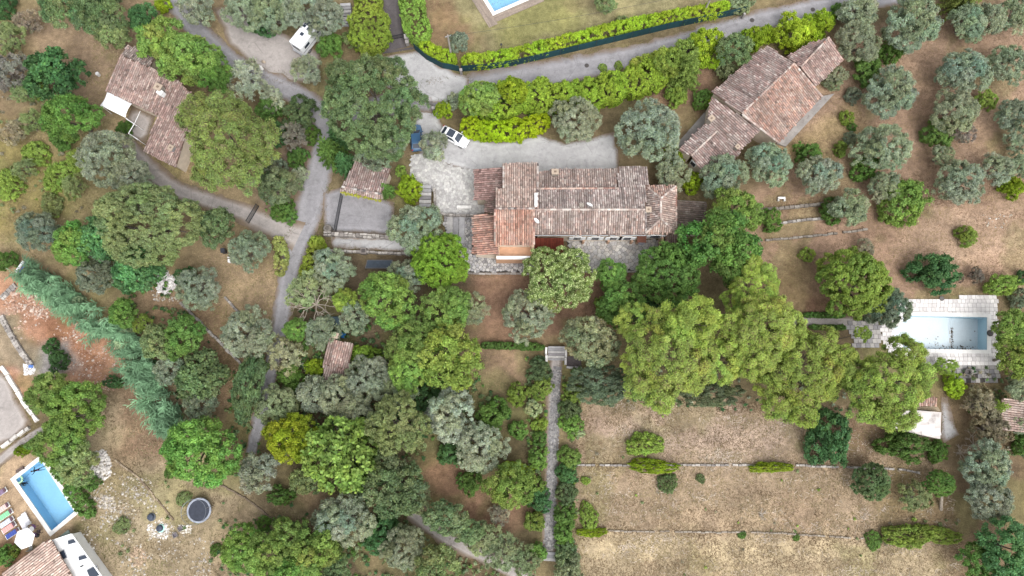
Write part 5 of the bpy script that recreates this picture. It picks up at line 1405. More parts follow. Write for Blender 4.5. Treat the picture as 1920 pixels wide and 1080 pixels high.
v = PP([(1724, 763), (1757, 761), (1764, 771), (1704, 767)], 1.6); m = MB(); m.prism([(p.x, p.y) for p in v], 0, 1.6, (1.1, 1.0, .8)); m.build('broken_wall', M['wallstone'], ru)
sr = empty('garden_hut', P(1900, 780, 0), 'small pinkish tiled hut roof cut by the right edge', 'hut')
wing(sr, [(1878, 748, 2.3), (1930, 747, 2.7), (1930, 809, 2.7), (1880, 808, 2.3)], ((1900, 750), (1900, 800)), PAL_PINK+PAL_PALE, 61)

# ------------------------------------------------------------------ paving made of single stones
def clip(poly, a, b, c):           # keep a*x+b*y<=c
    out = []; n = len(poly)
    for i in range(n):
        p, q = poly[i], poly[(i+1) % n]; dp = a*p[0]+b*p[1]-c; dq = a*q[0]+b*q[1]-c
        if dp <= 0: out.append(p)
        if (dp < 0) != (dq < 0) and dp != dq:
            t = dp/(dp-dq); out.append((p[0]+(q[0]-p[0])*t, p[1]+(q[1]-p[1])*t))
    return out

def crazy_paving(parent, poly_px, cell, z, gap, pal, seed, each=False, h=.05, convex=False, holes=()):
    rng = np.random.default_rng(seed); pw = [(p.x, p.y) for p in PP(poly_px)]
    x0, x1 = min(p[0] for p in pw), max(p[0] for p in pw); y0, y1 = min(p[1] for p in pw), max(p[1] for p in pw)
    S = {}; nx, ny = int((x1-x0)/cell)+3, int((y1-y0)/cell)+3
    for j in range(-1, ny):
        for i in range(-1, nx):
            S[i, j] = (x0+(i+(j % 2)*.5+rng.uniform(-.47, .47))*cell, y0+(j+rng.uniform(-.47, .47))*cell*.92)
    mb = MB()
    area = sum(pw[i][0]*pw[(i+1) % len(pw)][1]-pw[(i+1) % len(pw)][0]*pw[i][1] for i in range(len(pw)))
    for (i, j), s in S.items():
        if not inpoly(np.array([s[0]]), np.array([s[1]]), pw)[0]: continue
        if any(inpoly(np.array([s[0]]), np.array([s[1]]), hp)[0] for hp in holes): continue
        R = cell*1.3; c = [(s[0]-R, s[1]-R), (s[0]+R, s[1]-R), (s[0]+R, s[1]+R), (s[0]-R, s[1]+R)]
        for dj in range(-2, 3):
            for di in range(-2, 3):
                o = S.get((i+di, j+dj))
                if o is None or (di == 0 and dj == 0): continue
                a, b = o[0]-s[0], o[1]-s[1]; c = clip(c, a, b, a*(o[0]+s[0])/2+b*(o[1]+s[1])/2)
                if len(c) < 3: break
            if len(c) < 3: break
        if convex and len(c) >= 3:
            for k in range(len(pw)):
                p, q = pw[k], pw[(k+1) % len(pw)]; a, b = (q[1]-p[1]), -(q[0]-p[0])
                if area < 0: a, b = -a, -b
                c = clip(c, a, b, a*p[0]+b*p[1])
                if len(c) < 3: break
        if len(c) < 3: continue
        cx = sum(p[0] for p in c)/len(c); cy = sum(p[1] for p in c)/len(c)
        c2 = []
        for p in c:
            L = math.hypot(p[0]-cx, p[1]-cy)+1e-6; k = max(.2, 1-gap/L); c2.append((cx+(p[0]-cx)*k, cy+(p[1]-cy)*k))
        t = tuple(np.array(pal[rng.integers(0, len(pal))])*rng.uniform(.88, 1.1)); hh = z+h*rng.uniform(.6, 1.1)
        if each:
            m1 = MB(); m1.prism(c2, z-.02, hh, t, bottom=False); m1.build('paving_stone', M['stone'], parent, org=(cx, cy, z))
        else: mb.prism(c2, z-.02, hh, t, bottom=False)
    if not each: tag(mb.build('paving_stones', M['stone'], parent), kind='stuff')

def slab_base(name, poly_px, z, material, label=None):
    v = PP(poly_px); m = MB(); m.prism([(p.x, p.y) for p in v], -.05, z); o = m.build(name, M[material], org=(sum((p for p in v), Vector())/len(v))*Vector((1, 1, 0)) if False else None)
    HARD.append([(p.x, p.y) for p in v]); return tag(o, kind='structure')
SP = [srgb(*c, .76) for c in ((206, 202, 198), (192, 188, 186), (214, 208, 200), (180, 176, 174), (200, 192, 184))]
SPW = [srgb(*c, .68) for c in ((216, 214, 210), (208, 205, 202), (222, 219, 214), (198, 195, 193))]
SPG = [srgb(*c, .76) for c in ((176, 174, 176), (160, 158, 160), (190, 186, 184), (148, 144, 146), (204, 200, 196))]
tS = slab_base('south_terrace', [(1060, 447), (1246, 450), (1240, 500), (1200, 508), (1100, 508), (1080, 498)], .06, 'joint')
crazy_paving(tS, [(1060, 447), (1246, 450), (1240, 500), (1200, 508), (1100, 508), (1080, 498)], .50, .06, .022, SP, 3, each=True)
tC = slab_base('court_terrace', [(772, 292), (800, 285), (850, 312), (892, 318), (892, 378), (908, 380), (908, 402), (836, 402), (818, 392), (812, 360), (790, 345), (768, 330)], .05, 'conc')
crazy_paving(tC, [(772, 292), (800, 285), (850, 312), (892, 318), (892, 378), (908, 380), (908, 402), (836, 402), (818, 392), (812, 360), (790, 345), (768, 330)], (.40), .05, .018, SPW, 4)
tW = slab_base('lower_terrace', [(832, 406), (890, 406), (888, 480), (1000, 486), (1000, 511), (876, 511), (862, 470), (836, 440)], .04, 'joint')
crazy_paving(tW, [(832, 406), (890, 406), (888, 480), (1000, 486), (1000, 511), (876, 511), (862, 470), (836, 440)], .42, .04, .028, SPG+SP[:2], 5)
gp = [(1037, 668), (1055, 668), (1051, 720), (1048, 800), (1047, 860), (1042, 940), (1043, 1030), (1019, 1030), (1022, 940), (1028, 860), (1029, 800), (1034, 720)]
crazy_paving(tW if False else empty('garden_path', P(1038, 850, 0), 'long stony garden path between clipped bushes', 'path'), gp, .22, .03, .02, [tuple(.78*x for x in c) for c in SPG], 6)

# pool deck of bleached square slabs
def slabs(name, poly_px, size, z, pal, seed, hole=None, rot=0.0, label=None, keep=1.0, basemat='joint'):
    rng = np.random.default_rng(seed); pw = [(p.x, p.y) for p in PP(poly_px)]
    base = MB(); mb = MB()
    x0, x1 = min(p[0] for p in pw), max(p[0] for p in pw); y0, y1 = min(p[1] for p in pw), max(p[1] for p in pw)
    y = y0; row = 0
    while y < y1:
        x = x0-(row % 2)*size*.5
        while x < x1:
            sx = size*rng.uniform(.92, 1.08); cx, cy = x+sx/2, y+size/2
            ok = inpoly(np.array([cx]), np.array([cy]), pw)[0]
            if hole is not None:
                ok = ok and not any(inpoly(np.array([cx+a*sx*.46]), np.array([cy+b*size*.46]), hole)[0] for a in (-1, 1) for b in (-1, 1))
            if ok:
                base.box((cx, cy, z-.06), (sx+.002, size+.002, .08), 0)
                if rng.random() < keep:
                    t = tuple(np.array(pal[rng.integers(0, len(pal))])*rng.uniform(.94, 1.05)); mb.box((cx, cy, z), (sx-.03, size-.03, .06+rng.uniform(0, .012)), 0, t, taper=.98)
            x += sx
        y += size; row += 1
    root = base.build(name, M[basemat])
    tag(root, kind='structure')
    tag(mb.build('slabs', M['white_tile_old'], root), kind='stuff')
    HARD.append(pw); return root
WH = [(.64, .61, .59), (.60, .57, .56), (.67, .64, .62), (.53, .50, .49)]
GRYS = [srgb(*c, .64) for c in ((176, 172, 172), (160, 156, 158), (192, 186, 182), (204, 198, 192))]
slabs('pool_deck', [(1684, 557), (1760, 559), (1820, 556), (1870, 557), (1870, 620), (1874, 683), (1836, 685), (1760, 683), (1700, 680), (1652, 646), (1652, 610), (1690, 598)], .55, .06, WH, 5, [(p.x, p.y) for p in POOL_E], basemat='conc')
slabs('pool_forecourt', [(1584, 597), (1652, 606), (1652, 650), (1600, 652)], .6, .05, GRYS, 6)
slabs('pool_side_terrace', [(1738, 676), (1800, 686), (1834, 687), (1872, 687), (1872, 718), (1800, 718), (1785, 700)], .6, .045, GRYS, 7, keep=.9)
sheet('grey_passage', [(1766, 745), (1776, 745), (1790, 800), (1800, 815), (1770, 830), (1764, 820)], M['gravel'], .02, .1)

def basin(name, quad, depths, floormat, wallmat, step=None):
    """sunken pool: quad of world corners (nw, ne, se, sw order free), depths = [(fraction along first side, depth)]"""
    root = empty(name+'_shell', (0, 0, 0)); root.name = name
    a, b, c, d = quad; m = MB(); fl = MB()
    ds = depths
    for (f0, z0), (f1, z1) in zip(ds, ds[1:]):
        p0, p1, q1, q0 = a.lerp(b, f0), a.lerp(b, f1), d.lerp(c, f1), d.lerp(c, f0)
        fl.add([Vector((p0.x, p0.y, -z0)), Vector((p1.x, p1.y, -z1)), Vector((q1.x, q1.y, -z1)), Vector((q0.x, q0.y, -z0))], [(3, 2, 1, 0)])
        for s, e, zs, ze in ((p0, p1, z0, z1), (q0, q1, z0, z1)):
            m.add([Vector((s.x, s.y, .05)), Vector((e.x, e.y, .05)), Vector((e.x, e.y, -ze)), Vector((s.x, s.y, -zs))], [(0, 1, 2, 3)])
    for s, e, z in ((a, d, ds[0][1]), (b, c, ds[-1][1])):
        m.add([Vector((s.x, s.y, .05)), Vector((e.x, e.y, .05)), Vector((e.x, e.y, -z)), Vector((s.x, s.y, -z))], [(0, 1, 2, 3)])
    fl.build('pool_floor', M[floormat], root); m.build('pool_wall', M[wallmat], root)
    return root
pe = basin('drained_pool', POOL_E, [(0, .95), (.60, 1.05), (.66, 1.35), (1, 1.75)], 'pool_dry', 'pool_wall')
tag(pe, 'empty pale blue swimming pool with dirty streaks at the right of the photo', 'swimming pool')
v = PP([(1691, 612), (1671, 612), (1671, 631), (1691, 631)])
for k in range(4):
    x = v[0].x+(v[1].x-v[0].x)*(k+.5)/4; m = MB(); m.box((x, (v[0].y+v[2].y)/2, .125-.02*k), (.36, 1.25, .05), 0, (.75, .86, .92)); m.build('pool_step', M['white'], pe)
rng = np.random.default_rng(31); lit = MB()
def litter(n, px0, px1, py0, py1, zf):
    for _ in range(n):
        c = P(rng.uniform(px0, px1), rng.uniform(py0, py1), 0); r_ = rng.uniform(.04, .16)
        k = rng.uniform(.5, 1.2); lit.box((c.x, c.y, zf+.015), (r_, r_*rng.uniform(.4, 1), .02), rng.uniform(0, 3), (.16*k, .12*k, .09*k))
litter(110, 1791, 1799, 612, 651, -1.3); litter(60, 1720, 1840, 648, 655, -1.05); litter(40, 1700, 1780, 630, 652, -1.02); litter(24, 1812, 1820, 645, 653, -1.5); litter(14, 1800, 1846, 610, 655, -1.6)
for i in range(7):
    for (a, b, s) in [(P(1790+rng.normal()*3, 600+8*i, 0), P(1790+rng.normal()*3, 608+8*i, 0), .18)]:
        lit.box(((a.x+b.x)/2, (a.y+b.y)/2, -1.18), (s*rng.uniform(.8, 2), .6, .02), rng.normal()*.2, (.42, .40, .38))
tag(lit.build('leaf_litter', M['rock'], pe), kind='stuff')
pw_ = basin('bathing_pool', POOL_W, [(0, 1.1), (1, 1.6)], 'pool_wet', 'pool_wet')
tag(pw_, 'bright blue bathing pool in the bottom left with swimmers', 'swimming pool')
pn_ = basin('lawn_pool', POOL_N, [(0, 1.2), (1, 1.4)], 'pool_wet', 'pool_wet')
tag(pn_, 'pale blue pool corner on the lawn at the top edge', 'swimming pool')
for root, quad in ((pw_, POOL_W), (pn_, POOL_N), (pe, POOL_E)):
    if root is not pe: m = MB(); m.add([Vector((p.x, p.y, -.12)) for p in quad], [(0, 1, 2, 3)]); wo_ = m.build('water', M['water'], root)
    cp = MB(); cc = sum(quad, Vector())/4
    for i in range(4):
        a, b = quad[i], quad[(i+1) % 4]; d = (b-a).normalized(); o_ = Vector((d.y, -d.x, 0)); o_ = o_ if (a+b-2*cc).dot(o_) > 0 else -o_
        a2, b2 = a-d*.5, b+d*0.0; n = max(1, int((b2-a2).length/.6))
        a2 = a-d*.5 if True else a
        for k in range(n):
            p, q = a2.lerp(b2, k/n), a2.lerp(b2, (k+1)/n); kk = random.uniform(.93, 1.05); mid = (p+q)/2+o_*.25
            cp.box((mid.x, mid.y, .03 if root is not pe else .045), ((q-p).length-.015, .5, .13), math.atan2(d.y, d.x), tuple(c_*kk*(1.0 if root is not pe else .93) for c_ in (.95, .93, .9)))
    tag(cp.build('coping_stones', M['white'], root), kind='stuff')
# wooden deck round the lawn pool: every plank its own board
deck = empty('wooden_deck', P(915, 20, 0), 'grey wooden deck around the corner of the lawn pool', 'deck')
a, b, c, d = POOL_N; cc = (a+b+c+d)/4
def planks(p0, p1, wid, count, out):
    dd = (p1-p0).normalized(); L = (p1-p0).length
    for k in range(count):
        s = 0
        while s < L:
            ln = min(random.uniform(1.6, 2.6), L-s); mid = p0+dd*(s+ln/2)+out*(.56+wid*(k+.5)); kk = random.uniform(.82, 1.12); m = MB()
            m.box((0, 0, 0), (ln-.02, wid-.015, .05), math.atan2(dd.y, dd.x), (kk, kk, kk)); o = m.build('plank', M['wood'], deck, org=(0, 0, 0)); o.location = Vector((mid.x, mid.y, .06))-deck.location; s += ln
o1 = (b-c).normalized(); planks(a+(a-b).normalized()*.3, b+(b-a).normalized()*2.0, .15, 9, -(c-b).normalized())
planks(b-(c-b).normalized()*.55, c, .15, 7, (b-a).normalized())

# ------------------------------------------------------------------ walls, steps, fences, gates
def stone_wall(pts, wm, hm, label, seed, pal=None, name='stone_wall', ln=(.35, .8), skip=0.0):
    """low wall of single blocks, laid dry; one thing with its stones"""
    rng = np.random.default_rng(seed); cl = spline([P(x, y, hm) for x, y in pts], .3); root = empty(name, (cl[0].x, cl[0].y, 0), label, 'wall')
    pal = pal or [srgb(*c, .62) for c in ((190, 182, 174), (172, 164, 158), (206, 198, 190), (158, 150, 144))]
    mb = MB(); s = 0; L = [0]
    for i in range(len(cl)-1): L.append(L[-1]+(cl[i+1]-cl[i]).length)
    def at(q):
        for i in range(len(L)-1):
            if q <= L[i+1]: return cl[i].lerp(cl[i+1], (q-L[i])/(L[i+1]-L[i]+1e-9))
        return cl[-1]
    while s < L[-1]:
        ll = rng.uniform(*ln); a, b = at(s), at(min(s+ll, L[-1])); d = b-a
        if d.length < .05: break
        if rng.random() < skip: s += ll; continue
        rows = 2 if wm > .45 and rng.random() < .6 else 1
        nn = Vector((-d.y, d.x, 0)).normalized()
        for r_ in range(rows):
            off = (r_-(rows-1)/2)*wm/rows; cen = (a+b)/2+nn*(off+rng.normal()*.03); hh = hm*rng.uniform(.85, 1.08)
            mb.box((cen.x, cen.y, hh/2-.02), (d.length*.97, wm/rows*rng.uniform(.85, 1.05), hh), math.atan2(d.y, d.x)+rng.normal()*.05, tuple(np.array(pal[rng.integers(0, len(pal))])*rng.uniform(.85, 1.1)), taper=.92)
        s += ll
    tag(mb.build('stones', M['rock'], root), kind='stuff')
stone_wall([(606, 437), (660, 440), (735, 444)], .55, .9, 'stone wall along the lower side of the parking pad', 1)
stone_wall([(612, 469), (680, 472), (820, 477)], .35, .7, 'thin stone wall below the gravel walk', 2)
stone_wall([(1082, 872), (1180, 873), (1320, 872), (1480, 873), (1560, 876), (1680, 880), (1730, 888)], .28, .3, 'upper terrace wall crossing the dry field', 3, skip=.1)
stone_wall([(1140, 996), (1300, 998), (1440, 1000), (1620, 1010)], .2, .22, 'lower terrace wall crossing the dry field', 4, [srgb(*c, .55) for c in ((182, 168, 152), (164, 150, 134), (196, 184, 168))], skip=.15)
stone_wall([(1408, 394), (1470, 389), (1545, 381)], .45, .45, 'topmost of three terrace walls right of the villa', 5, [srgb(*c, .5) for c in ((190, 180, 168), (170, 158, 146))])
stone_wall([(1460, 419), (1500, 413), (1545, 409)], .35, .45, 'short middle terrace wall right of the villa', 6)
stone_wall([(1404, 452), (1480, 446), (1560, 438), (1640, 428)], .28, .35, 'longest terrace wall on the slope right of the villa', 7, [srgb(*c, .5) for c in ((190, 180, 168), (170, 158, 146))], skip=.1)
stone_wall([(814, 352), (816, 385), (826, 398), (846, 403), (908, 403)], .3, .75, 'curved parapet wall round the paved court', 8)
stone_wall([(337, 566), (380, 610), (437, 668), (470, 700)], .35, .4, 'diagonal terrace wall on the left slope, lower of two', 9)
stone_wall([(420, 556), (450, 588), (500, 640)], .3, .4, 'diagonal terrace wall on the left slope, upper of two', 10)
stone_wall([(0, 592), (14, 620), (32, 650), (56, 684)], .7, .4, 'broken rubble wall along the orange earth', 11, ln=(.25, .6))
stone_wall([(1, 560), (14, 546), (28, 534)], .8, .3, 'grey rubble wall at the left edge above the orange earth', 12, ln=(.25, .6))
stone_wall([(0, 686), (22, 720), (44, 756), (68, 790)], .5, .35, 'straight white garden wall beside the dusty yard', 13, [(.72, .70, .67), (.66, .63, .6)], 'garden_wall', (1.0, 1.6))
stone_wall([(0, 838), (24, 822), (52, 802)], .4, .5, 'pale wall across the lower end of the dusty yard', 14, [(.6, .56, .52), (.5, .47, .44)], 'garden_wall', (.8, 1.4))
stone_wall([(1025, 650), (1024, 682)], .3, .6, 'white wall at the left of the garden stairs', 15, [(.66, .64, .62)], 'garden_wall', (.8, 1.2))
stone_wall([(1061, 655), (1061, 684)], .3, .6, 'wall at the right of the garden stairs', 16, [(.5, .48, .47)], 'garden_wall', (.8, 1.2))
stone_wall([(1062, 688), (1092, 690)], .3, .5, 'short pale wall beside the dark recess by the garden stairs', 17, [(.5, .48, .47)], 'garden_wall', (.8, 1.2))
stone_wall([(1047, 1000), (1046, 1048)], .3, .4, 'low kerb wall at the lower end of the garden path', 18, [(.4, .39, .39)], 'garden_wall', (.8, 1.2))
stone_wall([(875, 512), (930, 513), (1000, 513)], .25, .2, 'low stone edge of the lower terrace', 19, None, 'stone_kerb', (.6, 1.1))
stone_wall([(1080, 508), (1140, 510), (1205, 509)], .25, .2, 'low stone edge of the villa terrace', 20, None, 'stone_kerb', (.6, 1.1))
stone_wall([(400, 905), (452, 930), (500, 965), (524, 985)], .2, .25, 'thin stone edge along the pale bank beside the ditch', 21, [srgb(150, 132, 112, .6)])
stone_wall([(215, 862), (262, 900), (300, 945), (325, 975)], .22, .18, 'faint stone edge across the rocky ground', 22, [srgb(186, 166, 140, .6), srgb(150, 130, 108, .6)], ln=(.3, .9))

def steps(name, a, b, n, width, label, z0=.1, dz=.14, cat='steps'):
    p, q = P(*a), P(*b); d = (q-p); L = d.length; root = empty(name, ((p+q)/2), label, cat); ang = math.atan2(d.y, d.x)
    for k in range(n):
        c = p.lerp(q, (k+.5)/n); h = z0+dz*(n-1-k); kk = random.uniform(.85, 1.1); m = MB()
        m.box((c.x, c.y, h/2), (L/n*.9, width, h), ang, tuple(np.array(SPG[k % 5])*kk)); m.build('step', M['stone'], root)
steps('stone_steps', (799, 350), (797, 388), 6, 1.6, 'stone steps between the round lime bush and the paved court', .08, .14)
steps('stone_steps', (872, 432), (838, 432), 3, 3.8, 'three long stone steps at the left end of the lower terrace', .1, .12)
steps('stone_steps', (1043, 650), (1043, 676), 6, 2.2, 'stone stairs at the top of the garden path', .06, .12)
steps('stone_steps', (1030, 1034), (1029, 1052), 3, 1.7, 'dark bottom steps at the lower end of the garden path', .05, .1)
steps('stone_steps', (650, 12), (651, 50), 7, 1.5, 'worn steps climbing to the top edge right of the campervan', .06, .13)
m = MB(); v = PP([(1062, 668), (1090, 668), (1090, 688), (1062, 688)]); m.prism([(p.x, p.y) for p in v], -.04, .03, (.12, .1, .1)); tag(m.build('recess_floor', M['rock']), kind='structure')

def mesh_fence(pts, h, label):
    cl = [P(x, y, 0) for x, y in pts]; root = empty('mesh_fence', cl[0], label, 'fence')
    for a, b in zip(cl, cl[1:]):
        L = (b-a).length; n = max(1, round(L/2.4)); d = (b-a)/n; ang = math.atan2(d.y, d.x)
        for k in range(n):
            p, q = a+d*k, a+d*(k+1); c = (p+q)/2; m = MB(); kk = random.uniform(.85, 1.15)
            m.box((c.x, c.y, h/2), (d.length-.05, .03, h), ang, (kk, kk, kk)); m.build('mesh_panel', M['net'], root)
            m = MB(); m.box((p.x, p.y, h/2+.05), (.07, .07, h+.1), ang); m.build('post', M['dark'], root)
mesh_fence([(778, 93), (800, 112), (830, 128), (862, 134)], 1.6, 'dark green mesh screen fence left of the white kerb post')
mesh_fence([(866, 134), (910, 131), (960, 124), (1050, 103), (1150, 79), (1250, 55), (1330, 38), (1396, 24)], 1.6, 'long dark green mesh screen fence on the north side of the road')
for px, py, lab, s, h in ((864, 131, 'white concrete post between the two mesh fences', .35, 1.2), (762, 68, 'pale stone gate pier at the right of the sett driveway', .6, 1.3), (763, 78, 'lower pale stone pier beside the gate pier', .45, .8), (1396, 26, 'white end post of the long mesh fence', .25, 1.2),
                          (806, 186, 'grey letterbox pillar under the edge of the huge oak', .5, 1.2), (812, 202, 'small white marker pillar beside the round yellow bush', .35, .7), (676, 86, 'grey meter box pillar below the shaggy hedge', .55, 1.1)):
    c = P(px, py, h); m = MB(); root = empty('gate_pier', (c.x, c.y, 0), lab, 'pillar'); m.box((c.x, c.y, h/2), (s, s, h), .15, (.9, .9, .92)); m.build('shaft', M['conc'], root); m = MB(); m.box((c.x, c.y, h+.04), (s*1.15, s*1.15, .08), .15, (1.15, 1.15, 1.18)); m.build('cap', M['conc'], root)

def bar_gate(a, b, h, label, n=24):
    p, q = P(*a), P(*b); d = q-p; ang = math.atan2(d.y, d.x); root = empty('metal_gate', (p+q)/2, label, 'gate')
    m = MB()
    for z in (.12, h): m.box(((p+q)/2)+Vector((0, 0, z)), (d.length, .07, .08), ang)
    m.build('gate_frame', M['dark'], root); m = MB()
    for k in range(n+1): c = p.lerp(q, k/n); m.box((c.x, c.y, h/2+.06), (.035, .035, h), ang)
    tag(m.build('bars', M['dark'], root), kind='stuff')
bar_gate((643, 368), (630, 436), 1.3, 'black sliding gate on the lane side of the parking pad', 40)
bar_gate((723, 77), (761, 69), .9, 'black bar gate across the sett driveway', 20)
bar_gate((467, 419), (486, 387), 1.2, 'dark metal gate across the gravel drive', 24)
m = MB(); v = PP([(718, 97), (776, 88), (776, 92), (718, 101)]); m.prism([(p.x, p.y) for p in v], .0, .035, (.35, .33, .35)); tag(m.build('drain_channel', M['conc']), kind='structure')

# ------------------------------------------------------------------ poles and wires
def pole(px, py, h, label):
    c = P(px, py, 0); root = empty('utility_pole', c, label, 'pole'); m = MB(); m.tube([c, c+Vector((0, 0, h*.5)), c+Vector((0, 0, h))], [.16, .13, .1], 8, (1.1, 1.08, 1.05)); m.build('shaft', M['conc'], root)
    m = MB(); m.box(c+Vector((0, 0, h-.3)), (.8, .08, .08), .3); m.build('crossarm', M['metal'], root); return c+Vector((0, 0, h-.25))
t1 = pole(847, 110, 6.2, 'pale concrete utility pole behind the hedge corner on the lawn'); t2 = pole(1318, 27, 6.4, 'concrete utility pole in the long hedge at the top edge')
def wire(a, b, sag, label):
    m = MB(); pts = []
    for k in range(17): f = k/16; p = a.lerp(b, f); pts.append(p-Vector((0, 0, sag*4*f*(1-f))))
    m.tube(pts, .02, 4, cap=False); tag(m.build('overhead_wire', M['dark']), label, 'wire')
wire(t1, t2, .8, 'thin overhead wire crossing the lawn between the two poles')
wire(t2, P(1720, -120, 6), .8, 'overhead wire leaving the second pole towards the top right')
for px, py, h, lab in ((940, 92, 1.1, 'small black garden lamp behind the long hedge'),):
    c = P(px, py, 0); r_ = empty('garden_lamp', c, lab, 'lamp'); m = MB(); m.tube([c, c+Vector((0, 0, h))], .04, 6); m.build('post', M['dark'], r_); m = MB(); m.lathe(c+Vector((0, 0, h)), [(.05, 0), (.16, .05), (.16, .22), (.03, .3)], 8); m.build('lamp_head', M['dark'], r_)
for px, py, r_, lab in ((1100, 123, .33, 'dark manhole cover in the middle of the road'), (1410, 38, .35, 'manhole cover on the road near the vivid lime bushes'), (1524, 18, .33, 'manhole cover at the top right end of the road')):
    c = P(px, py, 0); root = empty('manhole_cover', c, lab, 'manhole cover'); m = MB(); m.lathe((c.x, c.y, .0), [(r_, 0), (r_, .03), (r_*.96, .034)], 16, (.42, .4, .42)); m.build('rim', M['conc'], root); m = MB(); m.lathe((c.x, c.y, .03), [(r_*.85, 0), (r_*.85, .012)], 16, (.26, .25, .26)); m.build('lid', M['conc'], root)

# ------------------------------------------------------------------ vehicles
def loft(stations, ring):
    """stations: (x, halfwidth, z0, z1, crown); ring section of 10 points"""
    vs, fs = [], []
    for x, w_, z0, z1, cr in stations:
        sec = [(-w_*.86, z0), (-w_, z0+(z1-z0)*.3), (-w_*.985, z0+(z1-z0)*.72), (-w_*.86, z1-cr*.35), (-w_*.45, z1), (w_*.45, z1), (w_*.86, z1-cr*.35), (w_*.985, z0+(z1-z0)*.72), (w_, z0+(z1-z0)*.3), (w_*.86, z0)]
        vs += [(x, y, z) for y, z in sec]
    n = len(stations)
    for i in range(n-1):
        for k in range(10): fs.append((i*10+k, i*10+(k+1) % 10, (i+1)*10+(k+1) % 10, (i+1)*10+k))
    fs.append(tuple(range(10))[::-1]); fs.append(tuple((n-1)*10+k for k in range(10)))
    return vs, fs

def wheel(root, x, y, r=.31, w_=.2):
    m = MB(); K = 18
    for rr, yy in (): pass
    prof = [(r*.62, -w_/2), (r*.95, -w_/2), (r, -w_*.3), (r, w_*.3), (r*.95, w_/2), (r*.62, w_/2)]
    vs = [(x+a*math.cos(6.2832*k/K), y+b, r+a*math.sin(6.2832*k/K)) for a, b in prof for k in range(K)]
    m.add(vs, [(i*K+k, i*K+(k+1) % K, (i+1)*K+(k+1) % K, (i+1)*K+k) for i in range(5) for k in range(K)])
    wl = m.build('wheel', M['dark'], root, True)
    h = MB(); h.tube([(x, y-w_*.4, r), (x, y+w_*.4, r)], r*.6, 14); h.build('rim', M['metal'], wl)

def car(name, label, px, py, heading, paint, L=4.25, glassroof=True):
    root = empty(name, (0, 0, 0), label, 'car'); w_ = .88
    st = [(-L/2, .70, .34, .72, .05), (-L/2+.06, .80, .26, .86, .06), (-L*.42, .86, .2, .96, .08), (-L*.25, w_, .18, .97, .08), (0, w_, .18, .95, .08), (L*.18, w_, .18, .94, .09), (L*.32, .87, .2, .86, .10), (L*.44, .80, .22, .74, .08), (L/2-.04, .68, .28, .62, .05), (L/2, .58, .34, .54, .04)]
    vs, fs = loft(st, 10); m = MB(); m.add(vs, fs); b = m.build('body', M['paint'], root, True); b.color = (*paint, 1)
    # greenhouse
    z0, zr = .93, 1.46
    lo = [(-L*.44, .70), (-L*.36, .78), (L*.19, .78), (L*.24, .70)]; hi = [(-L*.30, .55), (-L*.24, .60), (L*.02, .60), (L*.07, .54)]
    vs = [(x, s*y, z0) for x, y in lo for s in (1, -1)]+[(x, s*y, zr-(.05 if i in (0, 3) else 0)) for i, (x, y) in enumerate(hi) for s in (1, -1)]
    V_ = [Vector(v) for v in vs]
    c = MB(); c.add(V_, [(8, 9, 1, 0)[::-1], (6, 7, 15, 14), (8, 10, 11, 9)[::-1], (10, 12, 13, 11)[::-1], (12, 14, 15, 13)[::-1], (0, 2, 10, 8), (2, 4, 12, 10), (4, 6, 14, 12), (1, 9, 11, 3), (3, 11, 13, 5), (5, 13, 15, 7)])
    cb = c.build('cabin', M['paint'], root); cb.color = (*paint, 1)
    bv = cb.modifiers.new('bevel', 'BEVEL'); bv.width = .04; bv.segments = 2
    def pane(nm, ids, inset=.86, off=.012):
        q = [V_[i] for i in ids]; cen = sum(q, Vector())/len(q); n = (q[1]-q[0]).cross(q[2]-q[0]).normalized()
        if n.dot(cen-Vector((0, 0, .9))) < 0: n = -n
        g = MB(); q2 = [cen+(p-cen)*inset+n*off for p in q]; g.add(q2, [tuple(range(len(q2)))]); g.build(nm, M['glass'], root)
    pane('windscreen', (6, 7, 15, 14), .93); pane('rear_window', (0, 1, 9, 8), .86)
    pane('side_window', (2, 4, 12, 10), .86); pane('side_window', (3, 5, 13, 11), .86)
    if glassroof: pane('glass_roof', (10, 12, 13, 11), .9, .014)
    for x in (-L*.31, L*.31):
        for s in (-1, 1): wheel(root, x, s*.78)
    for s in (-1, 1):
        m = MB(); m.box((L/2-.17, s*.58, .64), (.22, .26, .1), -s*.35, (.85, .88, .92)); m.build('headlight', M['glass'] if False else M['metal'], root, bevel=.02)
        m = MB(); m.box((-L/2+.08, s*.66, .82), (.12, .22, .14), s*.3, (.4, .02, .02)); m.build('tail_light', M['white'], root, bevel=.02)
        m = MB(); m.box((L*.16, s*.98, .98), (.14, .22, .13), s*.2); k = m.build('wing_mirror', M['paint'], root, bevel=.03); k.color = (*paint, 1)
    m = MB(); m.box((L/2-.015, 0, .42), (.05, .9, .14), 0); m.build('grille', M['dark'], root)
    c = P(px, py, .8); root.location = (c.x, c.y, .03); root.rotation_euler = (0, 0, heading); root.scale = (1.0, 1.0, 1.0)
    return root
car('parked_car', 'white car with a dark glass roof on the gravel court', 852, 256, math.radians(-29), (.78, .78, .79))
car('parked_car', 'dark blue car half hidden under the edge of the huge oak', 780, 257, math.radians(97), (.05, .11, .2), 3.9, False)

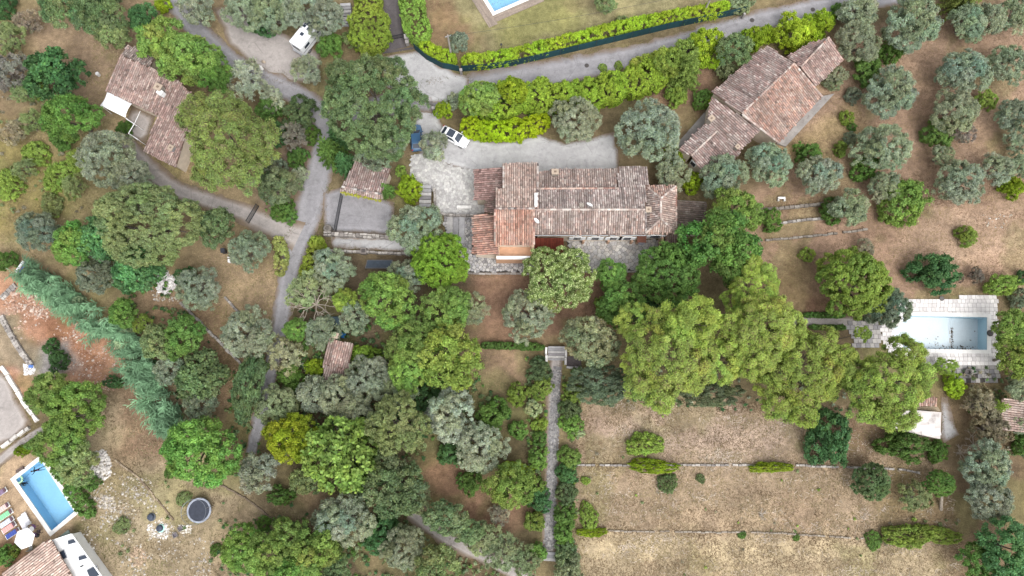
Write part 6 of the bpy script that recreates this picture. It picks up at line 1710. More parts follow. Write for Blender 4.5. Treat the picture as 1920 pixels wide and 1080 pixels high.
def campervan():
    root = empty('campervan', (0, 0, 0), 'white campervan with dark roof hatches parked on the gravel turnout', 'campervan'); L, W_ = 5.4, 2.05
    m = MB(); m.box((-.35, 0, 1.62), (L-.9, W_, 2.3), 0); b = m.build('body', M['paint'], root, bevel=.14); b.color = (.76, .77, .79, 1)
    m = MB(); m.box((-.1, 0, .62), (L-.4, W_*.94, .55), 0); b = m.build('lower_body', M['paint'], root, bevel=.1); b.color = (.6, .61, .63, 1)
    vs, fs = loft([(L/2-.9, .98, .5, 2.0, .2), (L/2-.3, .94, .5, 1.5, .2), (L/2, .85, .5, 1.15, .15), (L/2+.25, .7, .5, 1.0, .1)], 10); m = MB(); m.add(vs, fs); b = m.build('cab', M['paint'], root, True); b.color = (.74, .75, .77, 1)
    m = MB(); m.box((L/2-.5, 0, 1.82), (.85, 1.55, .05), 0, (1, 1, 1), ('Y', .72)); m.build('windscreen', M['glass'], root)
    for x, y, sx, sy in ((1.05, .1, .72, 1.35), (.42, .55, .4, .42), (.35, -.25, .45, .55), (-.75, .1, .48, .5)):
        m = MB(); m.box((x, y, 2.80), (sx+.1, sy+.1, .07), 0, (.75, .76, .8)); f = m.build('roof_hatch', M['white'], root); g = MB(); g.box((x, y, 2.845), (sx, sy, .03), 0); g.build('pane', M['glass'], f)
    m = MB(); m.lathe((-.05, .8, 2.77), [(.07, 0), (.07, .14)], 8); m.build('roof_vent', M['dark'], root)
    for x, sx in ((1.05, 1.1), (-1.45, 1.0)):
        for s in (-1, 1): m = MB(); m.box((x, s*(W_/2+.005), 1.95), (sx, .04, .55), 0); m.build('side_window', M['glass'], root)
    for s in (-1, 1): m = MB(); m.box((-.35, s*(W_/2+.006), 1.3), (L-1.1, .03, .09), 0, (.25, .27, .32)); m.build('trim_stripe', M['metal'], root)
    m = MB(); m.box((-L/2+.1, 0, .65), (.3, W_*.9, .22), 0); m.build('bumper', M['metal'], root, bevel=.04)
    m = MB(); m.box((-L/2+.09, 0, 1.95), (.04, 1.2, .6), 0); m.build('rear_window', M['glass'], root)
    for x in (-1.5, 1.75):
        for s in (-1, 1): wheel(root, x, s*.92, .34, .24)
    c = P(580, 69, 1.0); root.location = (c.x, c.y, .02); root.rotation_euler = (0, 0, math.radians(56)); root.scale = (1.02, 1.0, .95)
campervan()

# ------------------------------------------------------------------ bottom left: trampoline, loungers, parasol, swimmers
def trampoline():
    c = P(373, 957, .8); root = empty('trampoline', (c.x, c.y, 0), 'round black trampoline with a grey rim on the dry ground', 'trampoline'); R = 1.5; K = 28
    m = MB(); m.lathe((0, 0, .78), [(R*.86, 0), (R*.86, .012)], K, (1.3, 1.4, 1.7)); m.build('mat', M['dark'], root, org=(0, 0, 0)).location = (0, 0, 0)
    m = MB(); ring = [(R*.86, .80), (R*.88, .86), (R*1.0, .86), (R*1.03, .79)]
    vs = [(a*math.cos(6.2832*k/K), a*math.sin(6.2832*k/K), z) for a, z in ring for k in range(K)]
    for i in range(3):
        for k in range(K):
            kk = random.uniform(.85, 1.1); q = [i*K+k, i*K+(k+1) % K, (i+1)*K+(k+1) % K, (i+1)*K+k]; m.add([vs[j] for j in q], [(0, 1, 2, 3)], (.8*kk, .82*kk, .86*kk))
    o = m.build('pad', M['plainobj'], root, org=(0, 0, 0)); o.location = (0, 0, 0); o.color = (.36, .38, .43, 1)
    for k in range(6):
        a = 6.2832*k/6+.3; m = MB(); m.tube([(R*1.02*math.cos(a), R*1.02*math.sin(a), 0), (R*1.02*math.cos(a), R*1.02*math.sin(a), 2.3)], .025, 6, (.8, .8, .85)); o = m.build('net_pole', M['metal'], root, org=(0, 0, 0)); o.location = (0, 0, 0)
    m = MB(); m.tube([(R*1.02*math.cos(6.2832*k/K), R*1.02*math.sin(6.2832*k/K), 2.3) for k in range(K+1)], .02, 5, (.55, .58, .62), cap=False); o = m.build('net_ring', M['metal'], root, org=(0, 0, 0)); o.location = (0, 0, 0)
trampoline()

def at_local(mb, name, mat, root, **k):
    o = mb.build(name, mat, root, org=(0, 0, 0), **k); o.location = (0, 0, 0); return o
def lounger(px, py, ang, label, col, pillow=(.13, .07, .09), L=1.9):
    c = P(px, py, .3); root = empty('sun_lounger', (c.x, c.y, 0), label, 'sun lounger', 'loungers by the bathing pool'); root.rotation_euler = (0, 0, ang)
    m = MB(); m.box((0, 0, .3), (L, .62, .06), 0); f = at_local(m, 'frame', M['white'], root)
    for sx in (-1, 1):
        for sy in (-1, 1): m = MB(); m.box((sx*L*.38, sy*.25, .14), (.06, .06, .28), 0); at_local(m, 'leg', M['white'], root)
    m = MB(); K = 10
    for k in range(K):
        tn = 1.0 if k % 2 else .8; m.box((-L/2+.1+(k+.5)*(L*.78)/K, 0, .37), (L*.78/K, .58, .08), 0, (tn, tn, tn))
    o = at_local(m, 'mattress', M['plainobj'], root); o.color = (*col, 1)
    m = MB(); m.box((L*.38, 0, .46), (.42, .56, .1), 0, pillow, ('Y', -.45)); o = at_local(m, 'headrest', M['white'], root, bevel=.03)
lounger(5, 953, .62, 'pink-striped lounger, upper end of the row by the pool', (.62, .45, .42))
lounger(11, 965, .62, 'green-towelled lounger in the row by the pool', (.22, .55, .30))
lounger(13, 979, .62, 'blue and white striped lounger in the row by the pool', (.5, .52, .6))
lounger(17, 989, .62, 'coral-pink lounger in the row by the pool', (.72, .33, .31))
lounger(24, 1000, .6, 'dark blue lounger at the lower end of the row by the pool', (.05, .08, .3))
lounger(43, 981, -.98, 'white lounger above the white parasol, left of two', (.78, .76, .8), (.7, .7, .74))
lounger(49, 973, -.98, 'white lounger above the white parasol, right of two', (.78, .76, .8), (.7, .7, .74), 1.7)
lounger(0, 925, .62, 'dark-cushioned lounger cut by the left edge', (.2, .14, .22))
def parasol():
    c = P(45, 1010, 2.4); root = empty('parasol', (c.x, c.y, 0), 'white six-sided parasol next to the pale tiled roof', 'parasol'); R = 1.28
    m = MB(); top = (0, 0, 2.75); vs = [top]+[(R*math.cos(6.2832*k/6+.35), R*math.sin(6.2832*k/6+.35), 2.3) for k in range(6)]; m.add(vs, [(0, k+1, (k+1) % 6+1) for k in range(6)]); o = at_local(m, 'canopy', M['white'], root); md = o.modifiers.new('thickness', 'SOLIDIFY'); md.thickness = .02
    m = MB(); m.tube([(0, 0, 0), (0, 0, 2.85)], .03, 8); at_local(m, 'pole', M['metal'], root)
    m = MB(); m.lathe((0, 0, 0), [(.3, 0), (.3, .08), (.05, .12)], 12); at_local(m, 'base', M['dark'], root)
    for k in range(6):
        a = 6.2832*k/6+.35; m = MB(); m.tube([(0, 0, 2.68), (R*.97*math.cos(a), R*.97*math.sin(a), 2.27)], .012, 4); at_local(m, 'rib', M['metal'], root)
parasol()
def chair(px, py, ang, label, col):
    c = P(px, py, .5); root = empty('garden_chair', (c.x, c.y, 0), label, 'chair', 'chairs round the parasol'); root.rotation_euler = (0, 0, ang)
    m = MB(); m.box((0, 0, .45), (.46, .46, .06), 0); o = at_local(m, 'seat', M['plainobj'], root, bevel=.02); o.color = (*col, 1)
    m = MB(); m.box((-.24, 0, .72), (.06, .46, .5), 0, (1, 1, 1), ('Y', -.15)); o = at_local(m, 'backrest', M['plainobj'], root, bevel=.02); o.color = (*col, 1)
    for sx in (-1, 1):
        for sy in (-1, 1): m = MB(); m.box((sx*.19, sy*.19, .21), (.04, .04, .42), 0); at_local(m, 'leg', M['dark'], root)
chair(63, 988, 4.2, 'purple cushioned chair right of the white parasol, nearest the white loungers', (.18, .09, .2)); chair(72, 997, 3.3, 'dark brown chair right of the white parasol', (.06, .04, .045)); chair(64, 1003, 2.4, 'dark purple chair half under the right of the parasol', (.14, .07, .17)); chair(57, 1028, 1.6, 'grey chair below the white parasol', (.2, .2, .19))
tb = empty('garden_table', P(60, 996, 0), 'small white table beside the parasol', 'table'); c = P(59, 992, .7)
m = MB(); m.lathe((c.x, c.y, .68), [(.32, 0), (.32, .04)], 14); m.build('table_top', M['white'], tb); m = MB(); m.tube([(c.x, c.y, 0), (c.x, c.y, .68)], .04, 6); m.build('leg', M['metal'], tb)

def skin_person(px, py, z, joints, bones, ang, label, shorts):
    c = P(px, py, z); root = empty('person', (c.x, c.y, z), label, 'person'); root.rotation_euler = (0, 0, ang); root.scale = (.9, .85, .9)
    me = bpy.data.meshes.new('body'); me.from_pydata([j[:3] for j in joints], bones, [])
    o = link('body', me, root); mt = M.setdefault('skin', mat_tint('skin', (.42, .25, .18), .6, (), None, None)); me.materials.append(mt)
    sk = o.modifiers.new('skin', 'SKIN'); sv = me.skin_vertices[0].data
    for i, j in enumerate(joints): sv[i].radius = (j[3], j[4] if len(j) > 4 else j[3])
    sv[0].use_root = True
    sb = o.modifiers.new('smooth', 'SUBSURF'); sb.levels = 1; sb.render_levels = 1
    h = joints[3]
    hb = MB(); hb.lathe((h[0]+.02, h[1], h[2]-.08), [(.07, 0), (.115, .06), (.125, .13), (.09, .2), (.03, .23)], 10, (.05, .035, .03)); q = hb.build('hair', M['white'], root, True, org=(0, 0, 0)); q.location = (0, 0, 0)
    s = MB(); p0, p1 = Vector(joints[0][:3]), Vector(joints[0][:3]).lerp(Vector(joints[1][:3]), .25); s.tube([p0-(p1-p0)*1.3, p0, p1], [.145, .16, .14], 10, shorts); q = s.build('swim_shorts', M['white'], root, True, org=(0, 0, 0)); q.location = (0, 0, 0)
J = [(0, 0, 0, .13, .1), (.26, 0, .03, .15, .1), (.5, 0, .06, .14, .09), (.78, 0, .10, .10, .11), (.62, 0, .08, .06), (.5, .2, .05, .06), (.72, .42, .02, .045), (.98, .46, -.02, .035), (.5, -.2, .05, .06), (.36, -.46, .0, .045), (.55, -.66, -.04, .035),
     (-.1, .1, -.02, .09), (-.48, .16, -.06, .06), (-.88, .2, -.02, .04), (-1.02, .2, -.02, .03), (-.1, -.1, -.02, .09), (-.46, -.2, -.08, .06), (-.84, -.26, -.1, .04), (-.98, -.27, -.1, .03)]
B = [(0, 1), (1, 2), (2, 4), (4, 3), (2, 5), (5, 6), (6, 7), (2, 8), (8, 9), (9, 10), (0, 11), (11, 12), (12, 13), (13, 14), (0, 15), (15, 16), (16, 17), (17, 18)]
skin_person(71, 881, -.10, J, B, math.radians(195), 'swimmer lying face down at the top end of the bathing pool', (.10, .05, .16))
J2 = [(0, 0, -.75, .14), (0, 0, -.45, .15), (0, 0, -.22, .15), (0, 0, .12, .10, .11), (0, 0, -.08, .06), (.0, .2, -.2, .06), (.15, .4, -.3, .045), (.4, .35, -.3, .035), (0, -.2, -.2, .06), (.15, -.4, -.3, .045), (.4, -.35, -.3, .035),
      (0, .1, -.85, .09), (.03, .11, -1.1, .06), (.0, .11, -1.25, .05), (.1, .11, -1.28, .04), (0, -.1, -.85, .09), (.03, -.11, -1.1, .06), (.0, -.11, -1.25, .05), (.1, -.11, -1.28, .04)]
skin_person(40, 907, .0, J2, B, .4, 'bather standing shoulder-deep beside the pale green float', (.05, .08, .2))
c = P(36, 899, -.1); m = MB(); K = 14
fl_ = [(c.x+.42*math.cos(6.2832*k/K), c.y+.42*math.sin(6.2832*k/K), -.06) for k in range(K+1)]; m.tube(fl_, .13, 8, (.42, .66, .45), cap=False); tag(m.build('swim_ring', M['white'], smooth=True, org=(c.x, c.y, -.06)), 'pale green swim ring in the corner of the bathing pool', 'swim ring')
c = P(42, 881, 0); root = empty('slatted_bench', c, 'small slatted bench at the upper side of the bathing pool', 'bench')
for k in range(4): m = MB(); m.box((c.x-.1, c.y+.05+(k-1.5)*.11, .42), (1.0, .08, .04), .55, (.45, .4, .42)); m.build('slat', M['wood'], root)
for k in (-1, 1): m = MB(); m.box((c.x-.1+k*.36, c.y+.05+k*.22, .2), (.06, .36, .4), .55, (.4, .36, .38)); m.build('leg', M['wood'], root)

# ------------------------------------------------------------------ small things
def small(name, label, cat, px, py, fn, mat, z=0):
    c = P(px, py, z); m = MB(); fn(m, c); return tag(m.build(name, M[mat], org=(c.x, c.y, 0)), label, cat)
for px, py, lab in ((284, 969, 'dark round tank lid on the stony ground, upper of two'), (301, 990, 'dark round tank lid with a pale green rim, lower of two')):
    c = P(px, py, 0); root = empty('tank_lid', c, lab, 'tank lid'); m = MB(); m.lathe((c.x, c.y, 0), [(.42, 0), (.42, .3), (.36, .4), (.15, .46)], 16, (1.6, 1.9, 2.4)); m.build('dome', M['dark'], root)
    m = MB(); m.lathe((c.x+.05, c.y-.02, 0), [(.52, 0), (.52, .1), (.44, .14)], 16, (.45, .75, .68) if py > 980 else (.12, .13, .15)); m.build('rim', M['white'], root)
for px, py, lab in ((339, 991, 'square inspection box with a dark opening, beside the pale gravel'), (329, 1003, 'square inspection box with a dark opening, lower of two')):
    c = P(px, py, 0); root = empty('inspection_box', c, lab, 'inspection box'); m = MB()
    for k in range(4): a = k*math.pi/2+.5; m.box((c.x+.27*math.cos(a), c.y+.27*math.sin(a), .1), (.1, .6, .2), a, (.75, .72, .7))
    m.build('frame', M['conc'], root); m = MB(); m.box((c.x, c.y, .05), (.44, .44, .06), .5, (.12, .11, .13)); m.build('lid', M['rock'], root)
small('water_tub', 'round pale tub on the dry ground left of the cottage', 'tub', 186, 141, lambda m, c: (m.lathe((c.x, c.y, 0), [(.24, 0), (.27, .5), (.27, .52), (.2, .5), (.2, .4)], 14, (.75, .75, .75))), 'white')
def wheelie(px, py):
    c = P(px, py, .5); root = empty('rubbish_bin', (c.x, c.y, 0), 'black rubbish bin by the dark tree beside the drive', 'bin'); m = MB(); m.box((c.x, c.y, .5), (.5, .55, .95), .2, (1, 1, 1)); m.build('bin_body', M['dark'], root, bevel=.03); m = MB(); m.box((c.x, c.y, 1.01), (.56, .62, .07), .2, (1.6, 1.6, 1.7)); m.build('lid', M['dark'], root, bevel=.02)
wheelie(420, 471)
c = P(439, 491, 0); root = empty('white_bench', c, 'white bench lying at the side of the olive near the lane', 'bench')
for k in range(3): m = MB(); m.box((c.x-.05, c.y+(k-1)*.16, .43), (1.3, .12, .05), -.15); m.build('slat', M['white'], root)
m = MB(); m.box((c.x, c.y+.38, .68), (1.3, .06, .3), -.15, (1, 1, 1), ('X', -.2)); m.build('backrest', M['white'], root)
for k in (-1, 1): m = MB(); m.box((c.x+k*.5, c.y, .2), (.08, .4, .4), -.15); m.build('leg', M['white'], root)
a, b = P(30, 510, 1.2), P(44, 490, 1.2)
pz = empty('drain_pipe', (a+b)/2*Vector((1, 1, 0)) if False else (a.x, a.y, 0), 'white and blue pipe lying at the top end of the cane thicket', 'pipe'); m = MB(); m.tube([a, b], .17, 10, (.8, .82, .86)); m.build('pipe', M['white'], pz)
m = MB(); m.tube([a+Vector((.26, -.1, -.25)), b+Vector((.26, -.1, -.25))], .12, 8, (.08, .14, .4)); m.build('blue_sleeve', M['white'], pz)
for k, q in enumerate((a, b)): m = MB(); m.box((q.x, q.y, .5), (.2, .2, 1.0), .3); m.build('support', M['bark'], pz)
def tarp(px, py, col, sx, sy, label, seed):
    rng = np.random.default_rng(seed); c = P(px, py, .4); m = MB(); K = 9
    for i in range(K):
        for j in range(K):
            x, y = (i/(K-1)-.5)*sx, (j/(K-1)-.5)*sy; m.v.append((c.x+x+rng.normal()*.03, c.y+y+rng.normal()*.03, .12+.35*math.exp(-(x*x+y*y)*2)+abs(rng.normal())*.06))
    for i in range(K-1):
        for j in range(K-1): m.f.append([i*K+j, (i+1)*K+j, (i+1)*K+j+1, i*K+j+1]); m.t.append((1, 1, 1))
    o = m.build('tarpaulin', M['plainobj'], None, True, org=(c.x, c.y, 0)); o.color = (*col, 1); md = o.modifiers.new('thickness', 'SOLIDIFY'); md.thickness = .015; tag(o, label, 'tarpaulin')
tarp(640, 628, (.02, .12, .3), 1.2, .8, 'bright blue tarpaulin behind the shed chimney', 4)
tarp(58, 687, (.1, .2, .5), .6, .4, 'small blue tarpaulin on the white rubble by the orange earth', 5)
tarp(625, 602, (.10, .15, .18), 1.8, 1.2, 'dark grey-blue tarpaulin under the bare tree', 6)
def block_bench(px, py, label, sx=2.0, sy=.7, col=(.62, .6, .58)):
    c = P(px, py, .4); root = empty('stone_bench', (c.x, c.y, 0), label, 'bench'); m = MB(); m.box((c.x, c.y+.15, .4), (sx, sy*.6, .12), 0, col); m.build('seat', M['stone'], root, bevel=.02)
    for k in (-1, 1): m = MB(); m.box((c.x+k*sx*.42, c.y, .17), (.22, sy, .34), 0, tuple(x*.8 for x in col)); m.build('leg', M['stone'], root)
block_bench(870, 390, 'stone bench at the lower edge of the paved court')
block_bench(1466, 373, 'small white stone slab seat above the terrace walls', 1.0, .5, (.7, .68, .65))
small('well_head', 'round stone well head on the grey terrace below the drained pool', 'well', 1811, 698, lambda m, c: m.lathe((c.x, c.y, 0), [(.48, 0), (.48, .5), (.42, .55), (.3, .55), (.3, .3)], 16, (.42, .41, .41)), 'conc')
small('pool_filter_box', 'dark rounded filter box at the right end of the drained pool', 'filter box', 1855, 625, lambda m, c: m.lathe((c.x, c.y, .09), [(.42, 0), (.42, .12), (.3, .3), (.1, .36)], 14, (.35, .34, .35)), 'conc')
small('drain_cover', 'grey round drain cover on the top edge of the pool deck', 'drain cover', 1765, 560, lambda m, c: m.lathe((c.x, c.y, .09), [(.32, 0), (.32, .05)], 14, (.45, .43, .43)), 'conc')
small('boulder', 'pale boulder on the verge of the gravel turnout', 'boulder', 489, 128, lambda m, c: m.tube([c+Vector((-.35, .25, .15)), c+Vector((0, 0, .25)), c+Vector((.4, -.3, .12))], [.2, .34, .18], 7, (.62, .6, .57)), 'rock')
small('boulder', 'small tan boulder above the pale boulder on the verge', 'boulder', 495, 117, lambda m, c: m.tube([c+Vector((-.25, .1, .12)), c+Vector((0, 0, .2)), c+Vector((.25, -.1, .1))], [.14, .24, .12], 7, (.4, .33, .26)), 'rock')
small('stone_planter', 'round stone planter on the corner pier of the parking pad', 'planter', 617, 431, lambda m, c: m.lathe((c.x, c.y, 0), [(.55, 0), (.55, .9), (.5, .95), (.25, .95), (.22, .7)], 14, (.55, .53, .5)), 'conc')
v = PP([(688, 487), (736, 487), (736, 503), (684, 503)], .5); m = MB(); m.prism([(p.x, p.y) for p in v], 0, .45, (.5, .5, .5)); bs_ = m.build('water_basin', M['conc'], org=(v[0].x, v[0].y, 0)); tag(bs_, 'dark rectangular water basin above the bright oaks', 'basin')
cc = sum(v, Vector())/4; m = MB(); m.prism([(cc.x+(p.x-cc.x)*.94, cc.y+(p.y-cc.y)*.88) for p in v], .40, .46, (1.5, 1.9, 2.2)); m.build('cover', M['dark'], bs_)
c = P(606, 476, .4); m = MB(); c = P(682, 471, .5); m.box((c.x, c.y, .4), (.8, .8, .8), 0, (.8, .75, .72)); m.box((c.x, c.y, .82), (.5, .5, .04), 0, (.3, .28, .28)); tag(m.build('meter_box', M['conc'], org=(c.x, c.y, 0)), 'square stone box set in the thin wall below the gravel walk', 'box')
small('terrace_table', 'small dark table by the villa door under the hood', 'table', 1201, 456, lambda m, c: (m.lathe((c.x, c.y, .7), [(.45, 0), (.45, .04)], 14, (9, 8.6, 8.4)), m.tube([(c.x, c.y, 0), (c.x, c.y, .7)], .05, 6, (3, 3, 3))), 'dark')

# lollipop tree: its leaning pale trunk
for o in bpy.data.objects:
    if o.get('label', '').startswith('round lollipop'):
        base = P(1764, 956, 0); top = o.location+Vector((0, 0, 1.6)); t_ = [c for c in o.children if c.name.startswith('trunk')][0]; t_.scale = (1, 1, 1)
        m = MB(); inv = Matrix.Rotation(-o.rotation_euler.z, 3, 'Z'); f = lambda q: inv @ (q-o.location)
        m.tube([f(base), f(base.lerp(top, .5)+Vector((.1, 0, .4))), f(top)], [.22, .17, .12], 7, (1.6, 1.55, 1.5)); me = bpy.data.meshes.new('trunk'); me.from_pydata(m.v, [], m.f); me.materials.append(M['bark'])
        a_ = me.attributes.new('tint', 'FLOAT_COLOR', 'FACE'); a_.data.foreach_set('color', np.array([(1.6, 1.55, 1.5, 1)]*len(me.polygons), np.float32).ravel()); t_.data = me

# ------------------------------------------------------------------ stones, litter and grass on the ground
def rocks(name, poly, n, smin, smax, pal, seed, clump=1.5, thr=0.0, pw=2.2):
    rng = np.random.default_rng(seed); q = PP(poly); x0, x1 = min(p.x for p in q), max(p.x for p in q); y0, y1 = min(p.y for p in q), max(p.y for p in q)
    X = rng.uniform(x0, x1, n*5); Y = rng.uniform(y0, y1, n*5); ok = inpoly(X, Y, q) & (fnoise(X, Y, clump)+rng.normal(size=n*5)*.12 > thr)
    for hp in HARD: ok &= ~inpoly(X, Y, hp)
    X, Y = X[ok][:n], Y[ok][:n]; N = len(X)
    if not N: return
    s = smin+(smax-smin)*rng.random(N)**pw
    base = np.array([(-1, -1, 0), (1, -1, 0), (1, 1, 0), (-1, 1, 0), (-.7, -.7, .9), (.7, -.7, .9), (.7, .7, .9), (-.7, .7, .9)])*.5
    V = base[None]*(1+rng.normal(size=(N, 8, 3))*.22)*s[:, None, None]*np.stack([np.ones(N), rng.uniform(.6, 1, N), rng.uniform(.4, .8, N)], 1)[:, None]
    a = rng.uniform(0, 6.28, N); ca, sa = np.cos(a)[:, None], np.sin(a)[:, None]
    V = np.stack([V[..., 0]*ca-V[..., 1]*sa+X[:, None], V[..., 0]*sa+V[..., 1]*ca+Y[:, None], V[..., 2]-.01], 2)
    f = np.array([(4, 5, 6, 7), (0, 1, 5, 4), (1, 2, 6, 5), (2, 3, 7, 6), (3, 0, 4, 7)]); F = (np.arange(N)[:, None, None]*8+f[None]).reshape(-1, 4)
    t = np.array(pal)[rng.integers(0, len(pal), N)]*rng.uniform(.8, 1.12, (N, 1))
    return tag(link(name, np_mesh(name, V.reshape(-1, 3), F, np.repeat(t, 5, 0), M['rock'])), kind='stuff')
WHR = [srgb(*c, .64) for c in ((226, 218, 208), (206, 196, 186), (186, 176, 166), (214, 200, 176))]
ORR = [srgb(*c, .64) for c in ((222, 184, 162), (206, 164, 140), (190, 150, 128), (228, 206, 190))]
rocks('white_rubble', [(294, 516), (310, 508), (330, 520), (330, 540), (312, 552), (294, 545)], 420, .12, .5, [(.66, .63, .62), (.56, .52, .52), (.72, .70, .69)], 1, 1.0, -3)
rocks('rubble', [(284, 545), (330, 545), (340, 566), (290, 566)], 120, .08, .3, WHR, 2, 1, -.4)
rocks('white_boulders', [(172, 852), (192, 842), (210, 868), (208, 890), (195, 900), (168, 885)], 420, .1, .55, [(.54, .51, .48), (.44, .41, .39), (.6, .57, .53)], 3, 1.2, -.5)
rocks('rubble', [(180, 930), (205, 925), (220, 945), (215, 960), (185, 950)], 160, .1, .42, WHR, 4, 1.2, -.3)
rocks('scattered_stones', [(165, 880), (300, 900), (330, 1000), (420, 1020), (400, 1080), (210, 1080), (150, 1000)], 1500, .06, .32, WHR+[srgb(196, 178, 150, .62)], 5, 2.0, -.05)
rocks('rubble', [(276, 985), (300, 975), (318, 990), (312, 1010), (280, 1010)], 260, .08, .3, [(.66, .64, .6), (.6, .56, .52)], 6, 1.2, -.4)
rocks('rubble', [(335, 984), (360, 985), (358, 1000), (338, 1000)], 200, .06, .22, [(.7, .67, .62), (.62, .57, .5)], 7, 1.2, -.5)
rocks('rubble', [(240, 1030), (270, 1020), (275, 1055), (250, 1065)], 160, .08, .42, [srgb(214, 186, 156, .64), srgb(196, 168, 140, .64)], 8, 1.4, -.2)
rocks('earth_stones', [(0, 560), (60, 545), (130, 600), (230, 660), (215, 735), (140, 720), (100, 640), (40, 640)], 1500, .05, .32, ORR, 9, 2.2, -.05, 3)
rocks('earth_stones', [(20, 545), (60, 545), (100, 580), (70, 600), (20, 575)], 150, .15, .55, ORR, 10, 1.5, -.2)
rocks('white_rubble', [(44, 682), (64, 686), (66, 700), (46, 704)], 180, .08, .3, [(.72, .71, .7), (.64, .62, .62)], 11, 1.0, -.6)
rocks('field_stones', [(1840, 400), (1900, 400), (1890, 430), (1840, 425)], 40, .08, .3, WHR, 12, 1.5, -.3)
rocks('field_stones', [(860, 860), (890, 858), (880, 872), (860, 870)], 14, .1, .3, WHR, 13, 1.5, -.6)
rocks('pool_edge_rocks', [(122, 912), (130, 912), (146, 952), (140, 955)], 90, .1, .38, [(.74, .72, .7), (.64, .62, .6)], 14, 1.5, -.9)
rocks('court_gravel', [(790, 205), (1160, 250), (1160, 310), (890, 320), (780, 290)], 10, .04, .07, WHR, 15, 2, -.9)

GRASS_T = 0
def grass(polys, dens, pal, seed, ln=(.22, .5), wid=.045, name='dry_grass', thr=-.35, sc_=2.5, up=(.25, .9), order=.0):
    global GRASS_T
    rng = np.random.default_rng(seed); Vs, Ts = [], []
    for poly in polys:
        q = PP(poly); x0, x1 = min(p.x for p in q), max(p.x for p in q); y0, y1 = min(p.y for p in q), max(p.y for p in q)
        n = int((x1-x0)*(y1-y0)*dens); X = rng.uniform(x0, x1, n); Y = rng.uniform(y0, y1, n)
        ok = inpoly(X, Y, q) & (fnoise(X, Y, sc_, 4)+rng.normal(size=n)*.25 > thr)
        for hp in HARD: 
            if max(p[0] for p in hp) < x0 or min(p[0] for p in hp) > x1 or max(p[1] for p in hp) < y0 or min(p[1] for p in hp) > y1: continue
            ok &= ~inpoly(X, Y, hp)
        X, Y = X[ok], Y[ok]; n = len(X)
        a = fnoise(X+300, Y, 3.0, 3)*5+rng.normal(size=n)*1.6; L = rng.uniform(*ln, n); el = rng.uniform(*up, n)
        dx, dy, dz = np.cos(a)*np.cos(el)*L, np.sin(a)*np.cos(el)*L, np.sin(el)*L*.8
        wx, wy = -np.sin(a)*wid, np.cos(a)*wid
        V = np.stack([np.stack([X-wx, Y-wy, 0*X], 1), np.stack([X+wx, Y+wy, 0*X], 1), np.stack([X+dx, Y+dy, dz], 1)], 1)
        pv = np.array(pal); w_ = np.clip(fnoise((X-77)*.35, (Y+31)*1.5, 2.2, 4)*1.25+.5+rng.normal(size=n)*.3, 0, .999)
        t = pv[(w_*len(pv)).astype(int)]*rng.uniform(.75, 1.2, (n, 1))*(1+.26*fnoise((X+20)*.6, Y-60, 3.4, 4))[:, None]; Vs.append(V.reshape(-1, 3)); Ts.append(t)
    V = np.concatenate(Vs); F = np.arange(len(V)).reshape(-1, 3); GRASS_T += len(F)
    return tag(link(name, np_mesh(name, V, F, np.concatenate(Ts), M['grass'])), kind='stuff')
S1 = [srgb(*c, .50) for c in ((138, 112, 84), (156, 128, 98), (176, 148, 114), (190, 164, 130), (202, 180, 144), (210, 190, 156), (192, 170, 124), (176, 158, 110))]
S2 = [srgb(*c, .64) for c in ((140, 110, 88), (160, 130, 102), (176, 144, 114), (190, 160, 124), (168, 146, 100))]
S3 = [srgb(*c, .60) for c in ((150, 136, 92), (170, 152, 104), (186, 166, 122), (140, 140, 80), (196, 176, 134))]
S4 = [srgb(*c, .60) for c in ((150, 146, 98), (162, 156, 106), (172, 162, 116), (140, 140, 86))]
grass([[(1072, 745), (1520, 755), (1700, 830), (1780, 880), (1815, 1130), (1065, 1130)]], 44, S1, 1, ln=(.15, .42), wid=.03)
grass([[(1072, 745), (1520, 755), (1700, 830), (1780, 880), (1815, 1130), (1065, 1130)]], 40, S1[2:]+[srgb(222, 204, 186, .7)], 21, ln=(.3, .7), wid=.03, thr=.25, sc_=1.6)
grass([[(1550, 60), (1930, 40), (1930, 370), (1660, 400), (1420, 400), (1480, 280)], [(1410, 370), (1930, 350), (1930, 550), (1690, 555), (1500, 600), (1430, 480)], [(1530, 770), (1700, 770), (1720, 870), (1550, 870)]], 26, S2, 2, ln=(.15, .38), wid=.03)
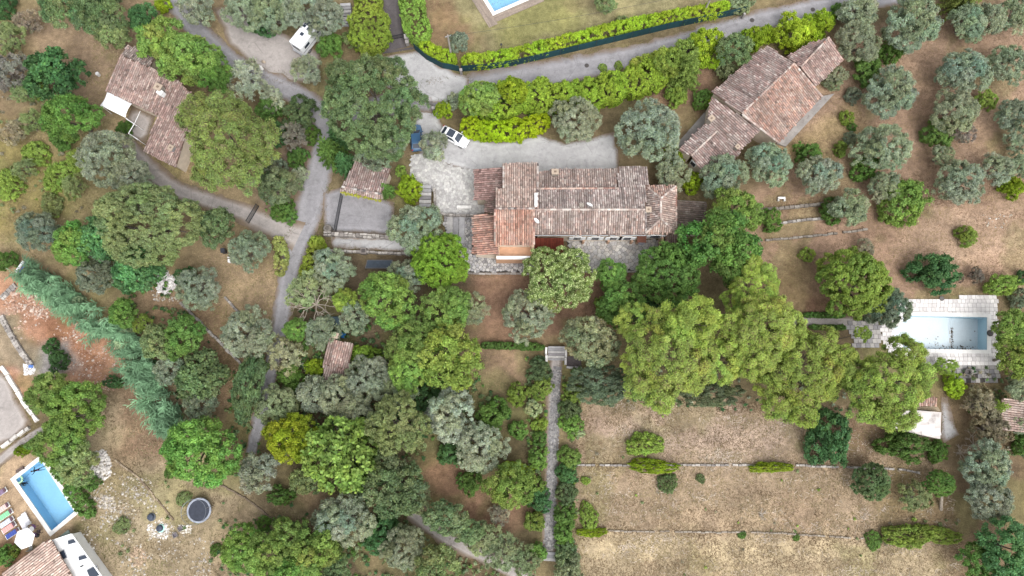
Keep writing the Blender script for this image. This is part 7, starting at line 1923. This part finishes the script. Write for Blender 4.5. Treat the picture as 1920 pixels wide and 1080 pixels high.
grass([[(0, 220), (170, 250), (200, 340), (150, 480), (0, 500)], [(180, 60), (250, 110), (190, 260), (150, 250)], [(360, 480), (530, 480), (530, 600), (500, 660), (380, 570)], [(290, 540), (420, 580), (500, 700), (470, 800), (380, 740)]], 26, S3, 3, ln=(.18, .42), wid=.032)
grass([[(140, 740), (310, 700), (440, 900), (640, 1000), (560, 1130), (160, 1130)]], 22, [srgb(*c, .58) for c in ((150, 130, 100), (176, 156, 122), (192, 172, 138), (150, 142, 96))], 4, thr=-.1)
grass([[(800, 0), (1400, 0), (1380, 8), (1100, 60), (880, 110), (840, 100)]], 16, S4, 5, ln=(.1, .22), wid=.03, thr=-.2)
grass([[(860, 512), (1230, 510), (1200, 600), (1060, 650), (890, 645)], [(880, 656), (1020, 656), (1010, 760), (880, 760)], [(780, 855), (990, 870), (990, 960), (820, 960)], [(1240, 130), (1345, 120), (1300, 240), (1200, 190)], [(40, 20), (250, 60), (180, 140), (90, 110)]], 14, S2, 6, ln=(.12, .3), wid=.03)

# dry blades and weeds creeping over the edges of lanes and paving
def verge():
    rng = np.random.default_rng(99); E = np.array(EDGES); E = np.repeat(E, 16, 0); E = E+rng.normal(size=E.shape)*np.array([.28, .28])
    ok = fnoise(E[:, 0], E[:, 1], 1.4, 3)+rng.normal(size=len(E))*.2 > -.05; E = E[ok]; n = len(E)
    a = rng.uniform(0, 6.28, n); L = rng.uniform(.12, .38, n); wx, wy = -np.sin(a)*.025, np.cos(a)*.025
    V = np.stack([np.stack([E[:, 0]-wx, E[:, 1]-wy, 0*a+.02], 1), np.stack([E[:, 0]+wx, E[:, 1]+wy, 0*a+.02], 1), np.stack([E[:, 0]+np.cos(a)*L*.8, E[:, 1]+np.sin(a)*L*.8, L*.5+.02], 1)], 1).reshape(-1, 3)
    pal = np.array([srgb(*c, .58) for c in ((150, 132, 108), (170, 150, 122), (130, 112, 92), (128, 130, 78), (112, 124, 62))])
    w_ = np.clip(fnoise(E[:, 0], E[:, 1], 2.5)*1.2+.45+rng.normal(size=n)*.25, 0, .999)
    tag(link('verge_grass', np_mesh('verge_grass', V, np.arange(n*3).reshape(-1, 3), pal[(w_*5).astype(int)]*rng.uniform(.75, 1.2, (n, 1)), M['grass'])), kind='stuff')
verge()
